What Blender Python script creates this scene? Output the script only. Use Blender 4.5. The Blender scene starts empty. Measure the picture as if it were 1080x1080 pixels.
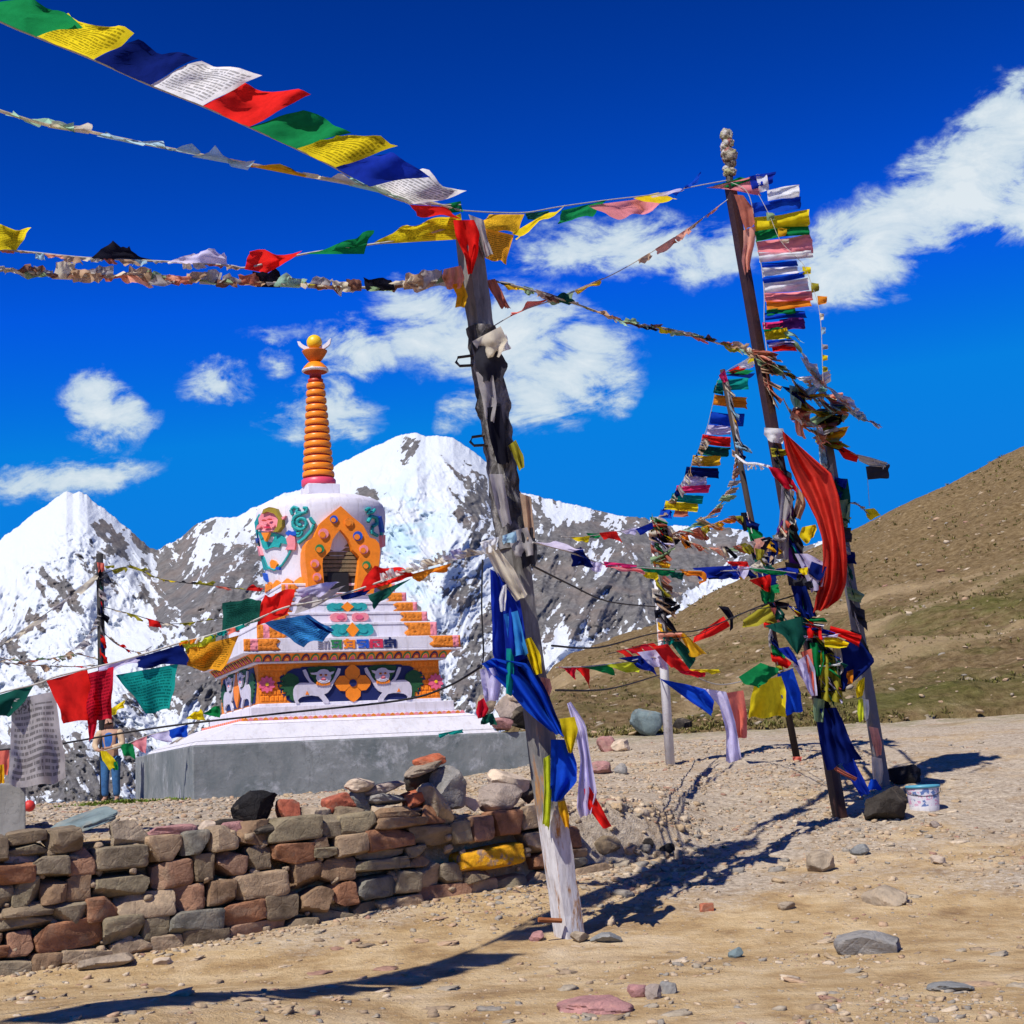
import bpy, math, random
import numpy as np
from mathutils import Vector, Matrix, noise as mnoise

# ------------------------------------------------------------------ camera, sky, sun, exposure
SC = bpy.context.scene
COL = SC.collection
F_PX = 1600.0                      # focal length in photo pixels (photo is 1080 wide)
PIT, ROL = math.radians(9.6), math.radians(3.0)
CAM = np.array([0, 0, 1.6])
_F = np.array([0, math.cos(PIT), math.sin(PIT)])
_R0 = np.array([1.0, 0, 0]); _U0 = np.array([0, -math.sin(PIT), math.cos(PIT)])
_R = _R0*math.cos(ROL) - _U0*math.sin(ROL)
_U = _U0*math.cos(ROL) + _R0*math.sin(ROL)
cam_d = bpy.data.cameras.new("camera"); cam_o = bpy.data.objects.new("camera", cam_d); COL.objects.link(cam_o)
cam_d.sensor_width = 36; cam_d.lens = 36*F_PX/1080; cam_d.clip_start = 0.1; cam_d.clip_end = 40000
M = Matrix(((_R[0], _U[0], -_F[0], CAM[0]), (_R[1], _U[1], -_F[1], CAM[1]), (_R[2], _U[2], -_F[2], CAM[2]), (0, 0, 0, 1)))
cam_o.matrix_world = M
SC.camera = cam_o

def ray(x, y):
    return _F + _R*((x-540)/F_PX) - _U*((y-540)/F_PX)
def P(x, y, d):
    """world point seen at photo pixel (x, y) at distance d along +Y"""
    r = ray(x, y)
    return CAM + r*(d/r[1])
def uv_dir(x, y):
    r = ray(x, y); return r[0]/r[1], r[2]/r[1]

SUN_AZ = math.atan2(-0.55, -0.835)        # the sun stands behind the camera, to the left (x, y)
SUN_EL = math.radians(50)
sx, sy, sz = math.sin(SUN_AZ)*math.cos(SUN_EL), math.cos(SUN_AZ)*math.cos(SUN_EL), math.sin(SUN_EL)
sun_d = bpy.data.lights.new("sun", 'SUN'); sun_d.energy = 5.0; sun_d.angle = math.radians(0.5); sun_d.color = (1.0, 0.95, 0.87)
sun_o = bpy.data.objects.new("sun", sun_d); COL.objects.link(sun_o)
sun_o.rotation_euler = Vector((sx, sy, sz)).to_track_quat('Z', 'Y').to_euler()
sun_o.location = (0, 0, 60)
SC.view_settings.view_transform = 'Standard'; SC.view_settings.look = 'None'
SC.view_settings.exposure = 0.18; SC.view_settings.gamma = 1.0
SC.cycles.max_bounces = 6; SC.cycles.transparent_max_bounces = 6

W = bpy.data.worlds.new("World"); SC.world = W; W.use_nodes = True
nt = W.node_tree; nt.nodes.clear()
def N(tree, typ, **kw):
    n = tree.nodes.new(typ)
    for k, v in kw.items(): setattr(n, k, v)
    return n
def L(tree, a, b): tree.links.new(a, b)
def MATH(tree, op, a, b=None, c=None, clamp=False):
    n = tree.nodes.new('ShaderNodeMath'); n.operation = op; n.use_clamp = clamp
    for i, v in enumerate((a, b, c)):
        if v is None: continue
        if isinstance(v, (int, float)): n.inputs[i].default_value = v
        else: tree.links.new(v, n.inputs[i])
    return n.outputs[0]
def MIXC(tree, fac, a, b, blend='MIX'):
    n = tree.nodes.new('ShaderNodeMix'); n.data_type = 'RGBA'; n.blend_type = blend
    for sock, v in ((n.inputs[0], fac), (n.inputs[6], a), (n.inputs[7], b)):
        if isinstance(v, (int, float)): sock.default_value = v
        elif isinstance(v, tuple): sock.default_value = v if len(v) == 4 else (*v, 1)
        else: tree.links.new(v, sock)
    return n.outputs[2]
def RAMP(tree, fac, stops, interp='LINEAR'):
    n = tree.nodes.new('ShaderNodeValToRGB'); cr = n.color_ramp; cr.interpolation = interp
    while len(cr.elements) > 1: cr.elements.remove(cr.elements[-1])
    cr.elements[0].position = stops[0][0]; cr.elements[0].color = (*stops[0][1], 1)
    for p, c in stops[1:]:
        e = cr.elements.new(p); e.color = (*c, 1)
    tree.links.new(fac, n.inputs[0]); return n.outputs[0]
def NOISE(tree, vec, scale, detail=5, rough=.55, dist=0.0, out=0):
    n = tree.nodes.new('ShaderNodeTexNoise'); n.inputs['Scale'].default_value = scale
    n.inputs['Detail'].default_value = detail; n.inputs['Roughness'].default_value = rough; n.inputs['Distortion'].default_value = dist
    if vec is not None: tree.links.new(vec, n.inputs['Vector'])
    return n.outputs[out]
def MAPR(tree, v, a, b, c=0.0, d=1.0, smooth=False):
    n = tree.nodes.new('ShaderNodeMapRange'); n.inputs[1].default_value = a; n.inputs[2].default_value = b
    n.inputs[3].default_value = c; n.inputs[4].default_value = d
    if smooth: n.interpolation_type = 'SMOOTHSTEP'
    tree.links.new(v, n.inputs[0]); return n.outputs[0]

sky = N(nt, 'ShaderNodeTexSky', sky_type='NISHITA'); sky.sun_disc = False
sky.sun_elevation = SUN_EL; sky.sun_rotation = SUN_AZ
sky.altitude = 3800; sky.air_density = 1.0; sky.dust_density = 0.0; sky.ozone_density = 4.0
gam = N(nt, 'ShaderNodeGamma'); gam.inputs[1].default_value = 2.5; L(nt, sky.outputs[0], gam.inputs[0])
skc = MIXC(nt, 1.0, gam.outputs[0], (0.006, 0.140, 0.182), 'MULTIPLY')
skc = MIXC(nt, 1.0, skc, (0.02, 1.25, 4.4), 'DARKEN')
# clouds of the sky, laid out by direction
tc = N(nt, 'ShaderNodeTexCoord'); sp = N(nt, 'ShaderNodeSeparateXYZ'); L(nt, tc.outputs['Generated'], sp.inputs[0])
ysafe = MATH(nt, 'MAXIMUM', sp.outputs[1], 0.02)
cu = MATH(nt, 'DIVIDE', sp.outputs[0], ysafe); cv = MATH(nt, 'DIVIDE', sp.outputs[2], ysafe)
cb = N(nt, 'ShaderNodeCombineXYZ'); L(nt, cu, cb.inputs[0]); L(nt, cv, cb.inputs[1])
warp = NOISE(nt, cb.outputs[0], 17, 7, .62, 0, 1)
wsub = N(nt, 'ShaderNodeVectorMath', operation='SUBTRACT'); L(nt, warp, wsub.inputs[0]); wsub.inputs[1].default_value = (.5, .5, .5)
wsc = N(nt, 'ShaderNodeVectorMath', operation='SCALE'); L(nt, wsub.outputs[0], wsc.inputs[0]); wsc.inputs['Scale'].default_value = .055
wad = N(nt, 'ShaderNodeVectorMath', operation='ADD'); L(nt, cb.outputs[0], wad.inputs[0]); L(nt, wsc.outputs[0], wad.inputs[1])
cflat = N(nt, 'ShaderNodeVectorMath', operation='MULTIPLY'); L(nt, wad.outputs[0], cflat.inputs[0]); cflat.inputs[1].default_value = (1, 1, 0)
CLOUDS = [(1020, 195, 130, 62, 38, 1.0), (925, 262, 105, 55, 18, 1.0), (1075, 130, 55, 55, 30, .9), (870, 285, 60, 40, 0, .7), (1090, 210, 60, 60, 0, .9),
          (650, 262, 130, 38, 6, .78), (750, 262, 70, 40, 0, .7), (560, 275, 60, 26, 0, .5),
          (520, 352, 125, 55, -8, 1.0), (605, 385, 75, 55, 0, 1.0), (560, 425, 70, 38, 0, .8), (440, 325, 65, 28, -10, .8), (490, 432, 34, 24, 0, .6),
          (108, 432, 52, 36, -15, .95), (75, 498, 95, 24, 6, .95), (130, 488, 34, 20, 10, .7),
          (228, 407, 46, 18, 3, .6), (335, 436, 66, 36, -8, .95), (372, 366, 46, 32, 0, .85), (372, 448, 34, 14, 0, .6), (290, 357, 40, 12, 0, .4), (290, 385, 20, 14, 0, .4)]
dens = None
for (px, py, rx, ry, an, am) in CLOUDS:
    u0, v0 = uv_dir(px, py)
    mp = N(nt, 'ShaderNodeMapping', vector_type='TEXTURE'); L(nt, cflat.outputs[0], mp.inputs[0])
    mp.inputs['Location'].default_value = (u0, v0, 0); mp.inputs['Rotation'].default_value = (0, 0, math.radians(an))
    mp.inputs['Scale'].default_value = (rx*1.25/F_PX, ry*1.3/F_PX, 1)
    ln = N(nt, 'ShaderNodeVectorMath', operation='LENGTH'); L(nt, mp.outputs[0], ln.inputs[0])
    v = MATH(nt, 'MULTIPLY', MATH(nt, 'SUBTRACT', 1.0, ln.outputs['Value']), am)
    v = MATH(nt, 'MAXIMUM', v, 0.0)
    dens = v if dens is None else MATH(nt, 'MAXIMUM', dens, v)
rotm_ = N(nt, 'ShaderNodeMapping'); L(nt, cb.outputs[0], rotm_.inputs[0]); rotm_.inputs['Rotation'].default_value = (0, 0, math.radians(-28)); rotm_.inputs['Scale'].default_value = (.62, 1.25, 1)
cn = NOISE(nt, rotm_.outputs[0], 24, 14, .66, .5)
cn2 = NOISE(nt, rotm_.outputs[0], 75, 6, .6, .4)
dn = MATH(nt, 'ADD', MATH(nt, 'MULTIPLY', MATH(nt, 'SUBTRACT', cn, .5), 3.3), MATH(nt, 'MULTIPLY', MATH(nt, 'SUBTRACT', cn2, .5), .55))
dsum = MATH(nt, 'ADD', MATH(nt, 'MULTIPLY', dens, 1.35), MATH(nt, 'MULTIPLY', dn, MAPR(nt, dens, 0.0, .30)))
alpha = MAPR(nt, dsum, .10, .80, 0, .95, True)
alpha = MATH(nt, 'MULTIPLY', alpha, MATH(nt, 'GREATER_THAN', sp.outputs[1], 0.05))
bg1 = N(nt, 'ShaderNodeBackground'); L(nt, skc, bg1.inputs[0]); bg1.inputs[1].default_value = 0.15
bg2 = N(nt, 'ShaderNodeBackground'); L(nt, MIXC(nt, MAPR(nt, dsum, .30, 1.25), (.40, .54, .66), (.68, .75, .78)), bg2.inputs[0]); bg2.inputs[1].default_value = 1.0
mxs = N(nt, 'ShaderNodeMixShader'); L(nt, alpha, mxs.inputs[0]); L(nt, bg1.outputs[0], mxs.inputs[1]); L(nt, bg2.outputs[0], mxs.inputs[2])
wo = N(nt, 'ShaderNodeOutputWorld'); L(nt, mxs.outputs[0], wo.inputs[0])

# ------------------------------------------------------------------ helpers
rnd = random.Random(7)
ORG = {}
def tag(o, label=None, cat=None, group=None, kind=None):
    if label: o['label'] = label
    if cat: o['category'] = cat
    if group: o['group'] = group
    if kind: o['kind'] = kind
    return o
def thing(name, loc, label, cat, group=None):
    o = bpy.data.objects.new(name, None); COL.objects.link(o); o.empty_display_size = .2
    o.location = tuple(float(v) for v in loc); ORG[o.name] = np.array(loc, float)
    return tag(o, label, cat, group)
class MB:
    def __init__(s): s.v = []; s.f = []; s.m = []; s.uv = {}
    def add(s, verts, faces, mi=0, uvs=None):
        b = len(s.v); s.v.extend([tuple(float(c) for c in p) for p in verts])
        if uvs is not None:
            for i, t in enumerate(uvs): s.uv[b+i] = t
        for f in faces: s.f.append(tuple(b+i for i in f)); s.m.append(mi)
        return s
    def build(s, name, mats, parent=None, smooth=False, org=None, label=None):
        me = bpy.data.meshes.new(name)
        if parent is not None: o0 = ORG[parent.name]
        elif org is not None: o0 = np.array(org, float)
        else:
            a = np.array(s.v); o0 = np.array([a[:, 0].mean(), a[:, 1].mean(), a[:, 2].min()])
        vv = np.array(s.v) - o0
        me.from_pydata(vv.tolist(), [], s.f)
        for m in (mats if isinstance(mats, (list, tuple)) else [mats]): me.materials.append(m)
        me.polygons.foreach_set('material_index', s.m)
        if smooth: me.polygons.foreach_set('use_smooth', [True]*len(s.f))
        if s.uv:
            ul = me.uv_layers.new(name='UVMap')
            li = np.zeros(len(me.loops), np.int32); me.loops.foreach_get('vertex_index', li)
            arr = np.array([s.uv.get(int(i), (0, 0)) for i in li], np.float32)
            ul.data.foreach_set('uv', arr.ravel())
        me.update()
        o = bpy.data.objects.new(name, me); COL.objects.link(o)
        if parent is not None: o.parent = parent
        else: o.location = tuple(o0)
        ORG[o.name] = o0
        if label: o['label'] = label
        return o
    def hexa(s, b, t, mi=0):
        """b, t: four bottom and four top corners in the same order"""
        return s.add(list(b)+list(t), [(3, 2, 1, 0), (4, 5, 6, 7), (0, 1, 5, 4), (1, 2, 6, 5), (2, 3, 7, 6), (3, 0, 4, 7)], mi)
    def prism(s, pts, nrm, t, mi=0, back=True):
        n = len(pts); a = [np.array(p) for p in pts]; b = [p+np.array(nrm)*t for p in a]
        fs = [tuple(range(n, 2*n))]+[(i, (i+1) % n, n+(i+1) % n, n+i) for i in range(n)]
        if back: fs.append(tuple(range(n-1, -1, -1)))
        return s.add(a+b, fs, mi)
    def tube(s, pts, rad, sides=6, mi=0, cap=True):
        pts = [np.array(p, float) for p in pts]; n = len(pts); vs = []
        for i, p in enumerate(pts):
            d = pts[min(i+1, n-1)]-pts[max(i-1, 0)]; d /= np.linalg.norm(d)+1e-9
            a = np.array([0, 0, 1.0]) if abs(d[2]) < .9 else np.array([1.0, 0, 0])
            e = np.cross(d, a); e /= np.linalg.norm(e); g = np.cross(d, e)
            r = rad[i] if hasattr(rad, '__len__') else rad
            for k in range(sides):
                th = 2*math.pi*k/sides; vs.append(p+r*(e*math.cos(th)+g*math.sin(th)))
        fs = [(i*sides+k, i*sides+(k+1) % sides, (i+1)*sides+(k+1) % sides, (i+1)*sides+k) for i in range(n-1) for k in range(sides)]
        if cap: fs += [tuple(range(sides-1, -1, -1)), tuple(range((n-1)*sides, n*sides))]
        return s.add(vs, fs, mi)
    def lathe(s, c, prof, sides=40, mi=0, mis=None):
        vs = []; fs = []; n = len(prof)
        for (r, z) in prof:
            for k in range(sides):
                th = 2*math.pi*k/sides; vs.append((c[0]+r*math.cos(th), c[1]+r*math.sin(th), z))
        b = len(s.v); s.v.extend([tuple(map(float, p)) for p in vs])
        for i in range(n-1):
            for k in range(sides):
                s.f.append((b+i*sides+k, b+i*sides+(k+1) % sides, b+(i+1)*sides+(k+1) % sides, b+(i+1)*sides+k)); s.m.append(mis[i] if mis else mi)
        s.f.append(tuple(b+k for k in range(sides-1, -1, -1))); s.m.append(mis[0] if mis else mi)
        s.f.append(tuple(b+(n-1)*sides+k for k in range(sides))); s.m.append(mis[-1] if mis else mi)
        return s

def hash2(ix, iy, seed):
    h = (ix.astype(np.int64)*374761393 + iy.astype(np.int64)*668265263 + seed*974711) & 0x7fffffff
    h = (h ^ (h >> 13))*1274126177 & 0x7fffffff
    h = (h ^ (h >> 16)) & 0xffff
    return h/65535.0
def vnoise(x, y, seed=0):
    ix = np.floor(x); iy = np.floor(y); fx = x-ix; fy = y-iy
    fx = fx*fx*fx*(fx*(fx*6-15)+10); fy = fy*fy*fy*(fy*(fy*6-15)+10)
    a = hash2(ix, iy, seed); b = hash2(ix+1, iy, seed); c = hash2(ix, iy+1, seed); d = hash2(ix+1, iy+1, seed)
    return (a*(1-fx)+b*fx)*(1-fy)+(c*(1-fx)+d*fx)*fy
def fbm(x, y, seed=0, oct=5, gain=.5):
    s = 0; a = 1; t = 0
    for o in range(oct):
        s = s+a*vnoise(x, y, seed+o*17); t += a; a *= gain; x = x*2.03+13.1; y = y*2.03+7.7
    return s/t
def ridged(x, y, seed=0, oct=5, gain=.5):
    s = 0; a = 1; t = 0
    for o in range(oct):
        s = s+a*(1-np.abs(2*vnoise(x, y, seed+o*17)-1))**1.5; t += a; a *= gain; x = x*2.03+13.1; y = y*2.03+7.7
    return s/t
def smst(a, b, x):
    t = np.clip((x-a)/(b-a), 0, 1); return t*t*(3-2*t)

def sheet(name, V3, nu, nv, mat, attrs=None, smooth=True):
    """V3: (nu*nv, 3) array, row-major by v"""
    me = bpy.data.meshes.new(name)
    i = np.arange((nu-1)*(nv-1)); r = i//(nu-1); c = i % (nu-1); a = r*nu+c
    q = np.stack([a, a+1, a+nu+1, a+nu], 1).astype(np.int32)
    me.vertices.add(len(V3)); me.vertices.foreach_set('co', V3.astype(np.float32).ravel())
    me.loops.add(q.size); me.loops.foreach_set('vertex_index', q.ravel())
    me.polygons.add(len(q)); me.polygons.foreach_set('loop_start', np.arange(0, q.size, 4, dtype=np.int32))
    me.polygons.foreach_set('loop_total', np.full(len(q), 4, np.int32))
    me.polygons.foreach_set('use_smooth', np.ones(len(q), bool)) if smooth else None
    for k, arr in (attrs or {}).items():
        at = me.attributes.new(k, 'FLOAT', 'POINT'); at.data.foreach_set('value', arr.astype(np.float32).ravel())
    me.materials.append(mat); me.update(calc_edges=True); me.validate()
    o = bpy.data.objects.new(name, me); COL.objects.link(o); ORG[o.name] = np.zeros(3)
    return o

# ------------------------------------------------------------------ materials
def new_mat(name):
    m = bpy.data.materials.new(name); m.use_nodes = True; t = m.node_tree; t.nodes.clear()
    o = N(t, 'ShaderNodeOutputMaterial'); return m, t, o
def principled(t, o, col, rough=.85, bump=None, spec=.3, metal=0.0):
    p = N(t, 'ShaderNodeBsdfPrincipled'); p.inputs['Roughness'].default_value = rough
    p.inputs['Specular IOR Level'].default_value = spec; p.inputs['Metallic'].default_value = metal
    if isinstance(col, tuple): p.inputs['Base Color'].default_value = (*col, 1)
    else: L(t, col, p.inputs['Base Color'])
    if bump is not None:
        b = N(t, 'ShaderNodeBump'); b.inputs['Strength'].default_value = bump[1]; b.inputs['Distance'].default_value = bump[2]
        L(t, bump[0], b.inputs['Height']); L(t, b.outputs[0], p.inputs['Normal'])
    L(t, p.outputs[0], o.inputs[0]); return p
def objco(t):
    return N(t, 'ShaderNodeTexCoord').outputs['Object']
def sc3(c, k): return tuple(min(1.0, x*k) for x in c)
_pc = {}
def paint(name, c, rough=.6, var=.25, scale=6, bump=.15, spec=.35, dirt=None):
    """painted or plastered surface: mottled colour, faint bump"""
    if name in _pc: return _pc[name]
    m, t, o = new_mat(name); co = objco(t)
    n = NOISE(t, co, scale, 6, .65); n2 = NOISE(t, co, scale*7, 4, .6)
    col = RAMP(t, n, [(.25, sc3(c, 1-var)), (.5, c), (.8, sc3(c, 1+var*.4))])
    if 'white' in name or 'lilac' in name:               # rain streaks and grime on the limewash
        mp = N(t, 'ShaderNodeMapping'); mp.inputs['Scale'].default_value = (5, 5, .8); L(t, co, mp.inputs[0])
        col = MIXC(t, MAPR(t, NOISE(t, mp.outputs[0], 2.2, 6, .7), .50, .70, 0, .55), col, (.40, .36, .35))
        col = MIXC(t, MAPR(t, NOISE(t, co, 19, 5, .7), .64, .72, 0, .5), col, (.36, .31, .28))
    elif scale >= 8:                                      # chipped paint
        col = MIXC(t, MAPR(t, NOISE(t, co, 30, 5, .7), .62, .70, 0, .55), col, sc3(c, .45))
    if dirt:
        col = MIXC(t, MAPR(t, NOISE(t, co, scale*1.7, 8, .7), .55, .72), col, dirt)
    principled(t, o, col, rough, (n2, bump, .02), spec); _pc[name] = m; return m
_cc = {}
CLOTH = dict(yellow=(.80, .50, .015), gold=(.62, .36, .02), ochre=(.60, .27, .02), red=(.60, .018, .015), crimson=(.46, .012, .03), scarlet=(.72, .045, .02), scarf_red=(.50, .042, .028),
             green=(.008, .17, .05), dkgreen=(.010, .075, .055), teal=(.008, .24, .21), blue=(.008, .055, .42), navy=(.005, .012, .10), royal=(.010, .03, .30), sky=(.04, .24, .55),
             white=(.70, .68, .74), lilac=(.50, .47, .66), pink=(.78, .22, .24), coral=(.75, .16, .11), orange=(.75, .22, .02), olive=(.30, .27, .03),
             grey=(.34, .32, .32), cream=(.55, .50, .40), tan=(.40, .28, .19), brown=(.20, .10, .07), black=(.012, .012, .02), lime=(.45, .50, .03), salmon=(.62, .30, .22),
             mint=(.30, .48, .38), purple=(.09, .02, .16), palegreen=(.22, .32, .18), paleblue=(.30, .45, .55), magenta=(.60, .03, .14), rust=(.38, .13, .09), charcoal=(.035, .035, .045))
def cloth_mat(color, pr=0):
    key = (color, pr)
    if key in _cc: return _cc[key]
    c = tuple(min(.95, x*1.5) for x in CLOTH[color])
    m, t, o = new_mat(color+('_printed' if pr else '')+'_cloth')
    uv = N(t, 'ShaderNodeTexCoord').outputs['UV']; co = objco(t)
    n = NOISE(t, co, 9, 5, .6)
    col = RAMP(t, n, [(.25, sc3(c, .72)), (.55, c), (.85, sc3(c, 1.18))])
    if pr:
        s = N(t, 'ShaderNodeSeparateXYZ'); L(t, uv, s.inputs[0])
        rows = 15.0
        row = MATH(t, 'FLOOR', MATH(t, 'MULTIPLY', s.outputs[1], rows))
        fr = MATH(t, 'FRACT', MATH(t, 'MULTIPLY', s.outputs[1], rows))
        cxy = N(t, 'ShaderNodeCombineXYZ'); L(t, MATH(t, 'MULTIPLY', s.outputs[0], 34), cxy.inputs[0]); L(t, MATH(t, 'MULTIPLY', row, 3.7), cxy.inputs[1])
        ltr = NOISE(t, cxy.outputs[0], 1.0, 2, .6)
        ink = MATH(t, 'MULTIPLY', MATH(t, 'GREATER_THAN', ltr, .44), MATH(t, 'MULTIPLY', MATH(t, 'GREATER_THAN', fr, .28), MATH(t, 'LESS_THAN', fr, .82)))
        mg = MATH(t, 'MULTIPLY', MATH(t, 'GREATER_THAN', s.outputs[0], .08), MATH(t, 'LESS_THAN', s.outputs[0], .92))
        mv = MATH(t, 'MULTIPLY', MATH(t, 'GREATER_THAN', s.outputs[1], .10), MATH(t, 'LESS_THAN', s.outputs[1], .93))
        ink = MATH(t, 'MULTIPLY', MATH(t, 'MULTIPLY', ink, mg), MATH(t, 'MULTIPLY', mv, .62))
        if pr == 2:   # a block print with a box of bigger characters in the top corner
            bx = MATH(t, 'MULTIPLY', MATH(t, 'MULTIPLY', MATH(t, 'GREATER_THAN', s.outputs[0], .06), MATH(t, 'LESS_THAN', s.outputs[0], .45)),
                      MATH(t, 'MULTIPLY', MATH(t, 'GREATER_THAN', s.outputs[1], .04), MATH(t, 'LESS_THAN', s.outputs[1], .17)))
            big = MATH(t, 'GREATER_THAN', NOISE(t, uv, 22, 2, .6), .5)
            ink = MATH(t, 'MAXIMUM', MATH(t, 'MULTIPLY', ink, MATH(t, 'SUBTRACT', 1.0, bx)), MATH(t, 'MULTIPLY', MATH(t, 'MULTIPLY', bx, big), .75))
        col = MIXC(t, ink, col, sc3(c, .12))
    wv = N(t, 'ShaderNodeTexWave'); wv.inputs['Scale'].default_value = 28; wv.inputs['Distortion'].default_value = 1.5; L(t, uv, wv.inputs[0])
    df = N(t, 'ShaderNodeBsdfDiffuse'); tr = N(t, 'ShaderNodeBsdfTranslucent')
    L(t, col, df.inputs[0]); L(t, col, tr.inputs[0])
    b = N(t, 'ShaderNodeBump'); b.inputs['Strength'].default_value = .25; b.inputs['Distance'].default_value = .01
    L(t, NOISE(t, co, 16, 4, .6), b.inputs['Height']); L(t, b.outputs[0], df.inputs['Normal']); L(t, b.outputs[0], tr.inputs['Normal'])
    mx = N(t, 'ShaderNodeMixShader'); mx.inputs[0].default_value = .58
    L(t, df.outputs[0], mx.inputs[1]); L(t, tr.outputs[0], mx.inputs[2]); L(t, mx.outputs[0], o.inputs[0])
    _cc[key] = m; return m
def rock_mat(name, stops, sc=6.0, bump=.6, random_obj=True):
    m, t, o = new_mat(name); co = objco(t)
    oi = N(t, 'ShaderNodeObjectInfo')
    off = N(t, 'ShaderNodeVectorMath', operation='ADD'); L(t, co, off.inputs[0])
    cx = N(t, 'ShaderNodeCombineXYZ'); L(t, MATH(t, 'MULTIPLY', oi.outputs['Random'], 37.0), cx.inputs[0]); L(t, cx.outputs[0], off.inputs[1])
    v = off.outputs[0]
    base = RAMP(t, oi.outputs['Random'], stops, 'CONSTANT')
    n = NOISE(t, v, sc, 8, .68, .3); n2 = NOISE(t, v, sc*6, 6, .7); n3 = NOISE(t, v, sc*.5, 4, .6, 1.2)
    col = MIXC(t, .9, base, RAMP(t, n, [(.28, (.42, .40, .38)), (.5, (.95, .95, .95)), (.72, (1.45, 1.38, 1.28))]), 'MULTIPLY')
    col = MIXC(t, MAPR(t, n3, .55, .7, 0, .45), col, (.30, .24, .17))
    col = MIXC(t, MAPR(t, n2, .62, .75, 0, .55), col, (.10, .085, .07))
    vo = N(t, 'ShaderNodeTexVoronoi', feature='DISTANCE_TO_EDGE'); vo.inputs['Scale'].default_value = sc*.8; L(t, v, vo.inputs[0])
    h = MATH(t, 'ADD', MATH(t, 'MULTIPLY', n, 1.0), MATH(t, 'ADD', MATH(t, 'MULTIPLY', n2, .35), MATH(t, 'MULTIPLY', MAPR(t, vo.outputs[0], 0, .05), .10)))
    principled(t, o, col, .92, (h, bump, .06), .15); return m
STONE = [(0, (0.243, 0.158, 0.095)), (.12, (0.288, 0.140, 0.077)), (.26, (0.243, 0.198, 0.135)), (.38, (0.351, 0.252, 0.162)), (.50, (0.207, 0.158, 0.104)), (.60, (0.306, 0.171, 0.108)), (.72, (0.234, 0.194, 0.126)), (.82, (0.360, 0.270, 0.180)), (.92, (0.324, 0.198, 0.131)), (.97, (0.180, 0.171, 0.144))]
M_STONE = rock_mat('wall_stone', STONE)
M_TAN = rock_mat('tan_rock', [(0, (.36, .29, .21)), (.5, (.31, .25, .19)), (.8, (.33, .27, .23))])
M_GREYROCK = rock_mat('grey_rock', [(0, (.26, .25, .235)), (.6, (.22, .225, .22))])
M_BLACKROCK = rock_mat('black_rock', [(0, (.018, .017, .018))], 7, .8)
M_DKROCK = rock_mat('dark_brown_rock', [(0, (.045, .038, .032))], 6)
M_REDBRICK = rock_mat('red_brick', [(0, (.42, .12, .06)), (.5, (.38, .11, .065))], 9, .35)
M_PINKROCK = rock_mat('pink_stone', [(0, (.36, .19, .18))], 7)
M_SLATE = rock_mat('blue_slate', [(0, (.16, .21, .215))], 4, .4)
M_PALE = rock_mat('pale_stone', [(0, (.52, .42, .32))], 4, .25)

def mk_ground():
    m, t, o = new_mat('dry_dirt'); co = objco(t)
    big = NOISE(t, co, .35, 6, .6, .5); mid = NOISE(t, co, 1.7, 7, .65); fine = NOISE(t, co, 14, 6, .7); vf = NOISE(t, co, 60, 3, .7)
    s = N(t, 'ShaderNodeSeparateXYZ'); L(t, co, s.inputs[0])
    dirt = RAMP(t, mid, [(.30, (.27, .17, .085)), (.44, (.46, .315, .155)), (.58, (.58, .43, .24)), (.75, (.65, .51, .33))])
    grav = RAMP(t, fine, [(.30, (.17, .135, .10)), (.46, (.42, .34, .25)), (.58, (.53, .445, .335)), (.72, (.66, .585, .47))])
    # gravel grows towards the slope, bare dirt near the wall and the pole
    gm = MATH(t, 'ADD', MAPR(t, s.outputs[1], 13.0, 18.0, -.19, .31), MATH(t, 'MULTIPLY', MATH(t, 'SUBTRACT', big, .5), 1.6))
    gm = MATH(t, 'ADD', gm, MATH(t, 'MULTIPLY', MATH(t, 'SUBTRACT', fine, .5), .5))
    col = MIXC(t, MAPR(t, gm, -.02, .22), dirt, grav)
    vo = N(t, 'ShaderNodeTexVoronoi'); vo.inputs['Scale'].default_value = 16; vo.inputs['Randomness'].default_value = 1; L(t, co, vo.inputs[0])
    peb = MATH(t, 'LESS_THAN', vo.outputs['Distance'], .20)
    sepc = N(t, 'ShaderNodeSeparateColor'); L(t, vo.outputs['Color'], sepc.inputs[0])
    pebm = MATH(t, 'MULTIPLY', peb, MATH(t, 'GREATER_THAN', sepc.outputs[0], .62))
    pebc = RAMP(t, sepc.outputs[1], [(0, (.22, .18, .15)), (.35, (.46, .38, .30)), (.7, (.36, .33, .31)), (.9, (.60, .54, .46))], 'CONSTANT')
    col = MIXC(t, MATH(t, 'MULTIPLY', pebm, .8), col, pebc)
    pt = NOISE(t, co, .9, 8, .7, 1.2)
    col = MIXC(t, MAPR(t, pt, .52, .64, 0, .55), col, (.31, .195, .09))
    col = MIXC(t, MAPR(t, NOISE(t, co, .6, 7, .65, .8), .55, .66, 0, .5), col, (.66, .53, .36))
    col = MIXC(t, MAPR(t, vf, .58, .72, 0, .6), col, (.13, .09, .05))
    # thin grass near the foot of the hill
    gr = MATH(t, 'MULTIPLY', MAPR(t, s.outputs[1], 33, 38), MAPR(t, mid, .42, .56))
    col = MIXC(t, MATH(t, 'MULTIPLY', gr, .75), col, (.14, .15, .04))
    h = MATH(t, 'ADD', MATH(t, 'ADD', MATH(t, 'MULTIPLY', mid, 1.0), MATH(t, 'MULTIPLY', fine, .55)), MATH(t, 'ADD', MATH(t, 'MULTIPLY', vf, .16), MATH(t, 'MULTIPLY', pebm, .12)))
    principled(t, o, col, .95, (h, .75, .12), .1); return m
M_GROUND = mk_ground()

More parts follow.
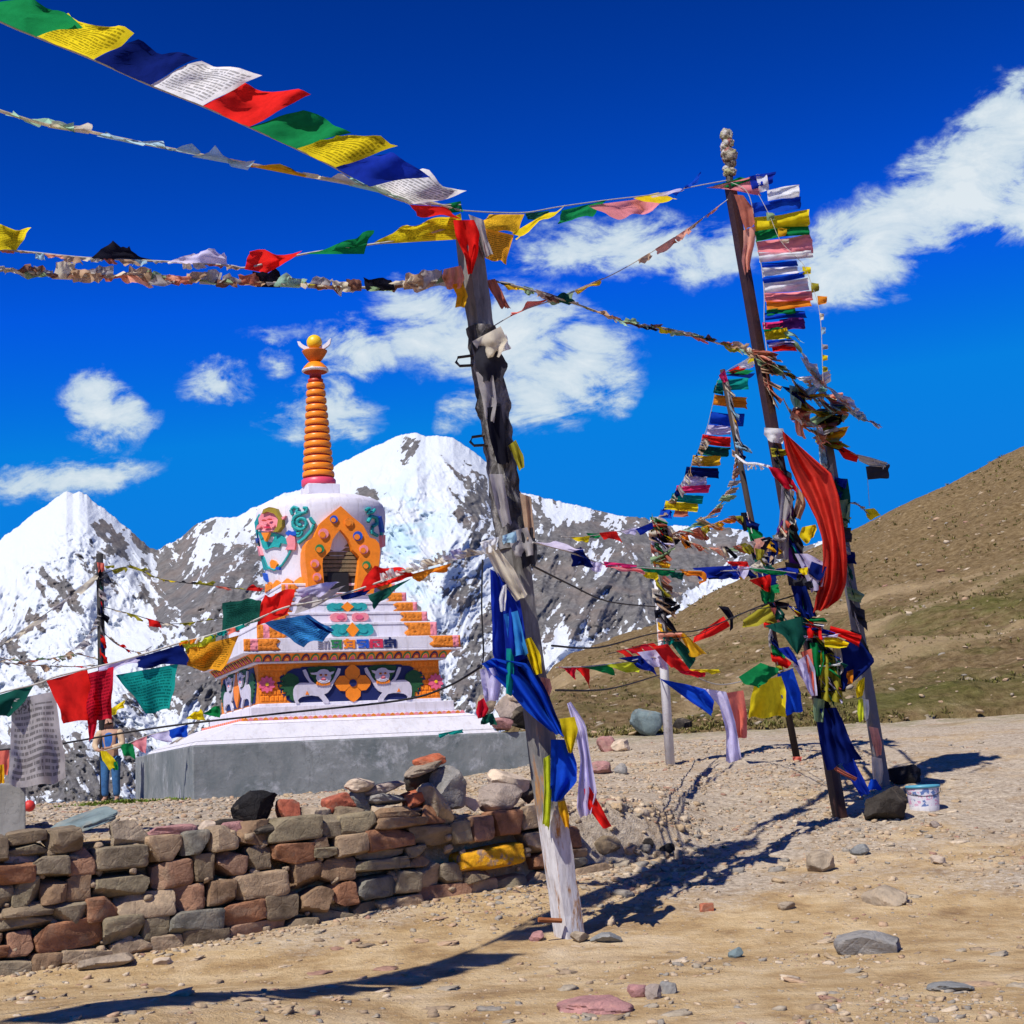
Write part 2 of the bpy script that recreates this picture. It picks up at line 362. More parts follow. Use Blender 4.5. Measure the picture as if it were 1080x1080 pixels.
def mk_hill():
    m, t, o = new_mat('dry_hillside'); co = objco(t)
    big = NOISE(t, co, .05, 6, .6, .6); mid = NOISE(t, co, .35, 7, .7); fine = NOISE(t, co, 2.2, 7, .75); vf = NOISE(t, co, 7, 4, .75)
    at = N(t, 'ShaderNodeAttribute', attribute_name='grass'); pa = N(t, 'ShaderNodeAttribute', attribute_name='track')
    soil = RAMP(t, fine, [(.30, (.075, .045, .020)), (.46, (.18, .122, .058)), (.60, (.265, .19, .098)), (.76, (.42, .32, .19))])
    gras = RAMP(t, fine, [(.30, (.04, .045, .010)), (.5, (.115, .112, .03)), (.7, (.19, .175, .065))])
    gm = MATH(t, 'ADD', at.outputs['Fac'], MATH(t, 'ADD', MATH(t, 'MULTIPLY', MATH(t, 'SUBTRACT', mid, .5), 1.6), MATH(t, 'MULTIPLY', MATH(t, 'SUBTRACT', big, .5), 1.2)))
    col = MIXC(t, MAPR(t, gm, .35, .75, 0, .9), soil, gras)
    col = MIXC(t, MATH(t, 'MULTIPLY', pa.outputs['Fac'], MAPR(t, mid, .3, .55, .55, 1)), col, (.50, .37, .21))
    col = MIXC(t, MAPR(t, vf, .60, .72, 0, .75), col, (.06, .05, .022))
    vo = N(t, 'ShaderNodeTexVoronoi'); vo.inputs['Scale'].default_value = 1.3; L(t, co, vo.inputs[0])
    sepc = N(t, 'ShaderNodeSeparateColor'); L(t, vo.outputs['Color'], sepc.inputs[0])
    pm = MATH(t, 'MULTIPLY', MATH(t, 'LESS_THAN', vo.outputs['Distance'], .17), MATH(t, 'GREATER_THAN', sepc.outputs[0], .72))
    col = MIXC(t, MATH(t, 'MULTIPLY', pm, .7), col, (.45, .38, .28))
    h = MATH(t, 'ADD', MATH(t, 'MULTIPLY', mid, 1.2), MATH(t, 'ADD', MATH(t, 'MULTIPLY', fine, .6), MATH(t, 'MULTIPLY', vf, .2)))
    principled(t, o, col, .95, (h, .8, .6), .05); return m
M_HILL = mk_hill()

def mk_mountain():
    m, t, o = new_mat('snowy_rock'); co = objco(t)
    sn = N(t, 'ShaderNodeAttribute', attribute_name='snow'); ice = N(t, 'ShaderNodeAttribute', attribute_name='ice'); st = N(t, 'ShaderNodeAttribute', attribute_name='streak')
    n1 = NOISE(t, co, .030, 9, .72); n2 = NOISE(t, co, .006, 6, .6)
    rock = RAMP(t, n1, [(.30, (.065, .060, .060)), (.5, (.125, .120, .118)), (.7, (.21, .20, .195))])
    rock = MIXC(t, MAPR(t, n2, .5, .65, 0, .5), rock, (.20, .155, .13))
    snow = MIXC(t, ice.outputs['Fac'], (.56, .595, .64), (.40, .54, .61))
    k = MATH(t, 'ADD', sn.outputs['Fac'], MATH(t, 'MULTIPLY', MATH(t, 'SUBTRACT', n1, .5), .8))
    fac = MAPR(t, k, .47, .53)
    col = MIXC(t, fac, rock, snow)
    principled(t, o, col, .8, (n1, .7, 9.0), .2); return m
M_MOUNT = mk_mountain()
M_DARKMETAL = paint('dark_metal', (.045, .035, .032), .55, .4, 9, .3)
M_CORD = paint('pale_cord', (.42, .40, .36), .9, .4, 20, .2)
M_BLACKCORD = paint('black_cable', (.012, .012, .014), .7, .2, 20, .1)

# ------------------------------------------------------------------ terrain
WA = np.array([-4.62, 13.85]); WB = np.array([0.62, 17.0])        # foot of the dry stone wall
WD = (WB-WA)/np.linalg.norm(WB-WA); WN = np.array([WD[1], -WD[0]])   # WN faces the camera
def H0(X, Y):
    X = np.asarray(X, float); Y = np.asarray(Y, float)
    yy = Y + .45*(fbm(X*.25+3, Y*.25, 5, 3)-.5)*np.clip((Y-13)/3, 0, 1)
    ramp = np.interp(yy, [-50, 6, 13.3, 14.5, 24, 27, 40, 60], [0, 0, 0.0, .11, 1.35, 1.55, 2.45, 2.8])
    s = -((X-WA[0])*WN[0]+(Y-WA[1])*WN[1])                           # behind the wall: positive
    terr = np.interp(s, [-5, 0.2, 2, 9, 14], [1.10, 1.10, 1.16, 1.34, 1.36])
    k = smst(.10, .42, s)*(1-smst(.75, 2.3, X-.25*np.clip(s, 0, 6)))
    z = ramp+(np.maximum(terr, np.minimum(ramp, 1.4+4*smst(-3.0, .3, X)))-ramp)*k
    left = 1-smst(-3.0, .5, X)
    zl = np.minimum(z, 1.36+.0*z)
    z = z*(1-left*smst(20, 26, Y))+zl*left*smst(20, 26, Y)
    z = z - left*smst(35, 60, Y)*28 + .24*smst(13.0, 10.0, Y)*(1-smst(-2.6, -.6, X))
    return z
def H(X, Y):
    X = np.asarray(X, float); Y = np.asarray(Y, float)
    z = H0(X, Y)
    rough = np.clip((Y-13)/6, .25, 1)
    z = z+(fbm(X*.9, Y*.9, 11, 4)-.5)*.10*rough+(fbm(X*4, Y*4, 31, 4, .6)-.5)*.055*rough
    return z
xs = np.concatenate([np.linspace(-60, -9, 40)[:-1], np.linspace(-9, 9, 400), np.linspace(9, 60, 90)[1:]])
ys = np.concatenate([np.linspace(-25, 9, 40)[:-1], np.linspace(9, 30, 420), np.linspace(30, 62, 120)[1:]])
GX, GY = np.meshgrid(xs, ys)
ground = sheet('ground', np.stack([GX, GY, H(GX, GY)], -1).reshape(-1, 3), len(xs), len(ys), M_GROUND)
tag(ground, kind='structure')
def Hs(x, y): return float(H(np.array([x]), np.array([y]))[0])
def G(px, py, lo=9.0, hi=60.0):
    """where the view ray through a photo pixel meets the ground"""
    r = ray(px, py); d = np.linspace(lo, hi, 1500)
    X = r[0]/r[1]*d; Z = CAM[2]+r[2]/r[1]*d
    h = H(X, d); k = np.argmax(Z <= h)
    if not (Z <= h).any(): k = np.argmin(np.abs(Z-h))
    return np.array([X[k], d[k], h[k]])

# the grassy hillside that climbs to the right
SKY_H = [(500, 830), (525, 795), (545, 765), (565, 732), (582, 708), (600, 694), (650, 672), (700, 655), (720, 646), (760, 622), (800, 603), (850, 582), (900, 560), (950, 536), (1000, 511), (1050, 484), (1080, 470), (1180, 415), (1300, 350), (1600, 200)]
FOOT = [(500, 832), (525, 802), (560, 786), (600, 778), (700, 772), (800, 768), (900, 764), (1000, 755), (1080, 745), (1300, 728), (1600, 700)]
def prof(lst):
    a = np.array([uv_dir(*p) for p in lst]); return a[:, 0], a[:, 1]
hu, hv = prof(SKY_H); fu, fv = prof(FOOT)
us = np.linspace(hu[0], uv_dir(1500, 300)[0], 520); ts = np.concatenate([np.linspace(-.03, 1, 330), np.linspace(1, 1.5, 24)[1:]])
UU, TT = np.meshgrid(us, ts)
vr = np.interp(UU, hu, hv); vf_ = np.interp(UU, fu, fv)
tc_ = np.clip(TT, 0, 1)
YY = 37+125*tc_**1.35+np.maximum(TT-1, 0)*260+np.minimum(TT, 0)*60
VV = vf_+(vr-vf_)*(1-(1-tc_)**1.25)
XX = UU*YY; ZZ = 1.6+VV*YY
over = np.maximum(TT-1, 0); ZZ = ZZ-over**1.3*70
bank = np.exp(-((tc_-.055)/.03)**2)*np.clip((UU-.03)/.1, 0, 1)
damp = np.where(TT < 0, 0, 1-.55*smst(.9, 1, tc_))
ZZ = ZZ+damp*((fbm(XX*.10, YY*.10, 3, 5)-.5)*2.2*np.clip(tc_*5, 0, 1)+(fbm(XX*.8, YY*.8, 9, 5, .6)-.5)*.55*np.clip(tc_*12+.2, 0, 1))+bank*.55*(fbm(XX*.35, YY*.35, 4, 4))
ZZ = np.where(TT < 0, ZZ-.4-np.abs(TT)*22, ZZ)
grass = .45*np.exp(-((tc_-.06)/.07)**2)+.26*np.exp(-((tc_-.30)/.22)**2)+.18
trk = np.zeros_like(TT)
for (p0, p1, w) in [((760, 742), (1080, 652), .0032), ((800, 715), (1080, 600), .004), ((700, 690), (980, 612), .004)]:
    a = uv_dir(*p0); b = uv_dir(*p1)
    line = a[1]+(UU-a[0])*(b[1]-a[1])/(b[0]-a[0])+(fbm(UU*30, UU*0+2, 8, 3)-.5)*.008
    trk = np.maximum(trk, np.exp(-((VV-line)/w)**2)*.6)
XX_H, YY_H, ZZ_H = XX.copy(), YY.copy(), ZZ.copy()
hill = sheet('hillside', np.stack([XX, YY, ZZ], -1).reshape(-1, 3), len(us), len(ts), M_HILL, {'grass': grass, 'track': trk})
tag(hill, kind='structure')

# ------------------------------------------------------------------ snow mountains
SKY_M = [(-260, 640), (-150, 610), (-60, 592), (0, 569), (15, 558), (30, 546), (45, 535), (60, 524), (70, 519), (77, 521), (84, 519), (92, 522), (100, 530), (115, 541), (130, 553), (145, 566), (158, 577), (166, 580), (176, 574), (190, 568), (200, 558),
         (212, 550), (222, 546), (236, 546), (250, 546), (262, 538), (280, 530), (300, 520), (318, 516), (330, 512), (344, 497), (356, 490), (380, 478), (400, 468), (420, 460), (438, 456), (448, 460), (462, 459), (477, 461), (490, 470), (503, 479), (520, 492), (536, 507), (550, 520), (562, 522),
         (580, 527), (600, 531), (620, 535), (642, 541), (660, 544), (680, 547), (700, 553), (720, 554), (745, 558), (770, 556), (800, 564), (830, 574), (850, 576), (872, 568), (890, 566), (905, 562), (918, 569), (930, 578), (960, 585), (1100, 600), (1400, 640)]
mu, mv = prof(SKY_M)
NU, NV = 1500, 460
pxs = np.linspace(-240, 1240, NU)
us = np.array([uv_dir(p, 560)[0] for p in pxs])
tt = np.concatenate([np.linspace(0, 1, NV-24), np.linspace(1, 1.35, 25)[1:]])
UU, TT = np.meshgrid(us, tt)
jag = (fbm(UU*260, UU*0+.5, 77, 4, .6)-.5)*.0038
vtop = np.interp(UU, mu, mv)+jag*.8*smst(.972, 1.0, np.clip(TT, 0, 1))
vbot = -0.075
tcl = np.clip(TT, 0, 1)
VV = vbot+(vtop-vbot)*tcl
# photo pixel of every vertex, to lay the snow out on the slopes
def to_px(u, v):
    d = np.stack([u, np.ones_like(u), v], -1); w = d@_F
    return 540+F_PX*(d@_R)/w, 540-F_PX*(d@_U)/w
PX, PY = to_px(UU, VV)
rel = ridged(PX/150+PY/420, PY/170, 5, 6, .52)
wx = (fbm(PX/60, PY/60, 201, 3)-.5)*26; wy = (fbm(PX/60, PY/60, 202, 3)-.5)*26
rel2 = ridged((PX+wx)/46+(PY+wy)/80, (PY+wy)/62-(PX+wx)/150, 25, 6, .58)
rel3 = ridged((PX+wx)/30-(PY+wy)/44, (PY+wy)/48+(PX+wx)/120, 29, 6, .58)
lr = smst(.40, .60, fbm(PX/130, PY/150, 15, 3)); rel2 = rel2*(1-lr)+rel3*lr
YY = 3600+3000*tcl**1.15-(rel-.45)*380*np.clip((1-tcl)*4, .12, 1)-(rel2-.45)*165*np.clip((1-tcl)*6, .2, 1)
# a nearer dark spur in front of the left ridge
spur = smst(0, 1, np.clip((PY-(545+.9*np.abs(PX-250)))/70, 0, 1))
YY = YY-spur*500
YY = YY+np.maximum(TT-1, 0)*5000
XX = UU*YY; ZZ = 1.6+VV*YY-np.maximum(TT-1, 0)*2600
def blob(cx, cy, rx, ry, an=0):
    a = math.radians(an); dx = PX-cx; dy = -(PY-cy)
    x = (dx*math.cos(a)+dy*math.sin(a))/rx; y = (-dx*math.sin(a)+dy*math.cos(a))/ry
    return np.exp(-(x*x+y*y))
snow = np.full_like(PX, .86)
for (cx, cy, rx, ry, an, w) in [
    (215, 665, 62, 85, 35, -.72), (250, 600, 60, 40, 30, -.42), (175, 605, 30, 35, 0, -.40), (240, 740, 45, 45, 0, -.60), (215, 560, 40, 14, 30, -.22),
    (115, 565, 24, 26, -40, -.40), (60, 618, 36, 13, -30, -.48), (100, 600, 30, 8, -40, -.35), (30, 650, 40, 10, -35, -.45), (20, 690, 46, 9, -48, -.55), (45, 720, 40, 6, -45, -.5), (70, 640, 20, 10, -30, -.3),
    (70, 822, 70, 34, 0, -.85), (150, 740, 26, 12, -25, -.35), (130, 770, 40, 12, -30, -.3), (20, 800, 60, 26, 0, -.6),
    (433, 478, 11, 16, -10, -.48), (505, 545, 26, 45, 15, -.46), (480, 500, 30, 10, -40, -.22), (390, 520, 14, 9, 0, -.4), (375, 545, 16, 14, 0, -.3), (455, 600, 22, 22, 40, -.35), (300, 540, 34, 14, 25, -.28), (480, 620, 18, 22, 0, -.35),
    (590, 600, 45, 70, 10, -.62), (650, 640, 85, 60, 25, -.74), (640, 560, 60, 22, 0, -.40), (720, 580, 70, 28, -4, -.52), (560, 545, 22, 18, 0, -.4), (800, 585, 70, 24, 0, -.55), (560, 660, 32, 40, 0, -.5), (700, 610, 50, 25, 10, -.45), (860, 590, 60, 22, 0, -.5), (910, 590, 40, 20, 0, -.6),
    (490, 720, 30, 45, -35, -.72), (440, 650, 40, 8, -35, -.3), (500, 660, 22, 34, 0, -.2),
    (765, 628, 62, 14, 20, .75), (600, 682, 34, 26, 20, .55), (640, 700, 60, 12, 20, .3), (860, 575, 26, 10, 0, .3),
    (640, 552, 50, 9, -4, .30), (600, 540, 30, 12, 0, .28), (700, 565, 50, 8, -3, .22), (630, 590, 14, 30, 35, .22), (680, 600, 10, 30, 40, .2),
    (95, 690, 60, 40, 0, .25), (60, 560, 50, 30, 0, .15), (150, 655, 26, 40, 20, .2)]:
    snow = snow+blob(cx, cy, rx, ry, an)*w
streak = ridged((PX+wx*.7)/17+(PY+wy)/30, (PY+wy)/46-(PX+wx)/90, 55, 6, .62)          # gullies run down the slope
streak2 = ridged((PX+wx*.7)/17-(PY+wy)/24, (PY+wy)/46+(PX+wx)/80, 91, 6, .62)
st_ = streak*(1-lr)+streak2*lr; st_ = (st_-st_.mean())/st_.std(); r2n = (rel2-rel2.mean())/rel2.std()
fs = ridged((PX+wx*.5)/8+(PY+wy*.5)*np.where(lr > .5, -1, 1)/13, (PY+wy)/24, 155, 5, .62); fs = (fs-fs.mean())/fs.std()
hp = fbm(PX/5, PY/5, 156, 4, .65); hp = (hp-hp.mean())/hp.std()
sfin = snow+.03+(-st_*.17-r2n*.10+fs*.13+hp*.10)*(1.25-1.02*smst(.50, .92, snow))
sfin = np.clip(sfin, -.4, 1.4)
ice = blob(425, 570, 45, 60)*.9*smst(.42, .6, fbm(PX/20+PY/40, PY/14, 61, 4))+blob(420, 620, 60, 22)*.6*smst(.45, .6, fbm(PX/12, PY/8, 62, 4))
moun = sheet('snow_mountains', np.stack([XX, YY, ZZ], -1).reshape(-1, 3), NU, len(tt), M_MOUNT, {'snow': sfin, 'ice': np.clip(ice, 0, 1), 'streak': streak})
tag(moun, kind='structure')
# valley floor between the terrace and the mountains, out to the horizon
xs = np.linspace(-9000, 9000, 60); ys = np.concatenate([np.linspace(-9000, 40, 30), np.geomspace(60, 9000, 50)])
VX, VY = np.meshgrid(xs, ys)
VZ = -40-np.clip(VY-60, 0, 4000)*.08+(fbm(VX/400, VY/400, 44, 4)-.5)*60
val = sheet('valley_floor', np.stack([VX, VY, VZ], -1).reshape(-1, 3), 60, len(ys), M_HILL, {'grass': VX*0+.2, 'track': VX*0})
tag(val, kind='structure')
# ------------------------------------------------------------------ stones
def cube_sphere(n):
    vs = {}; V = []; Fs = []
    def vid(p):
        k = tuple(np.round(p, 6))
        if k not in vs: vs[k] = len(V); V.append(p)
        return vs[k]
    for ax in range(3):
        for sg in (-1, 1):
            b, c = (ax+1) % 3, (ax+2) % 3
            for i in range(n):
                for j in range(n):
                    q = []
                    for (di, dj) in ((0, 0), (1, 0), (1, 1), (0, 1)):
                        p = [0, 0, 0]; p[ax] = sg; p[b] = -1+2*(i+di)/n; p[c] = -1+2*(j+dj)/n
                        q.append(vid(np.array(p, float)))
                    Fs.append(tuple(q if sg > 0 else q[::-1]))
    return np.array(V), Fs
CS = {n: cube_sphere(n) for n in (2, 4, 7, 10, 13)}
def n3(p, seed, sc):
    x, y, z = (p*sc).T
    return (fbm(x+seed*3.1, y+z*.73, seed, 4)+fbm(y+seed*1.7, z+x*.61, seed+5, 4)+fbm(z+seed*2.3, x+y*.57, seed+9, 4))/3-.5
def rock_verts(size, seed, n=7, box=5.0, cuts=6, bump=.16):
    """angular stone: half extents size, box = squareness"""
    rg = np.random.RandomState(seed); V, Fs = CS[n]
    p = V/((np.abs(V)**box).sum(1, keepdims=True)**(1/box))
    for _ in range(cuts):
        d = rg.normal(size=3); d /= np.linalg.norm(d); h = rg.uniform(.62, 1.0)*np.abs(p@d).max()*.92
        over = np.maximum(p@d-h, 0); p = p-over[:, None]*d
    nn = p/(np.linalg.norm(p, axis=1, keepdims=True)+1e-9)
    p = p+nn*(n3(p, seed, 1.3)*bump*2.0+n3(p, seed+3, 4.0)*bump*1.1+n3(p, seed+6, 9.0)*bump*.7)[:, None]
    p = p*(1+rg.uniform(-.12, .12, 3)*0)
    shear = rg.uniform(-.10, .10, 2); p[:, 0] += p[:, 2]*shear[0]; p[:, 1] += p[:, 2]*shear[1]
    return p*np.array(size), Fs
def rotm(rx, ry, rz):
    return np.array(Matrix.Rotation(rz, 3, 'Z') @ Matrix.Rotation(ry, 3, 'Y') @ Matrix.Rotation(rx, 3, 'X'))
WANG = math.atan2(WD[1], WD[0])
def rock(name, mat, center, size, seed, rot=(0, 0, 0), parent=None, n=10, box=3.2, cuts=8, bump=.16, label=None, cat=None, group=None):
    v, f = rock_verts(size, seed, n, box, cuts, bump); v = v@rotm(*rot).T+np.array(center)
    mb = MB().add(v, f)
    o = mb.build(name, mat, parent, smooth=True)
    if parent is None: tag(o, label, cat, group)
    elif label: o['label'] = label
    me = o.data
    try: me.set_sharp_from_angle(angle=math.radians(26))
    except Exception: pass
    return o
def wall_pt(t, s=0.0):
    """t metres along the wall foot, s metres behind its face"""
    p = WA+WD*t-WN*s; return p
WLEN = float(np.linalg.norm(WB-WA))
wall_root = thing('stone_wall', (*wall_pt(2.5), 0.0), 'low dry stone retaining wall of brown and reddish stones left of the leaning post', 'wall')
r2 = random.Random(21)
courses = []; zb = -.10
stones = []
def wall_top(t): return np.interp(t, [-2, 0, 1, 2.2, 3.0, 3.6, 4.4, 5.2, 6.0, 6.6], [1.20, 1.22, 1.20, 1.20, 1.16, 1.22, 1.20, 1.16, 1.08, .90])
lev = 0.0; ci = 0
while lev < 1.35:
    hc = r2.uniform(.17, .235)
    t = -1.9+r2.uniform(-.2, .1)
    while t < WLEN-.08:
        w = r2.uniform(.22, .38) if r2.random() < .70 else r2.uniform(.38, .58)
        tm = t+w/2
        foot = Hs(*wall_pt(tm, -.1))
        base = foot-.06+lev*(1-.02)
        drift = .03*math.sin(tm*1.7+ci)
        top = wall_top(tm)
        if base+drift < top-.10:
            hh = min(hc*r2.uniform(.85, 1.06), top+.06-base-drift)
            if hh > .07:
                if r2.random() < .10 and hh > .2:      # two thin stones instead of one
                    stones.append((tm, base+drift+hh*.26, w, hh*.5)); stones.append((tm+r2.uniform(-.03, .03), base+drift+hh*.76, w*r2.uniform(.8, 1), hh*.48))
                else: stones.append((tm, base+drift+hh/2, w, hh))
        t += w+.006
    lev += hc+.004; ci += 1
# the stone with yellow paint, in its real place
yp = P(520, 905, 16.4); yt = float((yp[:2]-WA)@WD)
stones = [s for s in stones if not (abs(s[0]-yt) < .40+s[2]*.25 and abs(s[1]-yp[2]) < .10+s[3]*.22)]
stones_vis = [s for s in stones if s[0] > -.75]
stones_vis.sort(key=lambda s: -s[2]*s[3])
def mk_yellow():
    m, t, o = new_mat('yellow_painted_stone'); co = objco(t)
    n = NOISE(t, co, 5, 6, .65)
    col = MIXC(t, MAPR(t, n, .40, .47), (.26, .17, .12), RAMP(t, NOISE(t, co, 14, 5, .6), [(.3, (.55, .24, .01)), (.6, (.72, .36, .01))]))
    principled(t, o, col, .8, (NOISE(t, co, 16, 6, .7), .6, .04), .2); return m
rock('wall_stone', mk_yellow(), (*wall_pt(yt, .14), yp[2]), (.40, .20, .115), 901, (0, -.10, WANG), wall_root, 10, 7, 3, .10, label='long stone daubed with yellow paint')
rest = MB()
for i, (tm, z, w, h) in enumerate(stones_vis):
    depth = r2.uniform(.14, .2)
    set_in = .15+r2.uniform(-.045, .04)
    p = wall_pt(tm, set_in)
    args = ((w/2*1.07, depth, h/2*1.12), 100+i, 10 if w < .35 else 13, r2.uniform(8.0, 13.0), 5, .11)
    v, f = rock_verts(*args)
    v = v@rotm(r2.uniform(-.06, .06), r2.uniform(-.06, .06)-.03, WANG+r2.uniform(-.08, .08)).T+np.array([p[0], p[1], z])
    if i < 99: MB().add(v, f).build('wall_stone', M_STONE, wall_root, smooth=True).data.set_sharp_from_angle(angle=math.radians(24))
    else: rest.add(v, f)
for i in range(150):                                             # chips wedged into the joints
    tm = r2.uniform(-.7, WLEN); sz = r2.uniform(.025, .06); p = wall_pt(tm, r2.uniform(.03, .10)); z = Hs(*wall_pt(tm, -.1))+r2.uniform(.02, 1.02)
    if z > wall_top(tm)-.05: continue
    v, f = rock_verts((sz, sz*.8, sz*.6), 1500+i, 4, 4, 5, .2); rest.add(v@rotm(r2.uniform(-.5, .5), r2.uniform(-.5, .5), r2.uniform(0, 3)).T+np.array([p[0], p[1], z]), f)
if rest.v:
    ro = rest.build('small_wall_stones', M_STONE, wall_root, smooth=True); ro['kind'] = 'stuff'
# the part of the wall that runs on out of the frame, and the dark fill behind the face
out = MB()
for i, (tm, z, w, h) in enumerate([s for s in stones if s[0] <= -.75]):
    v, f = rock_verts((w/2, .17, h/2*1.05), 600+i, 4, 5, 5, .13); p = wall_pt(tm, .15)
    out.add(v@rotm(0, 0, WANG).T+np.array([p[0], p[1], z]), f)
oo = out.build('outer_wall_stones', M_STONE, wall_root, smooth=True); oo['kind'] = 'stuff'

# loose stones lying on the wall and bricks among them; (name, px, py, w px, h px, distance, material, seed, rot, box, label, cat)
def d_wall(px, s=.2):
    """distance of the wall line (s behind the face) in pixel column px at mid height"""
    u = uv_dir(px, 860)[0]; a = WA-WN*s
    # a + WD*t with x = u*y
    t = (u*a[1]-a[0])/(WD[0]-u*WD[1]); return a[1]+WD[1]*t
LOOSE = [
 ('boulder', 268, 853, 52, 42, .34, M_BLACKROCK, 11, (0, .1, .5), 2.6, 'jet black angular boulder on top of the stone wall', 'boulder'),
 ('brick', 305, 853, 24, 19, .30, M_REDBRICK, 12, (0, 0, .4), 9, 'square orange red brick right beside the jet black boulder', 'brick'),
 ('rock', 331, 863, 42, 32, .28, M_TAN, 13, (0, -.3, .3), 2.6, 'brown triangular rock leaning on the wall between two red bricks', 'rock'),
 ('brick', 357, 848, 30, 18, .34, M_REDBRICK, 14, (0, -.25, .5), 6, 'rough tilted red brick under the oval pale stone', 'brick'),
 ('stone', 378, 828, 32, 14, .30, M_PALE, 15, (0, -.1, .4), 2.2, 'smooth oval pale stone balanced on the wall pile', 'stone'),
 ('rock', 380, 848, 28, 26, .40, M_GREYROCK, 16, (0, .1, .3), 3.0, 'pale grey block directly beneath the smooth oval stone', 'rock'),
 ('rock', 368, 862, 36, 26, .24, M_STONE, 17, (0, .2, .2), 2.8, 'dark brown rock tucked below the pale grey block', 'rock'),
 ('flat_stone', 402, 831, 44, 13, .40, M_TAN, 18, (0, -.2, .5), 3.5, 'thin beige stone topmost of the layered flat stones', 'flat stone'),
 ('flat_stone', 406, 843, 38, 12, .30, M_GREYROCK, 19, (0, 0, .5), 4, 'ridged grey stone in the middle of the layered flat stones', 'flat stone'),
 ('flat_stone', 408, 856, 36, 15, .26, M_TAN, 20, (0, 0, .5), 4, 'thick tan stone at the bottom of the layered flat stones', 'flat stone'),
 ('brick', 441, 841, 30, 17, .26, M_REDBRICK, 21, (0, -.22, .5), 7, 'long terracotta brick to the left of the leaning flat slab', 'brick'),
 ('flat_stone', 434, 855, 34, 9, .26, M_TAN, 22, (0, 0, .4), 4, 'very thin sandy slab lying under the terracotta brick', 'flat stone'),
 ('rock', 444, 824, 34, 20, .42, M_DKROCK, 23, (0, -.2, .5), 3, 'dark rock in the gap under the stone capped with a brick', 'rock'),
 ('flat_stone', 447, 811, 38, 10, .34, M_TAN, 24, (0, -.22, .5), 4, 'flat stone high on the pile with a brick on top', 'flat stone'),
 ('brick', 453, 803, 28, 11, .36, M_REDBRICK, 25, (0, -.22, .6), 8, 'highest red brick of the pile lying on a flat stone', 'brick'),
 ('boulder', 471, 833, 38, 44, .30, M_GREYROCK, 26, (0, -.5, .4), 3.4, 'grey beige boulder standing tall on the wall', 'boulder'),
 ('flat_stone', 459, 849, 13, 44, .10, M_TAN, 27, (0, -.45, .6), 5, 'narrow flat slab leaning steeply against the tall grey beige boulder', 'flat stone'),
 ('boulder', 526, 842, 46, 30, .28, M_TAN, 28, (0, .1, .3), 2.8, 'round brown boulder on the wall near the leaning post', 'boulder'),
 ('boulder', 533, 823, 46, 22, .46, M_PALE, 29, (0, .25, .3), 2.8, 'rough pale pinkish boulder behind the round brown boulder', 'boulder'),
 ('rock', 556, 836, 20, 24, .42, M_DKROCK, 30, (0, .6, .3), 3, 'dark rock wedged between the brown boulder and the leaning post', 'rock'),
 ('slate_slab', 87, 868, 62, 9, .40, M_SLATE, 31, (.15, -.30, .5), 6, 'blue green slate slab lying tilted on the left end of the wall', 'slab'),
 ('rock', 134, 881, 46, 30, .20, M_TAN, 32, (0, .1, .5), 3.4, 'big greyish tan block on the wall beside the slate slab', 'rock'),
 ('rock', 180, 878, 48, 14, .22, M_PINKROCK, 33, (0, -.05, .5), 5, 'flat dusky pink stone on the wall next to the greyish tan block', 'rock'),
 ('rock', 60, 897, 38, 18, .16, M_STONE, 34, (0, 0, .5), 2.6, 'rounded brown stone just below the slate slab on the left', 'rock'),
 ('rock', 22, 910, 50, 42, .18, M_TAN, 35, (0, .5, .5), 2.8, 'tilted sandy boulder near the left end of the wall', 'boulder'),
 ('rock', 232, 871, 40, 14, .40, M_DKROCK, 36, (0, 0, .5), 3, 'low dark brown rock immediately left of the jet black boulder', 'rock'),
 ('rock', 244, 876, 34, 17, .24, M_PINKROCK, 37, (0, 0, .4), 5, 'salmon coloured block under the jet black boulder', 'rock'),
 ('rock', 218, 876, 18, 20, .22, M_PALE, 38, (0, .2, .5), 3, 'small cream wedge stone beside the salmon coloured block', 'rock'),
 ('flat_stone', 290, 872, 62, 10, .22, M_DKROCK, 39, (0, -.05, .5), 5, 'long dark slab on the wall below the square brick', 'slab'),
 ('rock', 498, 848, 24, 16, .34, M_PALE, 40, (0, .1, .4), 3, 'whitish rough rock between the tall boulder and the round brown one', 'rock'),
 ('rock', 563, 860, 34, 20, .24, M_PINKROCK, 41, (0, .1, .4), 3, 'purple pink rock at the wall end touching the leaning post', 'rock'),
]
for (nm, px, py, w, h, s, m, sd, rot, bx, lb, ct) in LOOSE:
    d = d_wall(px, s); c = P(px, py, d); k = d/F_PX
    wv = w*k/2*1.06; hv_ = h*k/2*1.06
    rock(nm, m, c, (wv, max(min(wv*.8, .24), hv_*.8), hv_), sd, (rot[0], rot[1], rot[2]), None, 13, bx, 14 if bx < 5 else 7, .16, label=lb, cat=ct)

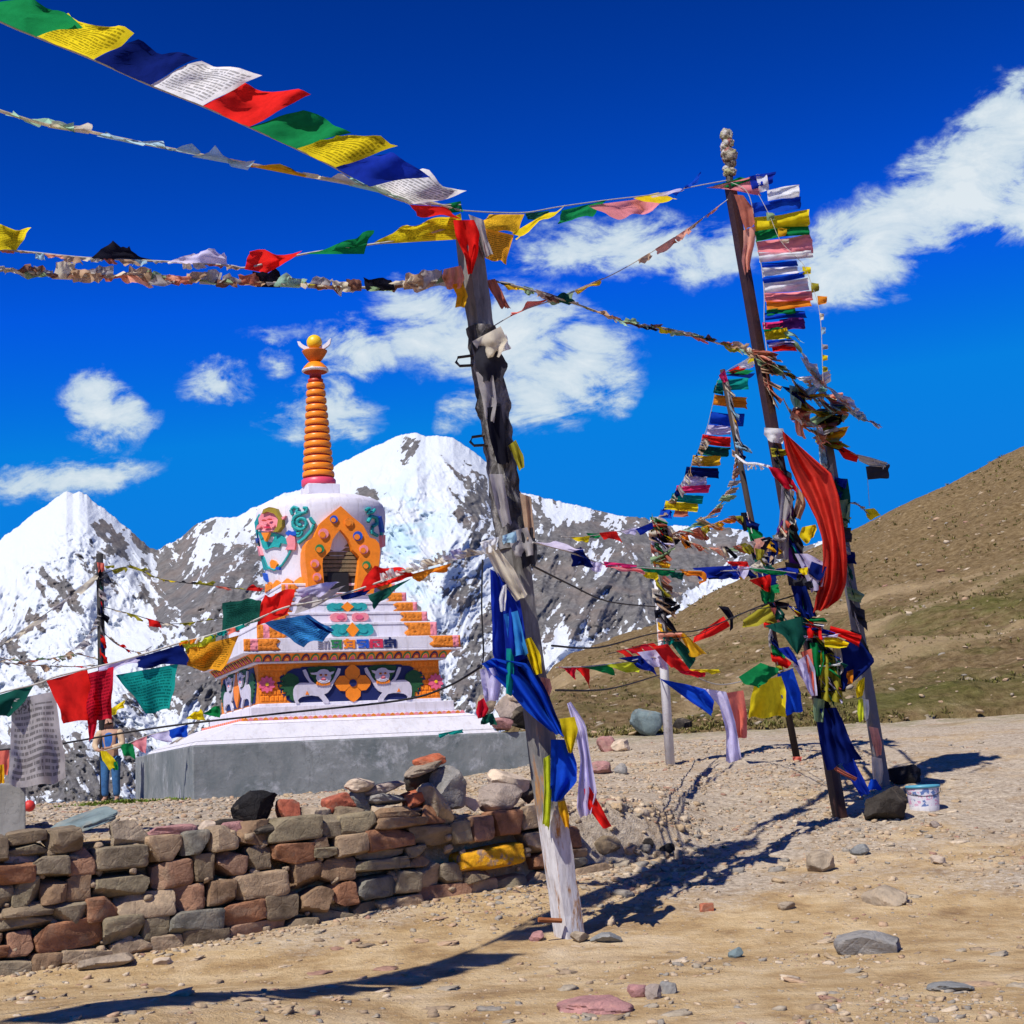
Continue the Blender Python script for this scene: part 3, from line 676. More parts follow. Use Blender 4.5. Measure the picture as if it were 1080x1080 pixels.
# ------------------------------------------------------------------ the stupa
AL = math.radians(21.5)
E1 = np.array([math.cos(AL), math.sin(AL), 0]); E2 = np.array([-math.sin(AL), math.cos(AL), 0]); EZ = np.array([0, 0, 1.0])
NL = P(273, 742.5, 27.0); NL[2] = 0
SW, SD = 3.38, 3.6                                            # width and depth of the square throne
def C(u, v, z): return NL+E1*u+E2*v+EZ*z
def front(px, py, off=0.0):
    """photo pixel -> (u, z) on the front plane v = -off"""
    r = ray(px, py); p0 = NL-E2*off; t = ((p0-CAM)@E2)/(r@E2); p = CAM+r*t
    return float((p-NL)@E1), float(p[2])
AX = SW/2-.03; AY = SD/2-.1                                     # axis of the dome
M_WHITE = paint('white_limewash', (.68, .655, .72), .75, .12, 3, .25, .2)
M_SLAB = paint('white_slab_paint', (.60, .59, .63), .75, .14, 3, .3, .2, (.52, .51, .52))
def mk_concrete(nm, a, b, c2):
    m, t, o = new_mat(nm); co = objco(t)
    n = NOISE(t, co, 1.3, 8, .65, .6); n2 = NOISE(t, co, 7, 7, .7); n3_ = NOISE(t, co, 1.0, 7, .7, 1.5)
    col = RAMP(t, n, [(.3, a), (.55, b), (.75, sc3(b, 1.25))])
    col = MIXC(t, MATH(t, 'MULTIPLY', MAPR(t, n3_, .54, .66), MAPR(t, n2, .42, .6, 0, .55)), col, c2)
    col = MIXC(t, MAPR(t, n2, .6, .72, 0, .35), col, (.06, .07, .07))
    mp = N(t, 'ShaderNodeMapping'); mp.inputs['Scale'].default_value = (3.2, 3.2, .35); L(t, co, mp.inputs[0])
    col = MIXC(t, MAPR(t, NOISE(t, mp.outputs[0], 2.4, 6, .7), .55, .68, 0, .55), col, sc3(b, .55))
    wv_ = N(t, 'ShaderNodeTexVoronoi', feature='DISTANCE_TO_EDGE'); wv_.inputs['Scale'].default_value = .9; dv = N(t, 'ShaderNodeVectorMath', operation='ADD'); L(t, co, dv.inputs[0]); L(t, NOISE(t, co, 3, 5, .6, 0, 1), dv.inputs[1]); L(t, dv.outputs[0], wv_.inputs['Vector'])
    col = MIXC(t, MATH(t, 'MULTIPLY', MAPR(t, wv_.outputs[0], .0, .010, .35, 0), MATH(t, 'GREATER_THAN', n, .5)), col, (.03, .035, .035))
    principled(t, o, col, .9, (n2, .45, .03), .2); return m
M_CONC = mk_concrete('grey_cement', (.10, .125, .13), (.20, .215, .215), (.56, .57, .60))
M_ORANGE = paint('orange_relief_paint', (.86, .255, .018), .6, .4, 16, 1.0, .35)
M_ORNG2 = paint('orange_paint', (.84, .225, .010), .55, .2, 10, .3, .35)
M_PINK = paint('pink_paint', (.80, .26, .30), .55, .2, 12, .3)
M_HOTPINK = paint('hot_pink_paint', (.76, .12, .22), .55, .25, 14, .3)
M_TEAL = paint('teal_paint', (.015, .34, .34), .55, .35, 14, .5)
M_NAVY = paint('navy_paint', (.006, .014, .09), .55, .2, 8, .1)
M_GREENP = paint('dark_green_paint', (.008, .075, .022), .6, .4, 14, .5)
M_MIDGREEN = paint('green_paint', (.02, .22, .07), .6, .2, 10, .2)
M_LION = paint('pale_lilac_paint', (.55, .52, .60), .6, .2, 8, .3)
M_BLUEP = paint('blue_paint', (.01, .09, .52), .55, .2, 10, .2)
M_REDP = paint('red_paint', (.62, .03, .08), .55, .2, 10, .2)
M_YELP = paint('yellow_paint', (.82, .50, .01), .4, .12, 8, .1, .5)
M_OLIVEP = paint('olive_paint', (.30, .22, .02), .6, .3, 14, .4)
M_BLACKP = paint('black_paint_and_opening', (.012, .012, .014), .6, .2, 8, .1)
M_RINGO = paint('ring_orange', (.88, .25, .008), .35, .12, 8, .08, .5)
M_RINGR = paint('ring_groove_red', (.44, .035, .010), .45, .2, 8, .1, .4)
M_RINGP = paint('spire_base_pink', (.66, .06, .12), .4, .2, 6, .1, .5)
M_BRONZE = paint('dim_bronze', (.20, .15, .08), .5, .5, 12, .6)
stupa = thing('stupa', C(SW/2, SD/2, 1.3), 'white Buddhist stupa with orange ringed spire, on a grey cement platform', 'stupa')
def sbox(mb, u0, u1, v0, v1, z0, z1, mi=0):
    return mb.hexa([C(u0, v0, z0), C(u1, v0, z0), C(u1, v1, z0), C(u0, v1, z0)], [C(u0, v0, z1), C(u1, v0, z1), C(u1, v1, z1), C(u0, v1, z1)], mi)
def sfrus(mb, b, zb_, t, zt, mi=0):
    q = lambda r, z: [C(r[0], r[2], z), C(r[1], r[2], z), C(r[1], r[3], z), C(r[0], r[3], z)]
    return mb.hexa(q(b, zb_), q(t, zt), mi)
def bevel(o, w=.012, seg=2):
    b = o.modifiers.new('edge', 'BEVEL'); b.width = w; b.segments = seg; b.limit_method = 'ANGLE'; return o
plat = sbox(MB(), -1.31, 5.15, -.80, 6.6, .55, 2.262).build('platform', M_CONC, stupa); bevel(plat, .02)
m = MB(); sfrus(m, (-1.30, 4.22, -.79, 4.9), 2.265, (-1.22, 4.14, -.72, 4.8), 2.33); sfrus(m, (-1.22, 4.14, -.72, 4.8), 2.333, (-.56, 3.91, -.45, 4.2), 2.60)
bevel(m.build('base_slab', M_SLAB, stupa), .015)
m = MB(); sfrus(m, (-.56, 3.91, -.45, 4.2), 2.602, (-.42, 3.78, -.38, 4.0), 2.655)
slab2 = bevel(m.build('slab_ledge', M_WHITE, stupa), .01)
# scalloped orange trim on the ledge
m = MB(); nsc = 46
for k in range(nsc):
    u = -.36+(k+.5)*(3.72-(-.36))/nsc; 
    m.prism([C(u-.043, -.345, 2.658), C(u+.043, -.345, 2.658), C(u+.036, -.345, 2.69), C(u, -.345, 2.712), C(u-.036, -.345, 2.69)], -E2, .03, k % 2)
for k in range(40):
    v = -.30+(k+.5)*4.2/40
    m.prism([C(-.325, v+.05, 2.658), C(-.325, v-.05, 2.658), C(-.325, v-.04, 2.69), C(-.325, v, 2.712), C(-.325, v+.04, 2.69)], -E1, .03, k % 2)
m.build('scalloped_trim', [M_ORANGE, M_PINK], stupa)
m = MB(); sbox(m, -.30, 3.64, -.33, 3.92, 2.656, 2.72); sbox(m, -.20, 3.56, -.25, 3.85, 2.721, 2.90)
sbox(m, -.02, 3.40, -.02, 3.62, 2.902, 2.962)
bevel(m.build('step', M_WHITE, stupa), .012)
throne = sbox(MB(), 0, SW, 0, SD, 2.963, 3.665).build('throne', M_ORANGE, stupa)
# ----- the painted relief panels: traced outlines on the front plane, laid on in layers
def fpoly(mb, pts, sx, ox, sy, oy, off, t, mi=0):
    q = [front(x/sx+ox, y/sy+oy) for (x, y) in pts]
    return mb.prism([C(u, -off, z) for (u, z) in q], -E2, t, mi)
S5 = (7.714, 220, 7.714, 660)
UC = front(371.8, 722)[0]                                      # the flower in the middle of the panel
navy = [(555, 465), (590, 400), (630, 395), (640, 375), (690, 350), (745, 345), (760, 335)]
q = [front(x/7.714+220, y/7.714+660) for (x, y) in navy]
q += [(UC, front(371.8, 702)[1])]
half = q; full = half+[(2*UC-u, z) for (u, z) in half[::-1][1:]]
low = [front(x/7.714+220, y/7.714+660) for (x, y) in [(555, 480), (590, 545), (620, 590), (680, 632)]]
full = full+[(2*UC-u, z-.0) for (u, z) in low]+[(u, z) for (u, z) in low[::-1]]
MB().prism([C(u, -.001, z) for (u, z) in full], -E2, .012).build('dark_panel', M_NAVY, throne)
def fret(u0, u1):
    m = MB(); nu, nz = int((u1-u0)/.011), 60; z0, z1 = 2.985, 3.645; vs = []
    for j in range(nz+1):
        for i in range(nu+1):
            u = u0+(u1-u0)*i/nu; z = z0+(z1-z0)*j/nz
            row = (j/nz*6) % 1; cel = ((u-u0)/.085+.5*(int(j/nz*6) % 2)) % 1
            up = .016 if (.25 < row < .9 and .18 < cel < .92) else .002
            if i in (0, nu) or j in (0, nz): up = .001
            vs.append(C(u, -up, z))
    m.add(vs, [(j*(nu+1)+i, j*(nu+1)+i+1, (j+1)*(nu+1)+i+1, (j+1)*(nu+1)+i) for j in range(nz) for i in range(nu)])
    m.build('fretwork', M_ORNG2, throne)
fret(.02, .50); fret(2.86, 3.36)
def disc(cu, cz, ru, rz, n=20, ph=0): return [(cu+ru*math.cos(2*math.pi*k/n+ph), cz+rz*math.sin(2*math.pi*k/n+ph)) for k in range(n)]
def petal_flower(name, cu, cz, r, npet, mats, off, par, mir=1, plane='f', w=.34):
    m = MB()
    mk = (lambda u, z: C(u, -off, z)) if plane == 'f' else (lambda v, z: C(-off, v, z))
    nr = -E2 if plane == 'f' else -E1
    for k in range(npet):
        a = 2*math.pi*k/npet+math.pi/2; d = (math.cos(a), math.sin(a)); e = (-d[1], d[0])
        pts = []
        for (s, ww) in [(0.12, .3), (.45, 1), (.72, .95), (.92, .45), (1.02, 0)]: pts.append((s, ww))
        poly = [(cu+r*(s*d[0]+ww*w*e[0]), cz+r*(s*d[1]+ww*w*e[1])) for s, ww in pts]+[(cu+r*(s*d[0]-ww*w*e[0]), cz+r*(s*d[1]-ww*w*e[1])) for s, ww in pts[:-1][::-1]]
        if plane != 'f': poly = poly[::-1]
        m.prism([mk(u, z) for u, z in poly[::-1]], nr, .022+.004*(k % 2), 0)
    m.prism([mk(u, z) for u, z in disc(cu, cz, r*.2, r*.2, 14)], nr, .04, 1)
    return m.build(name, mats, par)
petal_flower('flower', UC, front(371.8, 720.5)[1], .335, 4, [M_ORNG2, M_NAVY], .013, throne, w=.42)
petal_flower('lotus', front(281, 722)[0], front(281, 722)[1], .15, 10, [M_HOTPINK, M_YELP], .018, throne, w=.26)
petal_flower('lotus', front(459, 719)[0], front(459, 719)[1], .15, 10, [M_HOTPINK, M_YELP], .018, throne, w=.26)
LION = [(762, 362), (785, 356), (800, 385), (815, 425), (832, 452), (865, 474), (900, 480), (960, 478), (995, 455), (1015, 425), (1030, 385), (1050, 345), (1070, 352), (1062, 390), (1035, 430), (1012, 470), (990, 515), (965, 545), (935, 560), (955, 585), (975, 612), (972, 632), (935, 632), (920, 605), (890, 575), (840, 568), (795, 572), (755, 580), (735, 592), (722, 610), (735, 632), (706, 632), (690, 600), (684, 560), (686, 520), (700, 490), (735, 466), (780, 464), (818, 466), (800, 440), (775, 400)]
HEAD = [(878, 378), (900, 360), (930, 355), (960, 362), (978, 380), (1015, 372), (1005, 392), (985, 402), (990, 430), (975, 458), (945, 470), (910, 470), (880, 455), (868, 428), (872, 402), (830, 398), (822, 385), (850, 384)]
MANE = [(800, 345), (840, 338), (900, 330), (960, 330), (1010, 335), (1035, 350), (1020, 385), (1010, 430), (990, 470), (950, 490), (900, 488), (862, 470), (845, 430), (825, 410), (812, 380)]
TAIL = [(600, 420), (575, 440), (605, 450), (572, 475), (600, 485), (578, 510), (612, 515), (600, 540), (632, 540), (625, 575), (655, 565), (660, 600), (690, 615), (690, 500), (735, 460), (725, 420), (690, 395), (655, 385), (625, 395)]
def lion(mir):
    f = lambda pts: [(u if mir < 0 else 2*UC-u, z) for (u, z) in [front(x/7.714+220, y/7.714+660) for (x, y) in pts]]
    def pr(mb, pts, off, t, mi=0):
        q = f(pts); q = q if mir > 0 else q
        return mb.prism([C(u, -off, z) for u, z in q], -E2, t, mi)
    b = pr(MB(), LION, .0135, .035).build('lion', M_LION, throne)
    pr(MB(), TAIL, .0134, .022).build('tail', M_GREENP, b)
    pr(MB(), MANE, .0132, .030).build('mane', M_GREENP, b)
    h = MB(); pr(h, HEAD, .049, .03, 0)
    dd = lambda cx, cy, rx, ry, n=14: [(cx+rx*math.cos(2*math.pi*k/n), cy+ry*math.sin(2*math.pi*k/n)) for k in range(n)]
    for ex in (905, 945): pr(h, dd(ex, 403, 12, 9), .08, .008, 1); pr(h, dd(ex, 402, 6, 5), .0885, .006, 2)
    pr(h, dd(925, 428, 14, 11), .08, .02, 3); pr(h, [(885, 425), (965, 425), (955, 452), (925, 460), (895, 452)], .079, .006, 4); pr(h, dd(925, 440, 22, 5), .086, .006, 5)
    h.build('head', [M_LION, M_ORNG2, M_BLACKP, M_PINK, M_WHITE, M_REDP], b)
    c = MB()
    for k in range(6): pr(c, dd(878+k*19, 470+6*math.sin(k*.63), 9, 16, 8), .05, .02, 0)
    c.build('collar', M_ORNG2, b)
    pr(MB(), [(795, 530), (812, 562), (783, 562)], .049, .008).build('flank_flame', M_ORNG2, b)
lion(-1); lion(1)
# left face: two narrow lions on blue with a leaf shape between them
def lpoly(mb, pts, off, t, mi=0): return mb.prism([C(-off, v*SD, 2.963+.70*z) for v, z in pts], -E1, t, mi)
def lion_side(v0, sgn):
    f = lambda pts: [(v0+sgn*(x-865)/1150, 1-(y-335)/300) for x, y in pts]
    b = lpoly(MB(), f(LION), .014, .03).build('lion', M_LION, throne)
    lpoly(MB(), f(MANE), .0132, .026).build('mane', M_GREENP, b)
    lpoly(MB(), f(TAIL), .0134, .02).build('tail', M_GREENP, b)
    h = MB(); lpoly(h, f(HEAD), .045, .03, 0)
    for ex in (905, 945): lpoly(h, f([(ex-10, 412), (ex+10, 412), (ex, 392)]), .076, .008, 1)
    lpoly(h, f([(910, 435), (940, 435), (925, 418)]), .076, .012, 2)
    h.build('head', [M_LION, M_NAVY, M_PINK], b)
lpoly(MB(), [(.08, .04), (.03, .5), (.10, .96), (.92, .96), (.97, .5), (.90, .04)], .0, .012).build('dark_panel', M_NAVY, throne)
lion_side(.30, 1); lion_side(.72, -1)
lpoly(MB(), [(.51, .05), (.45, .3), (.43, .55), (.51, .95), (.59, .55), (.57, .3)], .013, .03).build('leaf_ornament', M_ORNG2, throne)
# cornice with a row of petals
corn = MB(); sbox(corn, -.10, 3.48, -.13, 3.7, 3.667, 3.698)
corn = bevel(corn.build('cornice_strip', M_WHITE, stupa), .006)
m = MB(); sfrus(m, (-.10, 3.48, -.12, 3.7), 3.70, (-.20, 3.58, -.23, 3.8), 3.828)
band = m.build('petal_band', M_ORNG2, stupa)
m = MB(); npet = 21
def pt_band(s, along, zz, side):
    z = 3.70+.128*zz; o = .12+.11*zz+.004
    return C(along, -o, z) if side == 'f' else C(-(.10+.10*zz)-.004, along, z)
for side, a0, a1, n_ in (('f', -.12, 3.5, npet), ('l', -.05, 3.65, 22)):
    nr = -E2 if side == 'f' else -E1
    for k in range(n_):
        c = a0+(k+.5)*(a1-a0)/n_; w = (a1-a0)/n_*.46
        for (rr, mi, t) in ((1.0, 0 if k % 2 else 1, .010), (.74, 2 if k % 2 else 3, .018), (.48, 3 if k % 2 else 4, .026)):
            arc = [(c+w*rr*math.cos(math.pi*j/8), .02+.86*rr*math.sin(math.pi*j/8)) for j in range(9)]
            if side == 'l': arc = arc[::-1]
            m.prism([pt_band(0, a, z, side) for a, z in arc[::-1]] if side == 'l' else [pt_band(0, a, z, side) for a, z in arc], nr, t, mi)
m.build('petals', [M_NAVY, M_MIDGREEN, M_RINGR, M_RINGO, M_HOTPINK], band)
m = MB(); sbox(m, -.34, 3.74, -.32, 3.95, 3.83, 3.868); sbox(m, -.32, 3.725, -.305, 3.93, 3.869, 4.095)
tier = bevel(m.build('cornice_slab', M_WHITE, stupa), .01)
def emboss(name, u0, u1, z0, z1, off, par, wav=.03, seed=1, pink_at=None, jag=(0, 1)):
    """orange moulded corner block: a bumpy relief panel with a ragged inner edge"""
    m = MB(); rg = random.Random(seed); nu, nz = max(4, int((u1-u0)/.022)), max(3, int((z1-z0)/.022))
    vs = []
    for j in range(nz+1):
        for i in range(nu+1):
            a = i/nu; b = j/nz; u = u0+(u1-u0)*a; z = z0+(z1-z0)*b
            if jag[0] and i == 0: u += .05*math.sin(b*9+seed)
            if jag[1] and i == nu: u += .05*math.sin(b*9+seed)
            bumpv = .012+wav*(.5+.5*math.sin(u*41+3*math.sin(z*37))*math.sin(z*44+2*math.sin(u*29)))
            if j in (0, nz) or i in (0, nu): bumpv = 0.003
            vs.append(C(u, -off-bumpv, z))
    fs = [(j*(nu+1)+i, j*(nu+1)+i+1, (j+1)*(nu+1)+i+1, (j+1)*(nu+1)+i) for j in range(nz) for i in range(nu)]
    m.add(vs, fs)
    for k in range(len(fs)):
        i = k % nu
        if pink_at and pink_at[0] <= i/nu <= pink_at[1]: m.m[k] = 1
    return m.build(name, [M_ORANGE, M_PINK], par, smooth=True)
emboss('corner_relief', -.31, .30, 3.875, 4.09, .306, tier, seed=1, pink_at=(.15, .4), jag=(0, 1)); emboss('corner_relief', 3.16, 3.72, 3.875, 4.09, .306, tier, seed=2, pink_at=(.72, .9), jag=(1, 0))
# six syllables on the cornice slab, built of strokes on a 6 x 8 grid
GLY = [
 ('grey', [(0, 6.6, 2.4, 7.2), (0, 4.6, 2.4, 5.2), (0, 2.6, 2.4, 3.2), (0, .6, 2.4, 1.2), (3.2, .3, 3.8, 6.9), (4.9, .3, 5.5, 7.6), (3.2, 6.2, 5.5, 6.8)]),
 ('green', [(0, 6.6, 6, 8), (.4, 3.4, 3.6, 4.4), (.4, 4.4, 1.4, 6.6), (2.6, 2.0, 3.6, 4.4), (.2, .8, 3.2, 2.0), (4.4, 0, 5.6, 6.6), (3.6, 3.6, 4.4, 4.6)]),
 ('yellow', [(0, 6.2, 6, 7.6), (1.2, 7.6, 2.6, 8.8), (.4, 3.6, 4.4, 4.8), (.4, 4.8, 1.6, 6.2), (.2, .2, 2.0, 1.6), (1.4, 1.6, 2.8, 3.6), (4.6, 0, 5.8, 6.2), (2.6, 1.2, 4.6, 2.2)]),
 ('blue', [(0, 6.4, 6, 7.8), (.2, 4.2, 1.8, 6.4), (1.8, 3.6, 4.4, 4.6), (3.4, 1.6, 4.6, 3.6), (.8, .4, 3.6, 1.6), (4.8, 0, 6, 6.4)]),
 ('red', [(0, 6.4, 6, 8), (0, 0, 1.2, 6.4), (1.2, 3.2, 3.0, 4.4), (2.0, .6, 3.2, 3.2), (3.2, .6, 4.6, 1.6), (4.6, 0, 6, 6.4), (3.4, 4.2, 4.6, 5.4)]),
 ('navy', [(2.4, 7.6, 3.4, 9.6), (0, 6.2, 6, 7.6), (.2, 3.0, 1.4, 6.2), (1.4, 4.2, 4.6, 5.2), (4.8, 0, 6, 6.2), (0, .2, 3.6, 1.4), (2.4, 1.4, 3.6, 3.6)])]
GM = {'grey': paint('grey_lettering', (.28, .27, .34), .6), 'green': M_MIDGREEN, 'yellow': M_RINGO, 'blue': M_BLUEP, 'red': M_REDP, 'navy': M_NAVY}
gx = [334.5, 348.5, 361.5, 375.5, 389.5, 404.5, 418.5]
for k, (cn_, st) in enumerate(GLY):
    u0, _ = front(gx[k]+.8, 680, .32); u1, _ = front(gx[k+1]-.6, 680, .32); w = (u1-u0)/6; h = .020
    m = MB()
    for (a, b, c, d) in st:
        m.prism([C(u0+a*w, -.3055, 3.885+b*h), C(u0+c*w, -.3055, 3.885+b*h), C(u0+c*w, -.3055, 3.885+d*h), C(u0+a*w, -.3055, 3.885+d*h)], -E2, .022)
    m.build('syllable', GM[cn_], tier)
# stepped tiers
TI = [(0, 3.36, 0, 3.6, 4.096, 4.39), (.14, 3.23, .15, 3.45, 4.391, 4.60), (.29, 3.09, .30, 3.30, 4.601, 4.80), (.44, 2.93, .45, 3.15, 4.801, 5.0), (.60, 2.76, .60, 3.0, 5.001, 5.19)]
for k, (a, b, c, d, z0, z1) in enumerate(TI):
    m = MB(); sbox(m, a, b, c, d, z0, z1-.055); sbox(m, a-.015, b+.015, c-.015, d+.015, z1-.054, z1)
    t_ = bevel(m.build('tier', M_WHITE, stupa), .012)
    w = [.58, .48, .42, .36, .3][k]
    emboss('corner_relief', a-.01, a+w*.9, z0+.015, z1-.02, -c+.016, t_, seed=5+k, pink_at=(.2, .4), jag=(0, 1)); emboss('corner_relief', b-w, b+.01, z0+.015, z1-.02, -c+.016, t_, seed=15+k, pink_at=(.75, 1), jag=(1, 0))
    if k in (0, 1, 2):
        cu = UC+.02-.0*k; mm = [M_TEAL, M_PINK, M_TEAL][k]
        wid = [.62, .55, .58][k]; mo = MB(); zc = (z0+z1)/2; hh = (z1-z0)*.40
        for sg in (-1, 1):
            pts = [(cu+sg*(.05+wid*.5*s), zc+hh*ww) for s, ww in [(0, -.5), (.15, -.95), (.4, -.8), (.65, -1), (.9, -.85), (1.1, -.5), (1.15, .1), (1.05, .7), (.8, 1), (.5, .8), (.3, 1), (.1, .8), (0, .4)]]
            if sg < 0: pts = pts[::-1]
            mo.prism([C(u, c-.0005 if False else c-.003, z) for u, z in pts], -E2, .045, 0)
            mo.prism([C(u, c-.05, z) for u, z in disc(cu+sg*wid*.32, zc, wid*.14, hh*.5, 12)], -E2, .012, 1 if k == 1 else 0)
        if k != 1: mo.prism([C(u, c-.02, z) for u, z in [(cu, zc-hh*1.2), (cu+.12, zc), (cu, zc+hh*1.2), (cu-.12, zc)]], -E2, .05, 2)
        mo.build('ornament', [mm, M_HOTPINK, M_RINGO], t_)
# dome
AXP = C(AX, AY, 0)
dome_prof = [(1.02, 5.191), (1.05, 5.26), (1.10, 5.6), (1.17, 6.0), (1.225, 6.3), (1.255, 6.55), (1.25, 6.70), (1.215, 6.80), (1.14, 6.875), (1.02, 6.92), (.9, 6.935), (.6, 6.965)]
def smooth_prof(pr, n=40):
    a = np.array(pr); s = np.linspace(0, len(a)-1, n); return [(float(np.interp(x, range(len(a)), a[:, 0])), float(np.interp(x, range(len(a)), a[:, 1]))) for x in s]
dome = MB().lathe(AXP, smooth_prof(dome_prof), 96).build('dome', M_WHITE, stupa, smooth=True)
lot = MB()
for k in range(24):
    th = 2*math.pi*k/24; c = AXP+np.array([math.cos(th), math.sin(th), 0])*1.06
    e = np.array([-math.sin(th), math.cos(th), 0]); nr = np.array([math.cos(th), math.sin(th), 0])
    lot.prism([c-e*.13+EZ*5.193, c+e*.13+EZ*5.193, c+e*.12+EZ*5.27, c+EZ*5.34, c-e*.12+EZ*5.27], nr, .05, k % 2)
lot.build('lotus_ring', [M_ORANGE, M_ORNG2], dome)
# niche: a thick arched frame standing out of the dome front
OFFN = -(AY-1.30)                                                # its front plane (v = 0.40)
def on_front(px, py, off): u, z = front(px, py, off); return u, z
def z3(x, y): return x/6.353+250, y/6.353+510
OUT = [(695, 150), (770, 220), (845, 280), (872, 330), (890, 362), (925, 372), (952, 400), (960, 450), (955, 520), (945, 580), (930, 650), (915, 735),
       (478, 735), (474, 650), (466, 580), (458, 520), (456, 450), (464, 405), (485, 375), (520, 355), (530, 325), (555, 268), (620, 210)]
INN = [(692, 308), (722, 340), (750, 378), (768, 420), (775, 445), (798, 465), (820, 490), (818, 540), (812, 590), (806, 650), (800, 700), (796, 735),
       (588, 735), (584, 690), (580, 640), (576, 590), (572, 540), (576, 500), (600, 475), (622, 452), (630, 420), (640, 378), (664, 340)]
def niche_pts(lst): return [front(*z3(x, y), OFFN) for x, y in lst]
no, ni = niche_pts(OUT), niche_pts(INN); n_ = len(no); m = MB()
vs = []
for off in (.40, .95):
    vs += [C(u, off, z) for u, z in no]+[C(u, off, z) for u, z in ni]
fs = []
for i in range(n_):
    j = (i+1) % n_
    fs += [(i, n_+i, n_+j, j), (j, 2*n_+j, 2*n_+i, i), (n_+i, 3*n_+i, 3*n_+j, n_+j)]
m.add(vs, fs)
niche = m.build('niche_frame', M_ORNG2, dome)
for k, (x, y, rr, mm) in enumerate([(648, 240, 26, M_BLUEP), (808, 352, 32, M_BLUEP), (578, 336, 34, M_PINK), (553, 438, 30, M_MIDGREEN), (848, 442, 30, M_PINK), (520, 538, 28, M_PINK), (866, 548, 28, M_MIDGREEN), (535, 628, 28, M_PINK), (748, 262, 30, M_ORANGE)]):
    u, z = front(*z3(x, y), OFFN); r_ = rr/6.353*.0178
    mb = MB().prism([C(a, .3995, b) for a, b in disc(u, z, r_, r_, 18)], -E2, .03)
    mb.prism([C(a, .368, b) for a, b in disc(u-.25*r_, z-.25*r_, r_*.62, r_*.62, 14)], -E2, .012, 1)
    mb.build('roundel', [mm, M_ORNG2], niche)
bb = niche_pts([(560, 300), (830, 300), (830, 735), (560, 735)])
m = MB(); m.prism([C(u, .60, z) for u, z in bb[::-1]], -E2, .01)
rec = m.build('niche_back', paint('niche_dark', (.03, .03, .028), .8), niche)
m = MB()
za, zb2 = bb[2][1], bb[0][1]; ua, ub = bb[0][0], bb[1][0]; umid = (ua+ub)/2+.02
for k in range(11):                                               # slatted backing in the niche
    z = za+.35+k*(zb2-za-.35)/11; m.prism([C(ua+.06, .588, z), C(ub-.06, .588, z), C(ub-.06, .588, z+.06), C(ua+.06, .588, z+.06)], -E2, .02+.008*(k % 2))
m.build('slats', M_BRONZE, rec)
m = MB(); m.prism([C(u, .56, z) for u, z in niche_pts([(622, 590), (760, 590), (765, 735), (615, 735)])][::-1], -E2, .02); m.build('dark_opening', M_BLACKP, rec)  # black panel painting in the darkness of the opening below the slats
# garland creature and scrolls on the left of the dome: traced outlines wrapped onto the dome
def dome_r(z): a = np.array(dome_prof); return float(np.interp(z, a[:, 1], a[:, 0]))
def on_dome(px, py, lift=0.0):
    r = ray(px, py); R_ = 1.2
    for _ in range(6):
        o = CAM-AXP; a = r[0]**2+r[1]**2; b = 2*(o[0]*r[0]+o[1]*r[1]); c = o[0]**2+o[1]**2-(R_+lift)**2
        D = b*b-4*a*c
        if D < 0: t = -b/(2*a)
        else: t = (-b-math.sqrt(D))/(2*a)
        p = CAM+r*t; R_ = dome_r(p[2])
    q = p-AXP; q[2] = 0; q = q/np.linalg.norm(q)
    return np.array([AXP[0], AXP[1], p[2]])+q*(R_+lift), q
def dpoly(mb, pts, l0, t, mi=0):
    a = []; b = []
    for x, y in pts:
        px, py = z3(x, y); p, n = on_dome(px, py); a.append(p+n*l0); b.append(p+n*(l0+t))
    n = len(a); return mb.add(a+b, [tuple(range(n-1, -1, -1)), tuple(range(n, 2*n))]+[(i, n+i, n+(i+1) % n, (i+1) % n) for i in range(n)], mi)
def dtube(mb, pts, rad, mi=0, lift=.03):
    P3 = []
    pts = [np.array(p, float) for p in pts]
    for i in range(len(pts)-1):
        for s in np.linspace(0, 1, 5, endpoint=False): P3.append(on_dome(*z3(*(pts[i]*(1-s)+pts[i+1]*s)))[0])
    P3.append(on_dome(*z3(*pts[-1]))[0])
    q = [p+(p-np.array([AXP[0], AXP[1], p[2]]))/1.2*lift for p in P3]
    return mb.tube(q, rad, 7, mi)
FACE = [(165, 235), (185, 200), (215, 178), (255, 172), (285, 195), (300, 235), (338, 218), (325, 240), (300, 262), (295, 300), (265, 318), (225, 322), (190, 318), (165, 300), (150, 310), (155, 285), (170, 270)]
HAIR = [(195, 205), (205, 175), (240, 160), (280, 172), (300, 215), (322, 250), (322, 290), (295, 325), (265, 328), (290, 290), (296, 240), (270, 205), (230, 190)]
m = MB(); dpoly(m, FACE, -.02, .09)
crea = m.build('garland_face', M_PINK, dome)
dpoly(MB(), HAIR, -.02, .12).build('hair', M_OLIVEP, crea)
m = MB()
for ex, ey, rx, ry, mi in [(205, 248, 14, 5, 0), (240, 242, 14, 5, 0), (220, 268, 12, 9, 1), (225, 295, 22, 6, 2), (178, 290, 10, 10, 1), (262, 285, 14, 12, 1)]:
    dpoly(m, [(ex+rx*math.cos(2*math.pi*k/10), ey+ry*math.sin(2*math.pi*k/10)) for k in range(10)], .07, .022 if mi != 1 else .035, mi)
m.build('face_features', [M_RINGR, M_PINK, M_REDP], crea)
m = MB()
dpoly(m, [(150, 320), (200, 345), (240, 330), (300, 345), (345, 380), (350, 410), (300, 400), (290, 430), (250, 425), (200, 445), (185, 430), (170, 380)], -.02, .06)
dpoly(m, [(125, 260), (155, 205), (165, 215), (150, 260), (140, 330), (135, 400), (135, 470), (118, 460), (112, 330)], -.02, .05)
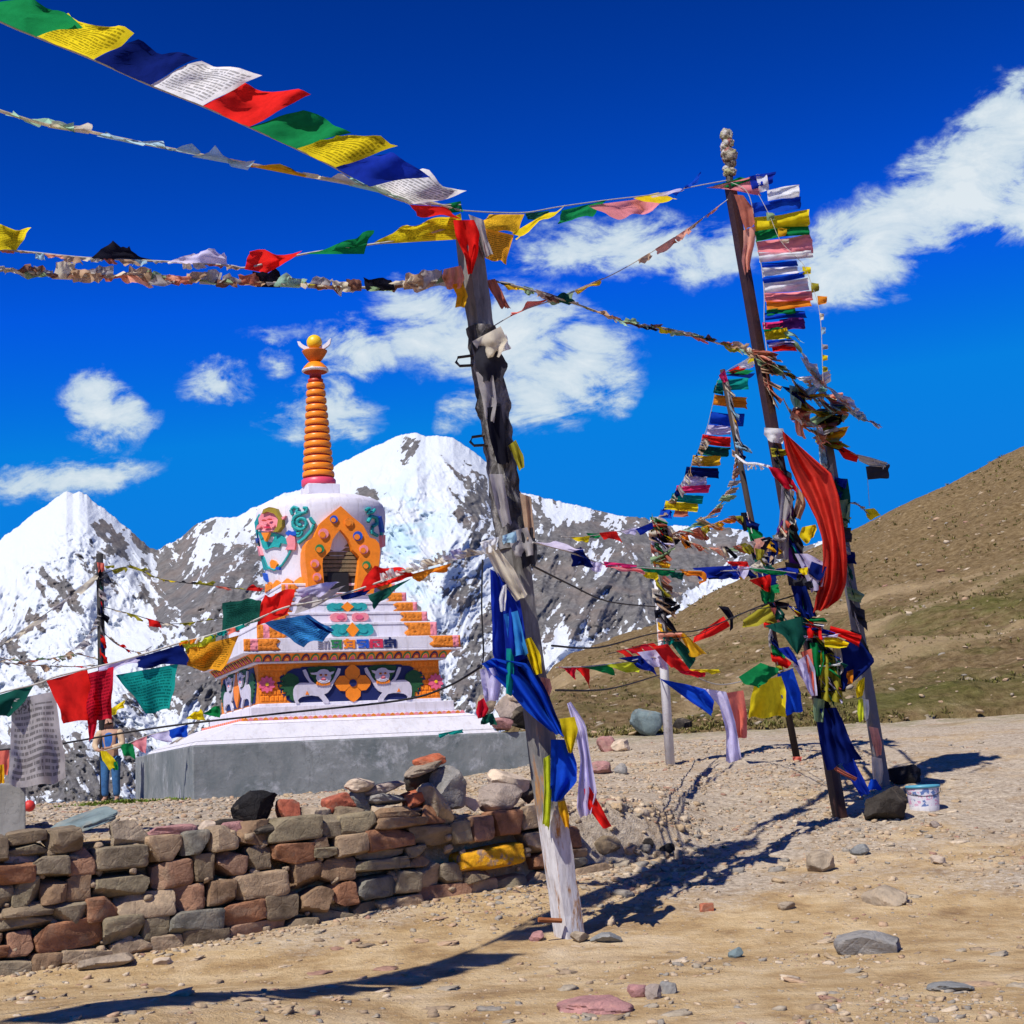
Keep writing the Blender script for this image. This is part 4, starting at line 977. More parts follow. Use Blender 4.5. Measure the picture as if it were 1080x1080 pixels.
dpoly(m, [(155, 485), (185, 490), (205, 545), (215, 575), (185, 580), (165, 530)], -.02, .05)
dtube(m, [(215, 560), (260, 580), (310, 545), (345, 490), (365, 450)], .022)
m.build('garland', M_TEAL, crea)
def swirl(cx, cy, r0, r1, turns, ph, n=22): return [(cx+(r0+(r1-r0)*k/n)*math.cos(ph+turns*2*math.pi*k/n), cy+(r0+(r1-r0)*k/n)*math.sin(ph+turns*2*math.pi*k/n)) for k in range(n+1)]
m = MB()
dtube(m, swirl(430, 265, 12, 60, 1.6, 1.0), .034); dtube(m, [(375, 210), (365, 180), (385, 158), (415, 170), (400, 195)], .03); dtube(m, [(400, 195), (440, 200), (470, 190), (470, 165), (445, 165)], .03)
dtube(m, [(490, 230), (520, 270), (500, 320), (460, 365), (415, 400)], .036); dtube(m, swirl(415, 325, 8, 30, 1.3, 0), .026); dtube(m, [(385, 250), (378, 285), (400, 310)], .03)
m.build('scroll', M_TEAL, crea)
def knots(par, lst):
    for pts_, mm in lst: dpoly(MB(), pts_, -.02, .08).build('garland_knot', mm, par)
knots(crea, [([(340, 370), (365, 345), (395, 360), (400, 400), (395, 445), (335, 445), (350, 415)], M_PINK), ([(335, 335), (355, 315), (375, 325), (400, 320), (405, 350), (350, 352)], M_BLUEP),
 ([(140, 420), (165, 430), (180, 480), (155, 485)], M_PINK), ([(130, 370), (150, 365), (150, 400), (132, 400)], M_BLUEP), ([(278, 560), (298, 560), (295, 580), (275, 578)], M_BLUEP), ([(185, 600), (205, 605), (215, 660), (195, 640)], M_BLUEP)])
for pts_, l_ in (([(230, 530), (242, 510), (262, 518), (280, 540), (258, 585), (240, 575)], -.02), ([(190, 330), (240, 330), (215, 390)], .03)):
    dpoly(MB(), pts_, l_, .06).build('jewel', M_RINGO, crea)
# the twin ornament on the right, mostly round the corner
m = MB(); dtube(m, [(855, 180), (880, 165), (870, 200), (900, 195), (915, 175)], .03); dtube(m, [(870, 260), (890, 220), (925, 230), (930, 270), (900, 290), (895, 330), (930, 350)], .034); dtube(m, [(945, 250), (960, 300), (955, 360)], .03)
m.build('scroll', M_TEAL, dome)
knots(dome, [([(930, 230), (950, 220), (965, 290), (972, 330), (955, 330), (945, 280)], M_BLUEP), ([(950, 350), (975, 345), (978, 420), (955, 430)], M_PINK)])
# harmika, ringed spire, parasol, moon and sun
def rotsq(u, v, hw): return (u-hw, u+hw, v-hw, v+hw)
m = MB(); sfrus(m, rotsq(AX, AY, .285), 6.93, rotsq(AX, AY, .285), 7.04, 1); sfrus(m, rotsq(AX, AY, .315), 7.041, rotsq(AX, AY, .315), 7.245, 0)
bevel(m.build('harmika', [M_WHITE, paint('shadow_gap_grey', (.30, .30, .31), .8, .3, 8, .4)], stupa), .01)  # the grey of the lower block paints in the shadow gap under the overhang
lean = np.array([-.045, 0, 0])
SPX = AXP+lean*.5
pr = [(.325, 7.246), (.335, 7.26), (.335, 7.36), (.31, 7.385)]; mi_ = [0, 0, 0]
zz0, zz1 = 7.39, 9.33; nr_ = 13
for k in range(nr_):
    a = k/nr_; r0 = .305*(1-a)+.165*a; h = (zz1-zz0)/nr_; z = zz0+k*h
    for (dr, dz) in [(-.028, 0), (-.03, .18), (.0, .24), (.008, .40), (.008, .72), (.0, .88), (-.028, .98)]: pr.append((r0+dr, z+dz*h))
    mi_ += [1, 1, 2, 2, 2, 2, 1] if k else [1, 1, 1, 2, 2, 2, 2]
pr.append((.12, zz1+.002)); mi_.append(1)
spire = MB().lathe(SPX, pr, 48, 0, mi_[:len(pr)-1]).build('spire', [M_RINGP, M_RINGR, M_RINGO], stupa, smooth=True)
m = MB().lathe(SPX, [(.145, 9.33), (.15, 9.36), (.15, 9.40), (.12, 9.41), (.115, 9.56), (.16, 9.575), (.23, 9.55), (.265, 9.57), (.262, 9.60), (.22, 9.66), (.15, 9.735), (.09, 9.765)], 40, 0, [0, 0, 0, 0, 0, 0, 1, 1, 2, 2, 2])
m.build('parasol', [M_RINGR, M_WHITE, M_RINGO], spire, smooth=True)
MB().lathe(SPX, [(.10, 9.766), (.13, 9.79), (.20, 9.89), (.245, 9.965), (.25, 9.985), (.10, 9.99)], 40).build('lotus_cup', paint('burnt_orange', (.55, .13, .01), .5), spire, smooth=True)
m = MB(); ang = [math.radians(a) for a in range(200, 341, 10)]
XR = np.array([1.0, 0, 0])
outer = [SPX+XR*(.36*math.cos(a))+EZ*(10.245+.265*math.sin(a)) for a in ang]; inner = [SPX+XR*(.30*math.cos(a))+EZ*(10.26+.205*math.sin(a)) for a in ang]
outer = [outer[0]+np.array([-.0, 0, .045])]+outer[1:-1]+[outer[-1]+np.array([0., 0, .075])]
m.prism(outer+inner[::-1], np.array([0, -1.0, 0]), .07)
for i in range(len(m.v)): m.v[i] = (m.v[i][0], m.v[i][1]+.035, m.v[i][2])
m.build('crescent_moon', M_WHITE, spire)
m = MB(); m.lathe(SPX, [(max(.004, .155*math.cos(a)), 10.165+.155*math.sin(a)) for a in np.linspace(-1.5, 1.5, 15)], 28); m.build('sun_ball', M_YELP, spire, smooth=True)
# ------------------------------------------------------------------ gravel, stones and small things on the ground
def mesh_np(name, V, Q, mat, smooth=False):
    me = bpy.data.meshes.new(name); Q = np.asarray(Q, np.int32)
    me.vertices.add(len(V)); me.vertices.foreach_set('co', np.asarray(V, np.float32).ravel())
    me.loops.add(Q.size); me.loops.foreach_set('vertex_index', Q.ravel())
    me.polygons.add(len(Q)); k = Q.shape[1]
    me.polygons.foreach_set('loop_start', np.arange(0, Q.size, k, dtype=np.int32)); me.polygons.foreach_set('loop_total', np.full(len(Q), k, np.int32))
    if smooth: me.polygons.foreach_set('use_smooth', np.ones(len(Q), bool))
    me.materials.append(mat); me.update(calc_edges=True)
    o = bpy.data.objects.new(name, me); COL.objects.link(o); ORG[o.name] = np.zeros(3); return o
def island_mat(name, stops, rough=.92):
    m, t, o = new_mat(name); g = N(t, 'ShaderNodeNewGeometry'); co = objco(t)
    col = RAMP(t, g.outputs['Random Per Island'], stops, 'CONSTANT')
    n = NOISE(t, co, 22, 5, .7)
    col = MIXC(t, .8, col, RAMP(t, n, [(.3, (.6, .58, .56)), (.6, (1.1, 1.08, 1.05))]), 'MULTIPLY')
    principled(t, o, col, rough, (n, .5, .02), .15); return m
M_GRAVEL = island_mat('gravel', [(0, (.40, .30, .19)), (.2, (.29, .22, .15)), (.35, (.46, .36, .25)), (.5, (.34, .29, .22)), (.64, (.42, .29, .19)), (.76, (.27, .245, .21)), (.88, (.52, .43, .32)), (.96, (.32, .19, .14))])
def scatter(name, X, Y, Z, S, mat, seed, flat=.6, n=2):
    rg = np.random.RandomState(seed); V0, F0 = CS[n]; F0 = np.array(F0); k = len(X)
    V0 = V0/((np.abs(V0)**3).sum(1, keepdims=True)**(1/3))
    V = np.repeat(V0[None], k, 0)*(1+rg.uniform(-.28, .28, (k, len(V0), 1)))
    V = V*np.stack([S*rg.uniform(.7, 1.3, k), S*rg.uniform(.6, 1.1, k), S*flat*rg.uniform(.6, 1.2, k)], -1)[:, None, :]
    a = rg.uniform(0, 6.28, k); ca, sa = np.cos(a)[:, None], np.sin(a)[:, None]
    x = V[..., 0]*ca-V[..., 1]*sa; y = V[..., 0]*sa+V[..., 1]*ca
    tl = rg.uniform(-.3, .3, k)[:, None]; z = V[..., 2]+tl*x
    V = np.stack([x+X[:, None], y+Y[:, None], z+Z[:, None]], -1).reshape(-1, 3)
    Q = (F0[None]+(np.arange(k)*len(V0))[:, None, None]).reshape(-1, 4)
    return mesh_np(name, V, Q, mat)
rg = np.random.RandomState(5)
def gravel_field():
    k = 38000
    Y = 9.3+rg.uniform(0, 1, k)**1.35*24; X = rg.uniform(-.42, .40, k)*Y
    s = -((X-WA[0])*WN[0]+(Y-WA[1])*WN[1])
    den = fbm(X*.8, Y*.8, 71, 4); pat = fbm(X*.35+9, Y*.5, 72, 3)
    stony = smst(13.6, 17, Y)*.65+.10+.9*smst(.54, .64, pat)*.8
    stony = np.where((X > .8) & (Y < 12.6), np.maximum(stony, .5*smst(.45, .6, den)), stony)
    keep = rg.uniform(0, 1, k) < stony*smst(.30, .62, den)*1.1
    keep &= ~((X > 4.9+.15*(Y-18)) & (Y > 18.5) & (rg.uniform(0, 1, k) < .93))
    keep &= ~((s > -.10) & (s < .55) & (X < 1.0))
    X, Y = X[keep], Y[keep]
    S = .007+.022*rg.pareto(2.4, len(X)).clip(0, 2.4)*.6+.0009*np.clip(Y-12, 0, 12)
    return X, Y, H(X, Y)+S*.12, S
scatter('gravel', *gravel_field(), M_GRAVEL, 8)
tag(bpy.data.objects['gravel'], kind='stuff')
k = 420; Y = 9.6+rg.uniform(0, 1, k)**1.2*13; X = rg.uniform(-.38, .38, k)*Y; s_ = -((X-WA[0])*WN[0]+(Y-WA[1])*WN[1]); kp = ~((s_ > -.1) & (X < 1.1)); X, Y = X[kp], Y[kp]
S = .03+.075*rg.uniform(0, 1, len(X))**3; scatter('half_buried_stones', X, Y, H(X, Y)-S*.06, S, M_GRAVEL, 10, .30, 4); tag(bpy.data.objects['half_buried_stones'], kind='stuff')
# small rubble along the wall foot and the bank at its end
k = 520; t = rg.uniform(-.8, WLEN+1.6, k); s = -np.abs(rg.normal(0, .16, k))-.02
Xr = WA[0]+WD[0]*t-WN[0]*s; Yr = WA[1]+WD[1]*t-WN[1]*s; S = .012+.03*rg.uniform(0, 1, k)**3
scatter('wall_rubble', Xr, Yr, H(Xr, Yr)+S*.1, S, M_GRAVEL, 12); tag(bpy.data.objects['wall_rubble'], kind='stuff')
k = 420; Xr = rg.normal(1.25, .55, k); Yr = rg.normal(17.7, .95, k); S = .025+.06*rg.uniform(0, 1, k)**3
scatter('bank_rubble', Xr, Yr, H(Xr, Yr)+S*.1, S, M_GRAVEL, 14, .6, 4); tag(bpy.data.objects['bank_rubble'], kind='stuff')
# stones and scrub on the hillside
def hill_pts(k, seed, lo=.0, hi=1.0):
    r_ = np.random.RandomState(seed); i = r_.randint(0, XX_H.shape[1]-1, k); j = (lo+(hi-lo)*r_.uniform(0, 1, k)**1.2)*328
    j = np.clip(j.astype(int)+2, 2, 329); return XX_H[j, i]+r_.uniform(-.15, .15, k), YY_H[j, i]+r_.uniform(-.2, .2, k), ZZ_H[j, i]

hx, hy, hz = hill_pts(2200, 3); S = (.04+.15*rg.uniform(0, 1, 2200)**5)*(hy/60)**.5
scatter('hillside_stones', hx, hy, hz, S, M_GRAVEL, 31); tag(bpy.data.objects['hillside_stones'], kind='stuff')
def tufts(name, hx, hy, hz, hgt, mat, seed):
    r_ = np.random.RandomState(seed); k = len(hx); nb = 9
    a = r_.uniform(0, 6.28, (k, nb)); l = hgt[:, None]*r_.uniform(.5, 1.1, (k, nb)); sp_ = hgt[:, None]*r_.uniform(.2, .9, (k, nb)); w = hgt[:, None]*.16
    bx = hx[:, None]+np.cos(a)*sp_*.6; by = hy[:, None]+np.sin(a)*sp_*.6; bz = hz[:, None]-.02+0*a
    px_, py_ = -np.sin(a)*w, np.cos(a)*w
    tx = bx+np.cos(a)*sp_; ty = by+np.sin(a)*sp_; tz = bz+l
    mx_, my_, mz = (bx+tx)/2, (by+ty)/2, bz+l*.7
    V = np.stack([np.stack([bx-px_, by-py_, bz], -1), np.stack([bx+px_, by+py_, bz], -1), np.stack([mx_+px_*.8, my_+py_*.8, mz], -1), np.stack([tx, ty, tz], -1), np.stack([mx_-px_*.8, my_-py_*.8, mz], -1)], 2)
    V = V.reshape(-1, 3); b = np.arange(k*nb)*5
    Q = np.concatenate([np.stack([b, b+1, b+2, b+4], 1), np.stack([b+4, b+2, b+3, b+3], 1)[:0]])
    T = np.stack([b+4, b+2, b+3], 1)
    me = bpy.data.meshes.new(name); me.from_pydata(V.tolist(), [], Q.tolist()+T.tolist()); me.materials.append(mat); me.update()
    o = bpy.data.objects.new(name, me); COL.objects.link(o); ORG[o.name] = np.zeros(3); return tag(o, kind='stuff')
M_TUFT = island_mat('dry_scrub', [(0, (.16, .15, .04)), (.3, (.22, .19, .07)), (.5, (.14, .145, .035)), (.7, (.27, .22, .10)), (.88, (.18, .14, .06))])
hx, hy, hz = hill_pts(15000, 4); kp = fbm(hx*.12, hy*.12, 33, 3) > .43; hx, hy, hz = hx[kp], hy[kp], hz[kp]
tufts('hillside_scrub', hx, hy, hz, .05+.12*rg.uniform(0, 1, len(hx))**2*(hy/70), M_TUFT, 5)
hx, hy, hz = hill_pts(9000, 6, .0, .16); kp = fbm(hx*.3, hy*.3, 35, 3) > .60; hx, hy, hz = hx[kp], hy[kp], hz[kp]
tufts('foot_grass', hx, hy, hz, .05+.10*rg.uniform(0, 1, len(hx))**2, M_TUFT, 6)

gp = G(133, 847); k = 260; ax_ = rg.normal(0, .42, k); ay_ = rg.normal(0, .25, k)
tufts('green_grass', gp[0]+ax_, gp[1]+ay_, H(gp[0]+ax_, gp[1]+ay_), .04+.07*rg.uniform(0, 1, k), island_mat('fresh_grass', [(0, (.10, .17, .02)), (.4, (.16, .22, .03)), (.75, (.22, .22, .06))]), 9)
def grock(px, py, w, h, mat, seed, lb, ct='rock', nm='rock', rot=(0, 0, 0), box=3.0, dep=.9, sink=.30, bump=.16, cuts=8):
    """a stone on the ground: px, py is the middle of its foot in the photo; w, h its size in photo pixels"""
    g = G(px, py); k = g[1]/F_PX; hw, hh = w*k/2, h*k/2
    return rock(nm, mat, (g[0], g[1]+hw*dep*.5, g[2]+hh*(1-sink)), (hw, hw*dep, hh*1.08), seed, rot, None, 13, box, 14, bump, lb, ct)
grock(869, 920, 31, 24, M_TAN, 201, 'beige angular rock on the gravel below the dark red pole')
grock(935, 955, 44, 22, M_TAN, 202, 'flat topped brown rock on open gravel at the right', box=3.5)
grock(925, 1006, 78, 34, M_GREYROCK, 203, 'blue grey outcrop of rock half sunk in the dirt at lower right', 'outcrop', sink=.55, box=2.4, dep=.7)
grock(628, 1068, 76, 18, M_PINKROCK, 204, 'flat pinkish slab lying in the dirt at the bottom edge of the view', 'slab', 'flat_stone', sink=.6, box=5, dep=.9)
grock(690, 1054, 18, 16, M_TAN, 205, 'brown egg sized rock right of the flat pinkish slab')
grock(672, 1052, 22, 14, M_PINKROCK, 206, 'small pink rock at the right tip of the flat pinkish slab')
grock(705, 1048, 18, 14, M_GREYROCK, 207, 'small grey rock in a row right of the pinkish slab')
grock(704, 902, 16, 13, M_BLACKROCK, 208, 'black cube shaped stone inside the cloth shadow in the middle', 'stone', box=6)
grock(684, 894, 14, 10, M_DKROCK, 209, 'low dark stone left of the black cube shaped stone', 'stone')
grock(716, 906, 12, 10, M_TAN, 210, 'light stone just right of the black cube shaped stone', 'stone')
grock(746, 962, 14, 9, M_REDBRICK, 211, 'little broken red brick alone on bare dirt', 'brick', 'brick', box=9)
grock(778, 1010, 17, 11, M_SLATE, 212, 'small slate blue stone in the middle of the pale dirt', 'stone')
grock(612, 994, 20, 13, M_TAN, 213, 'rounded pinkish brown stone against the right foot of the leaning post', 'stone')
grock(566, 993, 18, 12, M_PINKROCK, 214, 'reddish stone left of the leaning post foot', 'stone')
grock(640, 995, 32, 11, M_GREYROCK, 215, 'flat pale stone on the dirt right of the post foot', 'flat stone', 'flat_stone')
grock(908, 902, 20, 12, M_GREYROCK, 216, 'grey stone on the gravel right of the beige angular rock', 'stone')
grock(990, 912, 16, 10, M_PALE, 217, 'pale round stone on gravel below the paint bucket', 'stone')
grock(986, 873, 12, 8, M_TAN, 218, 'small sandy stone just below the paint bucket', 'stone')
grock(636, 817, 26, 15, M_PINKROCK, 219, 'reddish rock behind the post on the left of the gravel slope')
grock(655, 816, 14, 12, M_GREYROCK, 220, 'grey rock beside the reddish rock on the gravel slope')
grock(640, 793, 20, 18, M_PINKROCK, 221, 'pinkish upright boulder near the foot of the hill', 'boulder')
grock(657, 792, 24, 14, M_PALE, 222, 'pale boulder right of the pinkish upright boulder', 'boulder')
grock(684, 776, 36, 34, M_SLATE, 223, 'big grey green boulder at the hill foot left of the white pole', 'boulder', 'boulder', box=2.4, sink=.15)
grock(720, 772, 22, 18, M_DKROCK, 224, 'brown boulder at the hill foot right of the white pole', 'boulder', 'boulder')
grock(936, 866, 50, 38, M_DKROCK, 225, 'large dark brown boulder touching the left side of the bucket', 'boulder', 'boulder', box=2.6, sink=.2)
grock(958, 826, 36, 26, M_BLACKROCK, 226, 'black boulder behind the bucket beside the grey pole', 'boulder', 'boulder', box=2.6)
grock(110, 1022, 54, 16, M_TAN, 227, 'flat tan stone lying in front of the wall foot at left', 'flat stone', 'flat_stone', sink=.4, box=4)
grock(170, 1018, 22, 7, M_PALE, 228, 'whitish thin flat stone on the dirt in front of the wall', 'flat stone', 'flat_stone', sink=.3, box=4)
grock(640, 900, 30, 20, M_STONE, 229, 'brown stone of the collapsed wall end right of the post')
grock(1005, 1046, 46, 10, M_GREYROCK, 230, 'thin grey stone sunk in dirt at the lower right', 'flat stone', 'flat_stone', sink=.6)
grock(830, 960, 18, 9, M_TAN, 231, 'small tan stone left of the flat topped brown rock', 'stone')
# rubble heap lying on the right end of the platform
for (px, py, w, h, m_, sd, lb) in [(541, 750, 40, 30, M_TAN, 301, 'tan rubble block in the middle of the heap on the platform'), (512, 742, 20, 22, M_TAN, 302, 'upright pale rubble block at the left of the heap on the platform'), (556, 757, 40, 24, M_DKROCK, 303, 'dark rubble rock at the right of the heap on the platform'),
                                   (530, 764, 26, 14, M_PINKROCK, 304, 'pinkish low rubble stone at the front of the heap on the platform'), (545, 735, 24, 16, M_PALE, 305, 'light rubble stone on top of the heap on the platform')]:
    d = 28.4 if sd != 304 else 27.9
    c = P(px, py, d); k = d/F_PX; rock('rubble_stone', m_, c, (w*k/2, w*k/2.4, h*k/2), sd, (0, .2, .4), None, 10, 2.8, 8, .2, lb, 'rubble')
# paint bucket
g = G(980, 856); k = g[1]/F_PX; R_ = 17.5*k; hgt = 27*k
bk = thing('paint_bucket', (g[0], g[1]+R_, g[2]), 'white plastic paint bucket with colourful label and teal rim on the gravel', 'bucket')
bm_, t, o = new_mat('bucket_label'); co = objco(t)
s2 = N(t, 'ShaderNodeSeparateXYZ'); L(t, co, s2.inputs[0])
lab = RAMP(t, NOISE(t, co, 9, 3, .6), [(.36, (.10, .16, .36)), (.44, (.55, .55, .62)), (.5, (.62, .60, .66)), (.56, (.55, .28, .42)), (.62, (.60, .58, .62)), (.68, (.12, .35, .40))], 'CONSTANT')
principled(t, o, lab, .45, None, .4)
M_BUCKET = paint('bucket_white', (.68, .67, .70), .4, .12, 9, .05, .4)
M_RIM = paint('bucket_rim_teal', (.08, .30, .40), .4, .15, 9, .05, .4)
MB().lathe((g[0], g[1]+R_), [(R_*.84, g[2]-.01), (R_*.86, g[2]), (R_*.88, g[2]+.06), (R_*.96, g[2]+hgt*.86), (R_*.97, g[2]+hgt*.9), (R_*.90, g[2]+hgt*.88), (R_*.8, g[2]+.05)], 40, 0, [0, 0, 1, 0, 0, 0]).build('bucket_body', [M_BUCKET, bm_], bk, smooth=True)
MB().lathe((g[0], g[1]+R_), [(R_*.97, g[2]+hgt*.87), (R_*1.03, g[2]+hgt*.88), (R_*1.03, g[2]+hgt*.96), (R_*.97, g[2]+hgt*.98), (R_*.92, g[2]+hgt*.95), (R_*.92, g[2]+hgt*.885)], 40).build('rim', M_RIM, bk, smooth=True)
hp = [np.array([g[0]+R_*1.04*math.cos(a), g[1]+R_+R_*1.04*math.sin(a)*.9-.0, g[2]+hgt*.84-.09*math.sin(math.pi*(a+math.pi)/math.pi)*1.0]) for a in np.linspace(-math.pi, 0, 17)]
MB().tube(hp, .004, 6).build('handle', M_DARKMETAL, bk)
# concrete block at the left edge and the red ball behind it
a = P(27, 868, 16.6); b_ = P(27, 825, 16.6); z0 = Hs(a[0], 16.6)-.15
blk = MB().hexa([(a[0]-1.4, 16.6, z0), (a[0], 16.6, z0), (a[0]*1.0542-.02, 17.5, z0), (a[0]-1.45, 17.5, z0)], [(a[0]-1.4, 16.6, b_[2]), (a[0], 16.6, b_[2]), (a[0]*1.0542-.02, 17.5, b_[2]), (a[0]-1.45, 17.5, b_[2])]).build('concrete_block', mk_concrete('block_cement', (.14, .14, .135), (.21, .205, .195), (.3, .3, .3)))
bevel(blk, .02); tag(blk, 'low grey cement block at the left edge behind the stone wall', 'block')
g = P(31, 850, 20.0); m = MB().lathe(g, [(max(.004, .075*math.cos(a)), g[2]+.075*math.sin(a)) for a in np.linspace(-1.5, 1.5, 11)], 20)
tag(m.build('red_ball', paint('red_rubber', (.60, .04, .03), .5, .2, 8, .1), smooth=True), 'small round red ball behind the grey cement block', 'ball')

# ------------------------------------------------------------------ the poles
def axis_pts(pts, n=2):
    return pts
def post(mb, pts, half, yaw, seed=1, wob=.006, mi=0, seg=40):
    """square post along the polyline pts (world), half widths per point; slightly uneven"""
    pts = [np.array(p, float) for p in pts]; vs = []; nc = 12
    base = []
    for k in range(nc):                                        # rounded square section
        a = 2*math.pi*(k+.5)/nc; x, y = math.cos(a), math.sin(a); q = (abs(x)**7+abs(y)**7)**(1/7); base.append((x/q, y/q))
    ca, sa = math.cos(yaw), math.sin(yaw)
    for i in range(seg+1):
        f = i/seg*(len(pts)-1); j = min(int(f), len(pts)-2); f -= j; p = pts[j]*(1-f)+pts[j+1]*f; h = half[j]*(1-f)+half[j+1]*f
        for k, (x, y) in enumerate(base):
            w = h+wob*(mnoise.noise(Vector((k*1.3, i*.35, seed)))+.5*mnoise.noise(Vector((k*3.1, i*1.1, seed+7))))
            vs.append(p+np.array([ca*x-sa*y, sa*x+ca*y, 0])*w)
    fs = [(i*nc+k, i*nc+(k+1) % nc, (i+1)*nc+(k+1) % nc, (i+1)*nc+k) for i in range(seg) for k in range(nc)]
    fs += [tuple(range(nc-1, -1, -1)), tuple(range(seg*nc, seg*nc+nc))]
    return mb.add(vs, fs, mi)
def mk_post():
    m, t, o = new_mat('weathered_painted_post'); co = objco(t)
    s = N(t, 'ShaderNodeSeparateXYZ'); L(t, co, s.inputs[0])
    mp = N(t, 'ShaderNodeMapping'); mp.inputs['Scale'].default_value = (1, 1, .22); L(t, co, mp.inputs[0])
    n = NOISE(t, mp.outputs[0], 9, 7, .7); n2 = NOISE(t, mp.outputs[0], 24, 6, .7); n3_ = NOISE(t, co, 2.2, 5, .6)
    wood = RAMP(t, n, [(.3, (.07, .064, .06)), (.5, (.165, .158, .15)), (.7, (.28, .27, .265))])
    white = RAMP(t, n2, [(.3, (.40, .37, .36)), (.6, (.60, .58, .58))])
    rust = RAMP(t, n2, [(.3, (.16, .065, .02)), (.6, (.40, .19, .05)), (.8, (.55, .36, .12))])
    k = MATH(t, 'ADD', MAPR(t, s.outputs[2], 2.0, .5, -.34, .60), MATH(t, 'MULTIPLY', MATH(t, 'SUBTRACT', n3_, .5), .9))
    col = MIXC(t, MAPR(t, k, .2, .34), wood, white)
    col = MIXC(t, MATH(t, 'MULTIPLY', MAPR(t, n, .54, .62), MAPR(t, s.outputs[2], 2.4, 1.2)), col, rust)
    principled(t, o, col, .8, (n2, .5, .02), .25); return m
M_POST = mk_post()
mp0 = G(601, 988); mp1 = P(493, 246, mp0[1]-.15)
lean_post = thing('flag_post', mp0, 'thick weathered square post leaning left at the end of the stone wall', 'post')
MB_ = post(MB(), [mp0-(mp1-mp0)*.05, mp1], [.110, .100], .62, 3, .012)
MB_.build('post', M_POST, lean_post)
def on_post(t, s=0.0): return mp0+(mp1-mp0)*t+np.array([s, 0, 0])
def py_t(py):          # parameter on the post at photo row py
    return (988-py)/(988-246)
for (y, x0) in ((382, 481), (466, 496)):                        # bent steel step loops on its left side
    a = on_post(py_t(y-6)); d = a[1]-.05
    MB().tube([P(x0+24, y-8, d), P(x0+2, y-5, d), P(x0, y, d), P(x0+4, y+4, d-.03), P(x0+24, y+3, d)], .014, 6).build('step_bracket', M_DARKMETAL, lean_post)
MB().tube([P(568, 970, 13.9), P(592, 971, 13.98)], .024, 6).build('rusty_bolt', paint('rust', (.30, .10, .03), .8, .4, 20, .4), lean_post)
rp0 = G(886, 862); D_R = rp0[1]; rp1 = P(770, 196, D_R-.2)
M_REDPOLE = paint('oxide_red_steel', (.034, .013, .011), .5, .45, 5, .3, .4, (.06, .03, .018))
red_pole = thing('flag_pole', rp0, 'tall dark red steel pole leaning left, hung with a long red scarf', 'pole')
post(MB(), [rp0-(rp1-rp0)*.05, rp1], [.074, .064], .5, 5, .004).build('pole', M_REDPOLE, red_pole)
def on_red(py, s=0, dd=0): t = (862-py)/(862-196); p = rp0+(rp1-rp0)*t; return p
gp0 = G(932, 829); gp1 = P(866, 432, gp0[1]-.1); D_G = gp0[1]
M_GREYPOLE = paint('grey_painted_steel', (.11, .11, .13), .5, .3, 4, .2, .35, (.22, .15, .09))
grey_pole = thing('flag_pole', gp0, 'dark grey pole leaning left beside the bucket, behind the dark red pole', 'pole')
post(MB(), [gp0-(gp1-gp0)*.05, gp1], [.076, .068], .4, 6, .004).build('pole', M_GREYPOLE, grey_pole)
bp0 = G(841, 803); bp1 = P(762, 390, bp0[1]-.1); D_B = bp0[1]
thin_pole = thing('flag_pole', bp0, 'thin dark brown pole leaning left between the white pole and the dark red pole', 'pole')
MB().tube([bp0-(bp1-bp0)*.05, bp1], [.062, .048], 12).build('pole', paint('dark_wood', (.035, .022, .017), .8, .4, 8, .5), thin_pole, smooth=True)
wp0 = G(707, 807); D_W = wp0[1]; wp1 = P(690, 546, D_W)
white_pole = thing('flag_pole', wp0, 'upright white painted pole with rags wound round its upper half', 'pole')
MB().tube([wp0-(wp1-wp0)*.05, wp1], [.082, .075], 16).build('pole', paint('white_pole_paint', (.66, .65, .66), .6, .2, 5, .2, .3, (.40, .34, .28)), white_pole, smooth=True)
D_L = 33.0
lp0 = P(110, 812, D_L); lp0[2] = Hs(lp0[0], D_L)-.3; lp1 = P(105, 584, D_L)
far_pole = thing('flag_pole', lp0, 'distant slim black pole at left in front of the snowy peak', 'pole')
MB().tube([lp0, lp1], [.09, .075], 10).build('pole', paint('black_wood', (.022, .02, .02), .8, .4, 8, .4), far_pole, smooth=True)
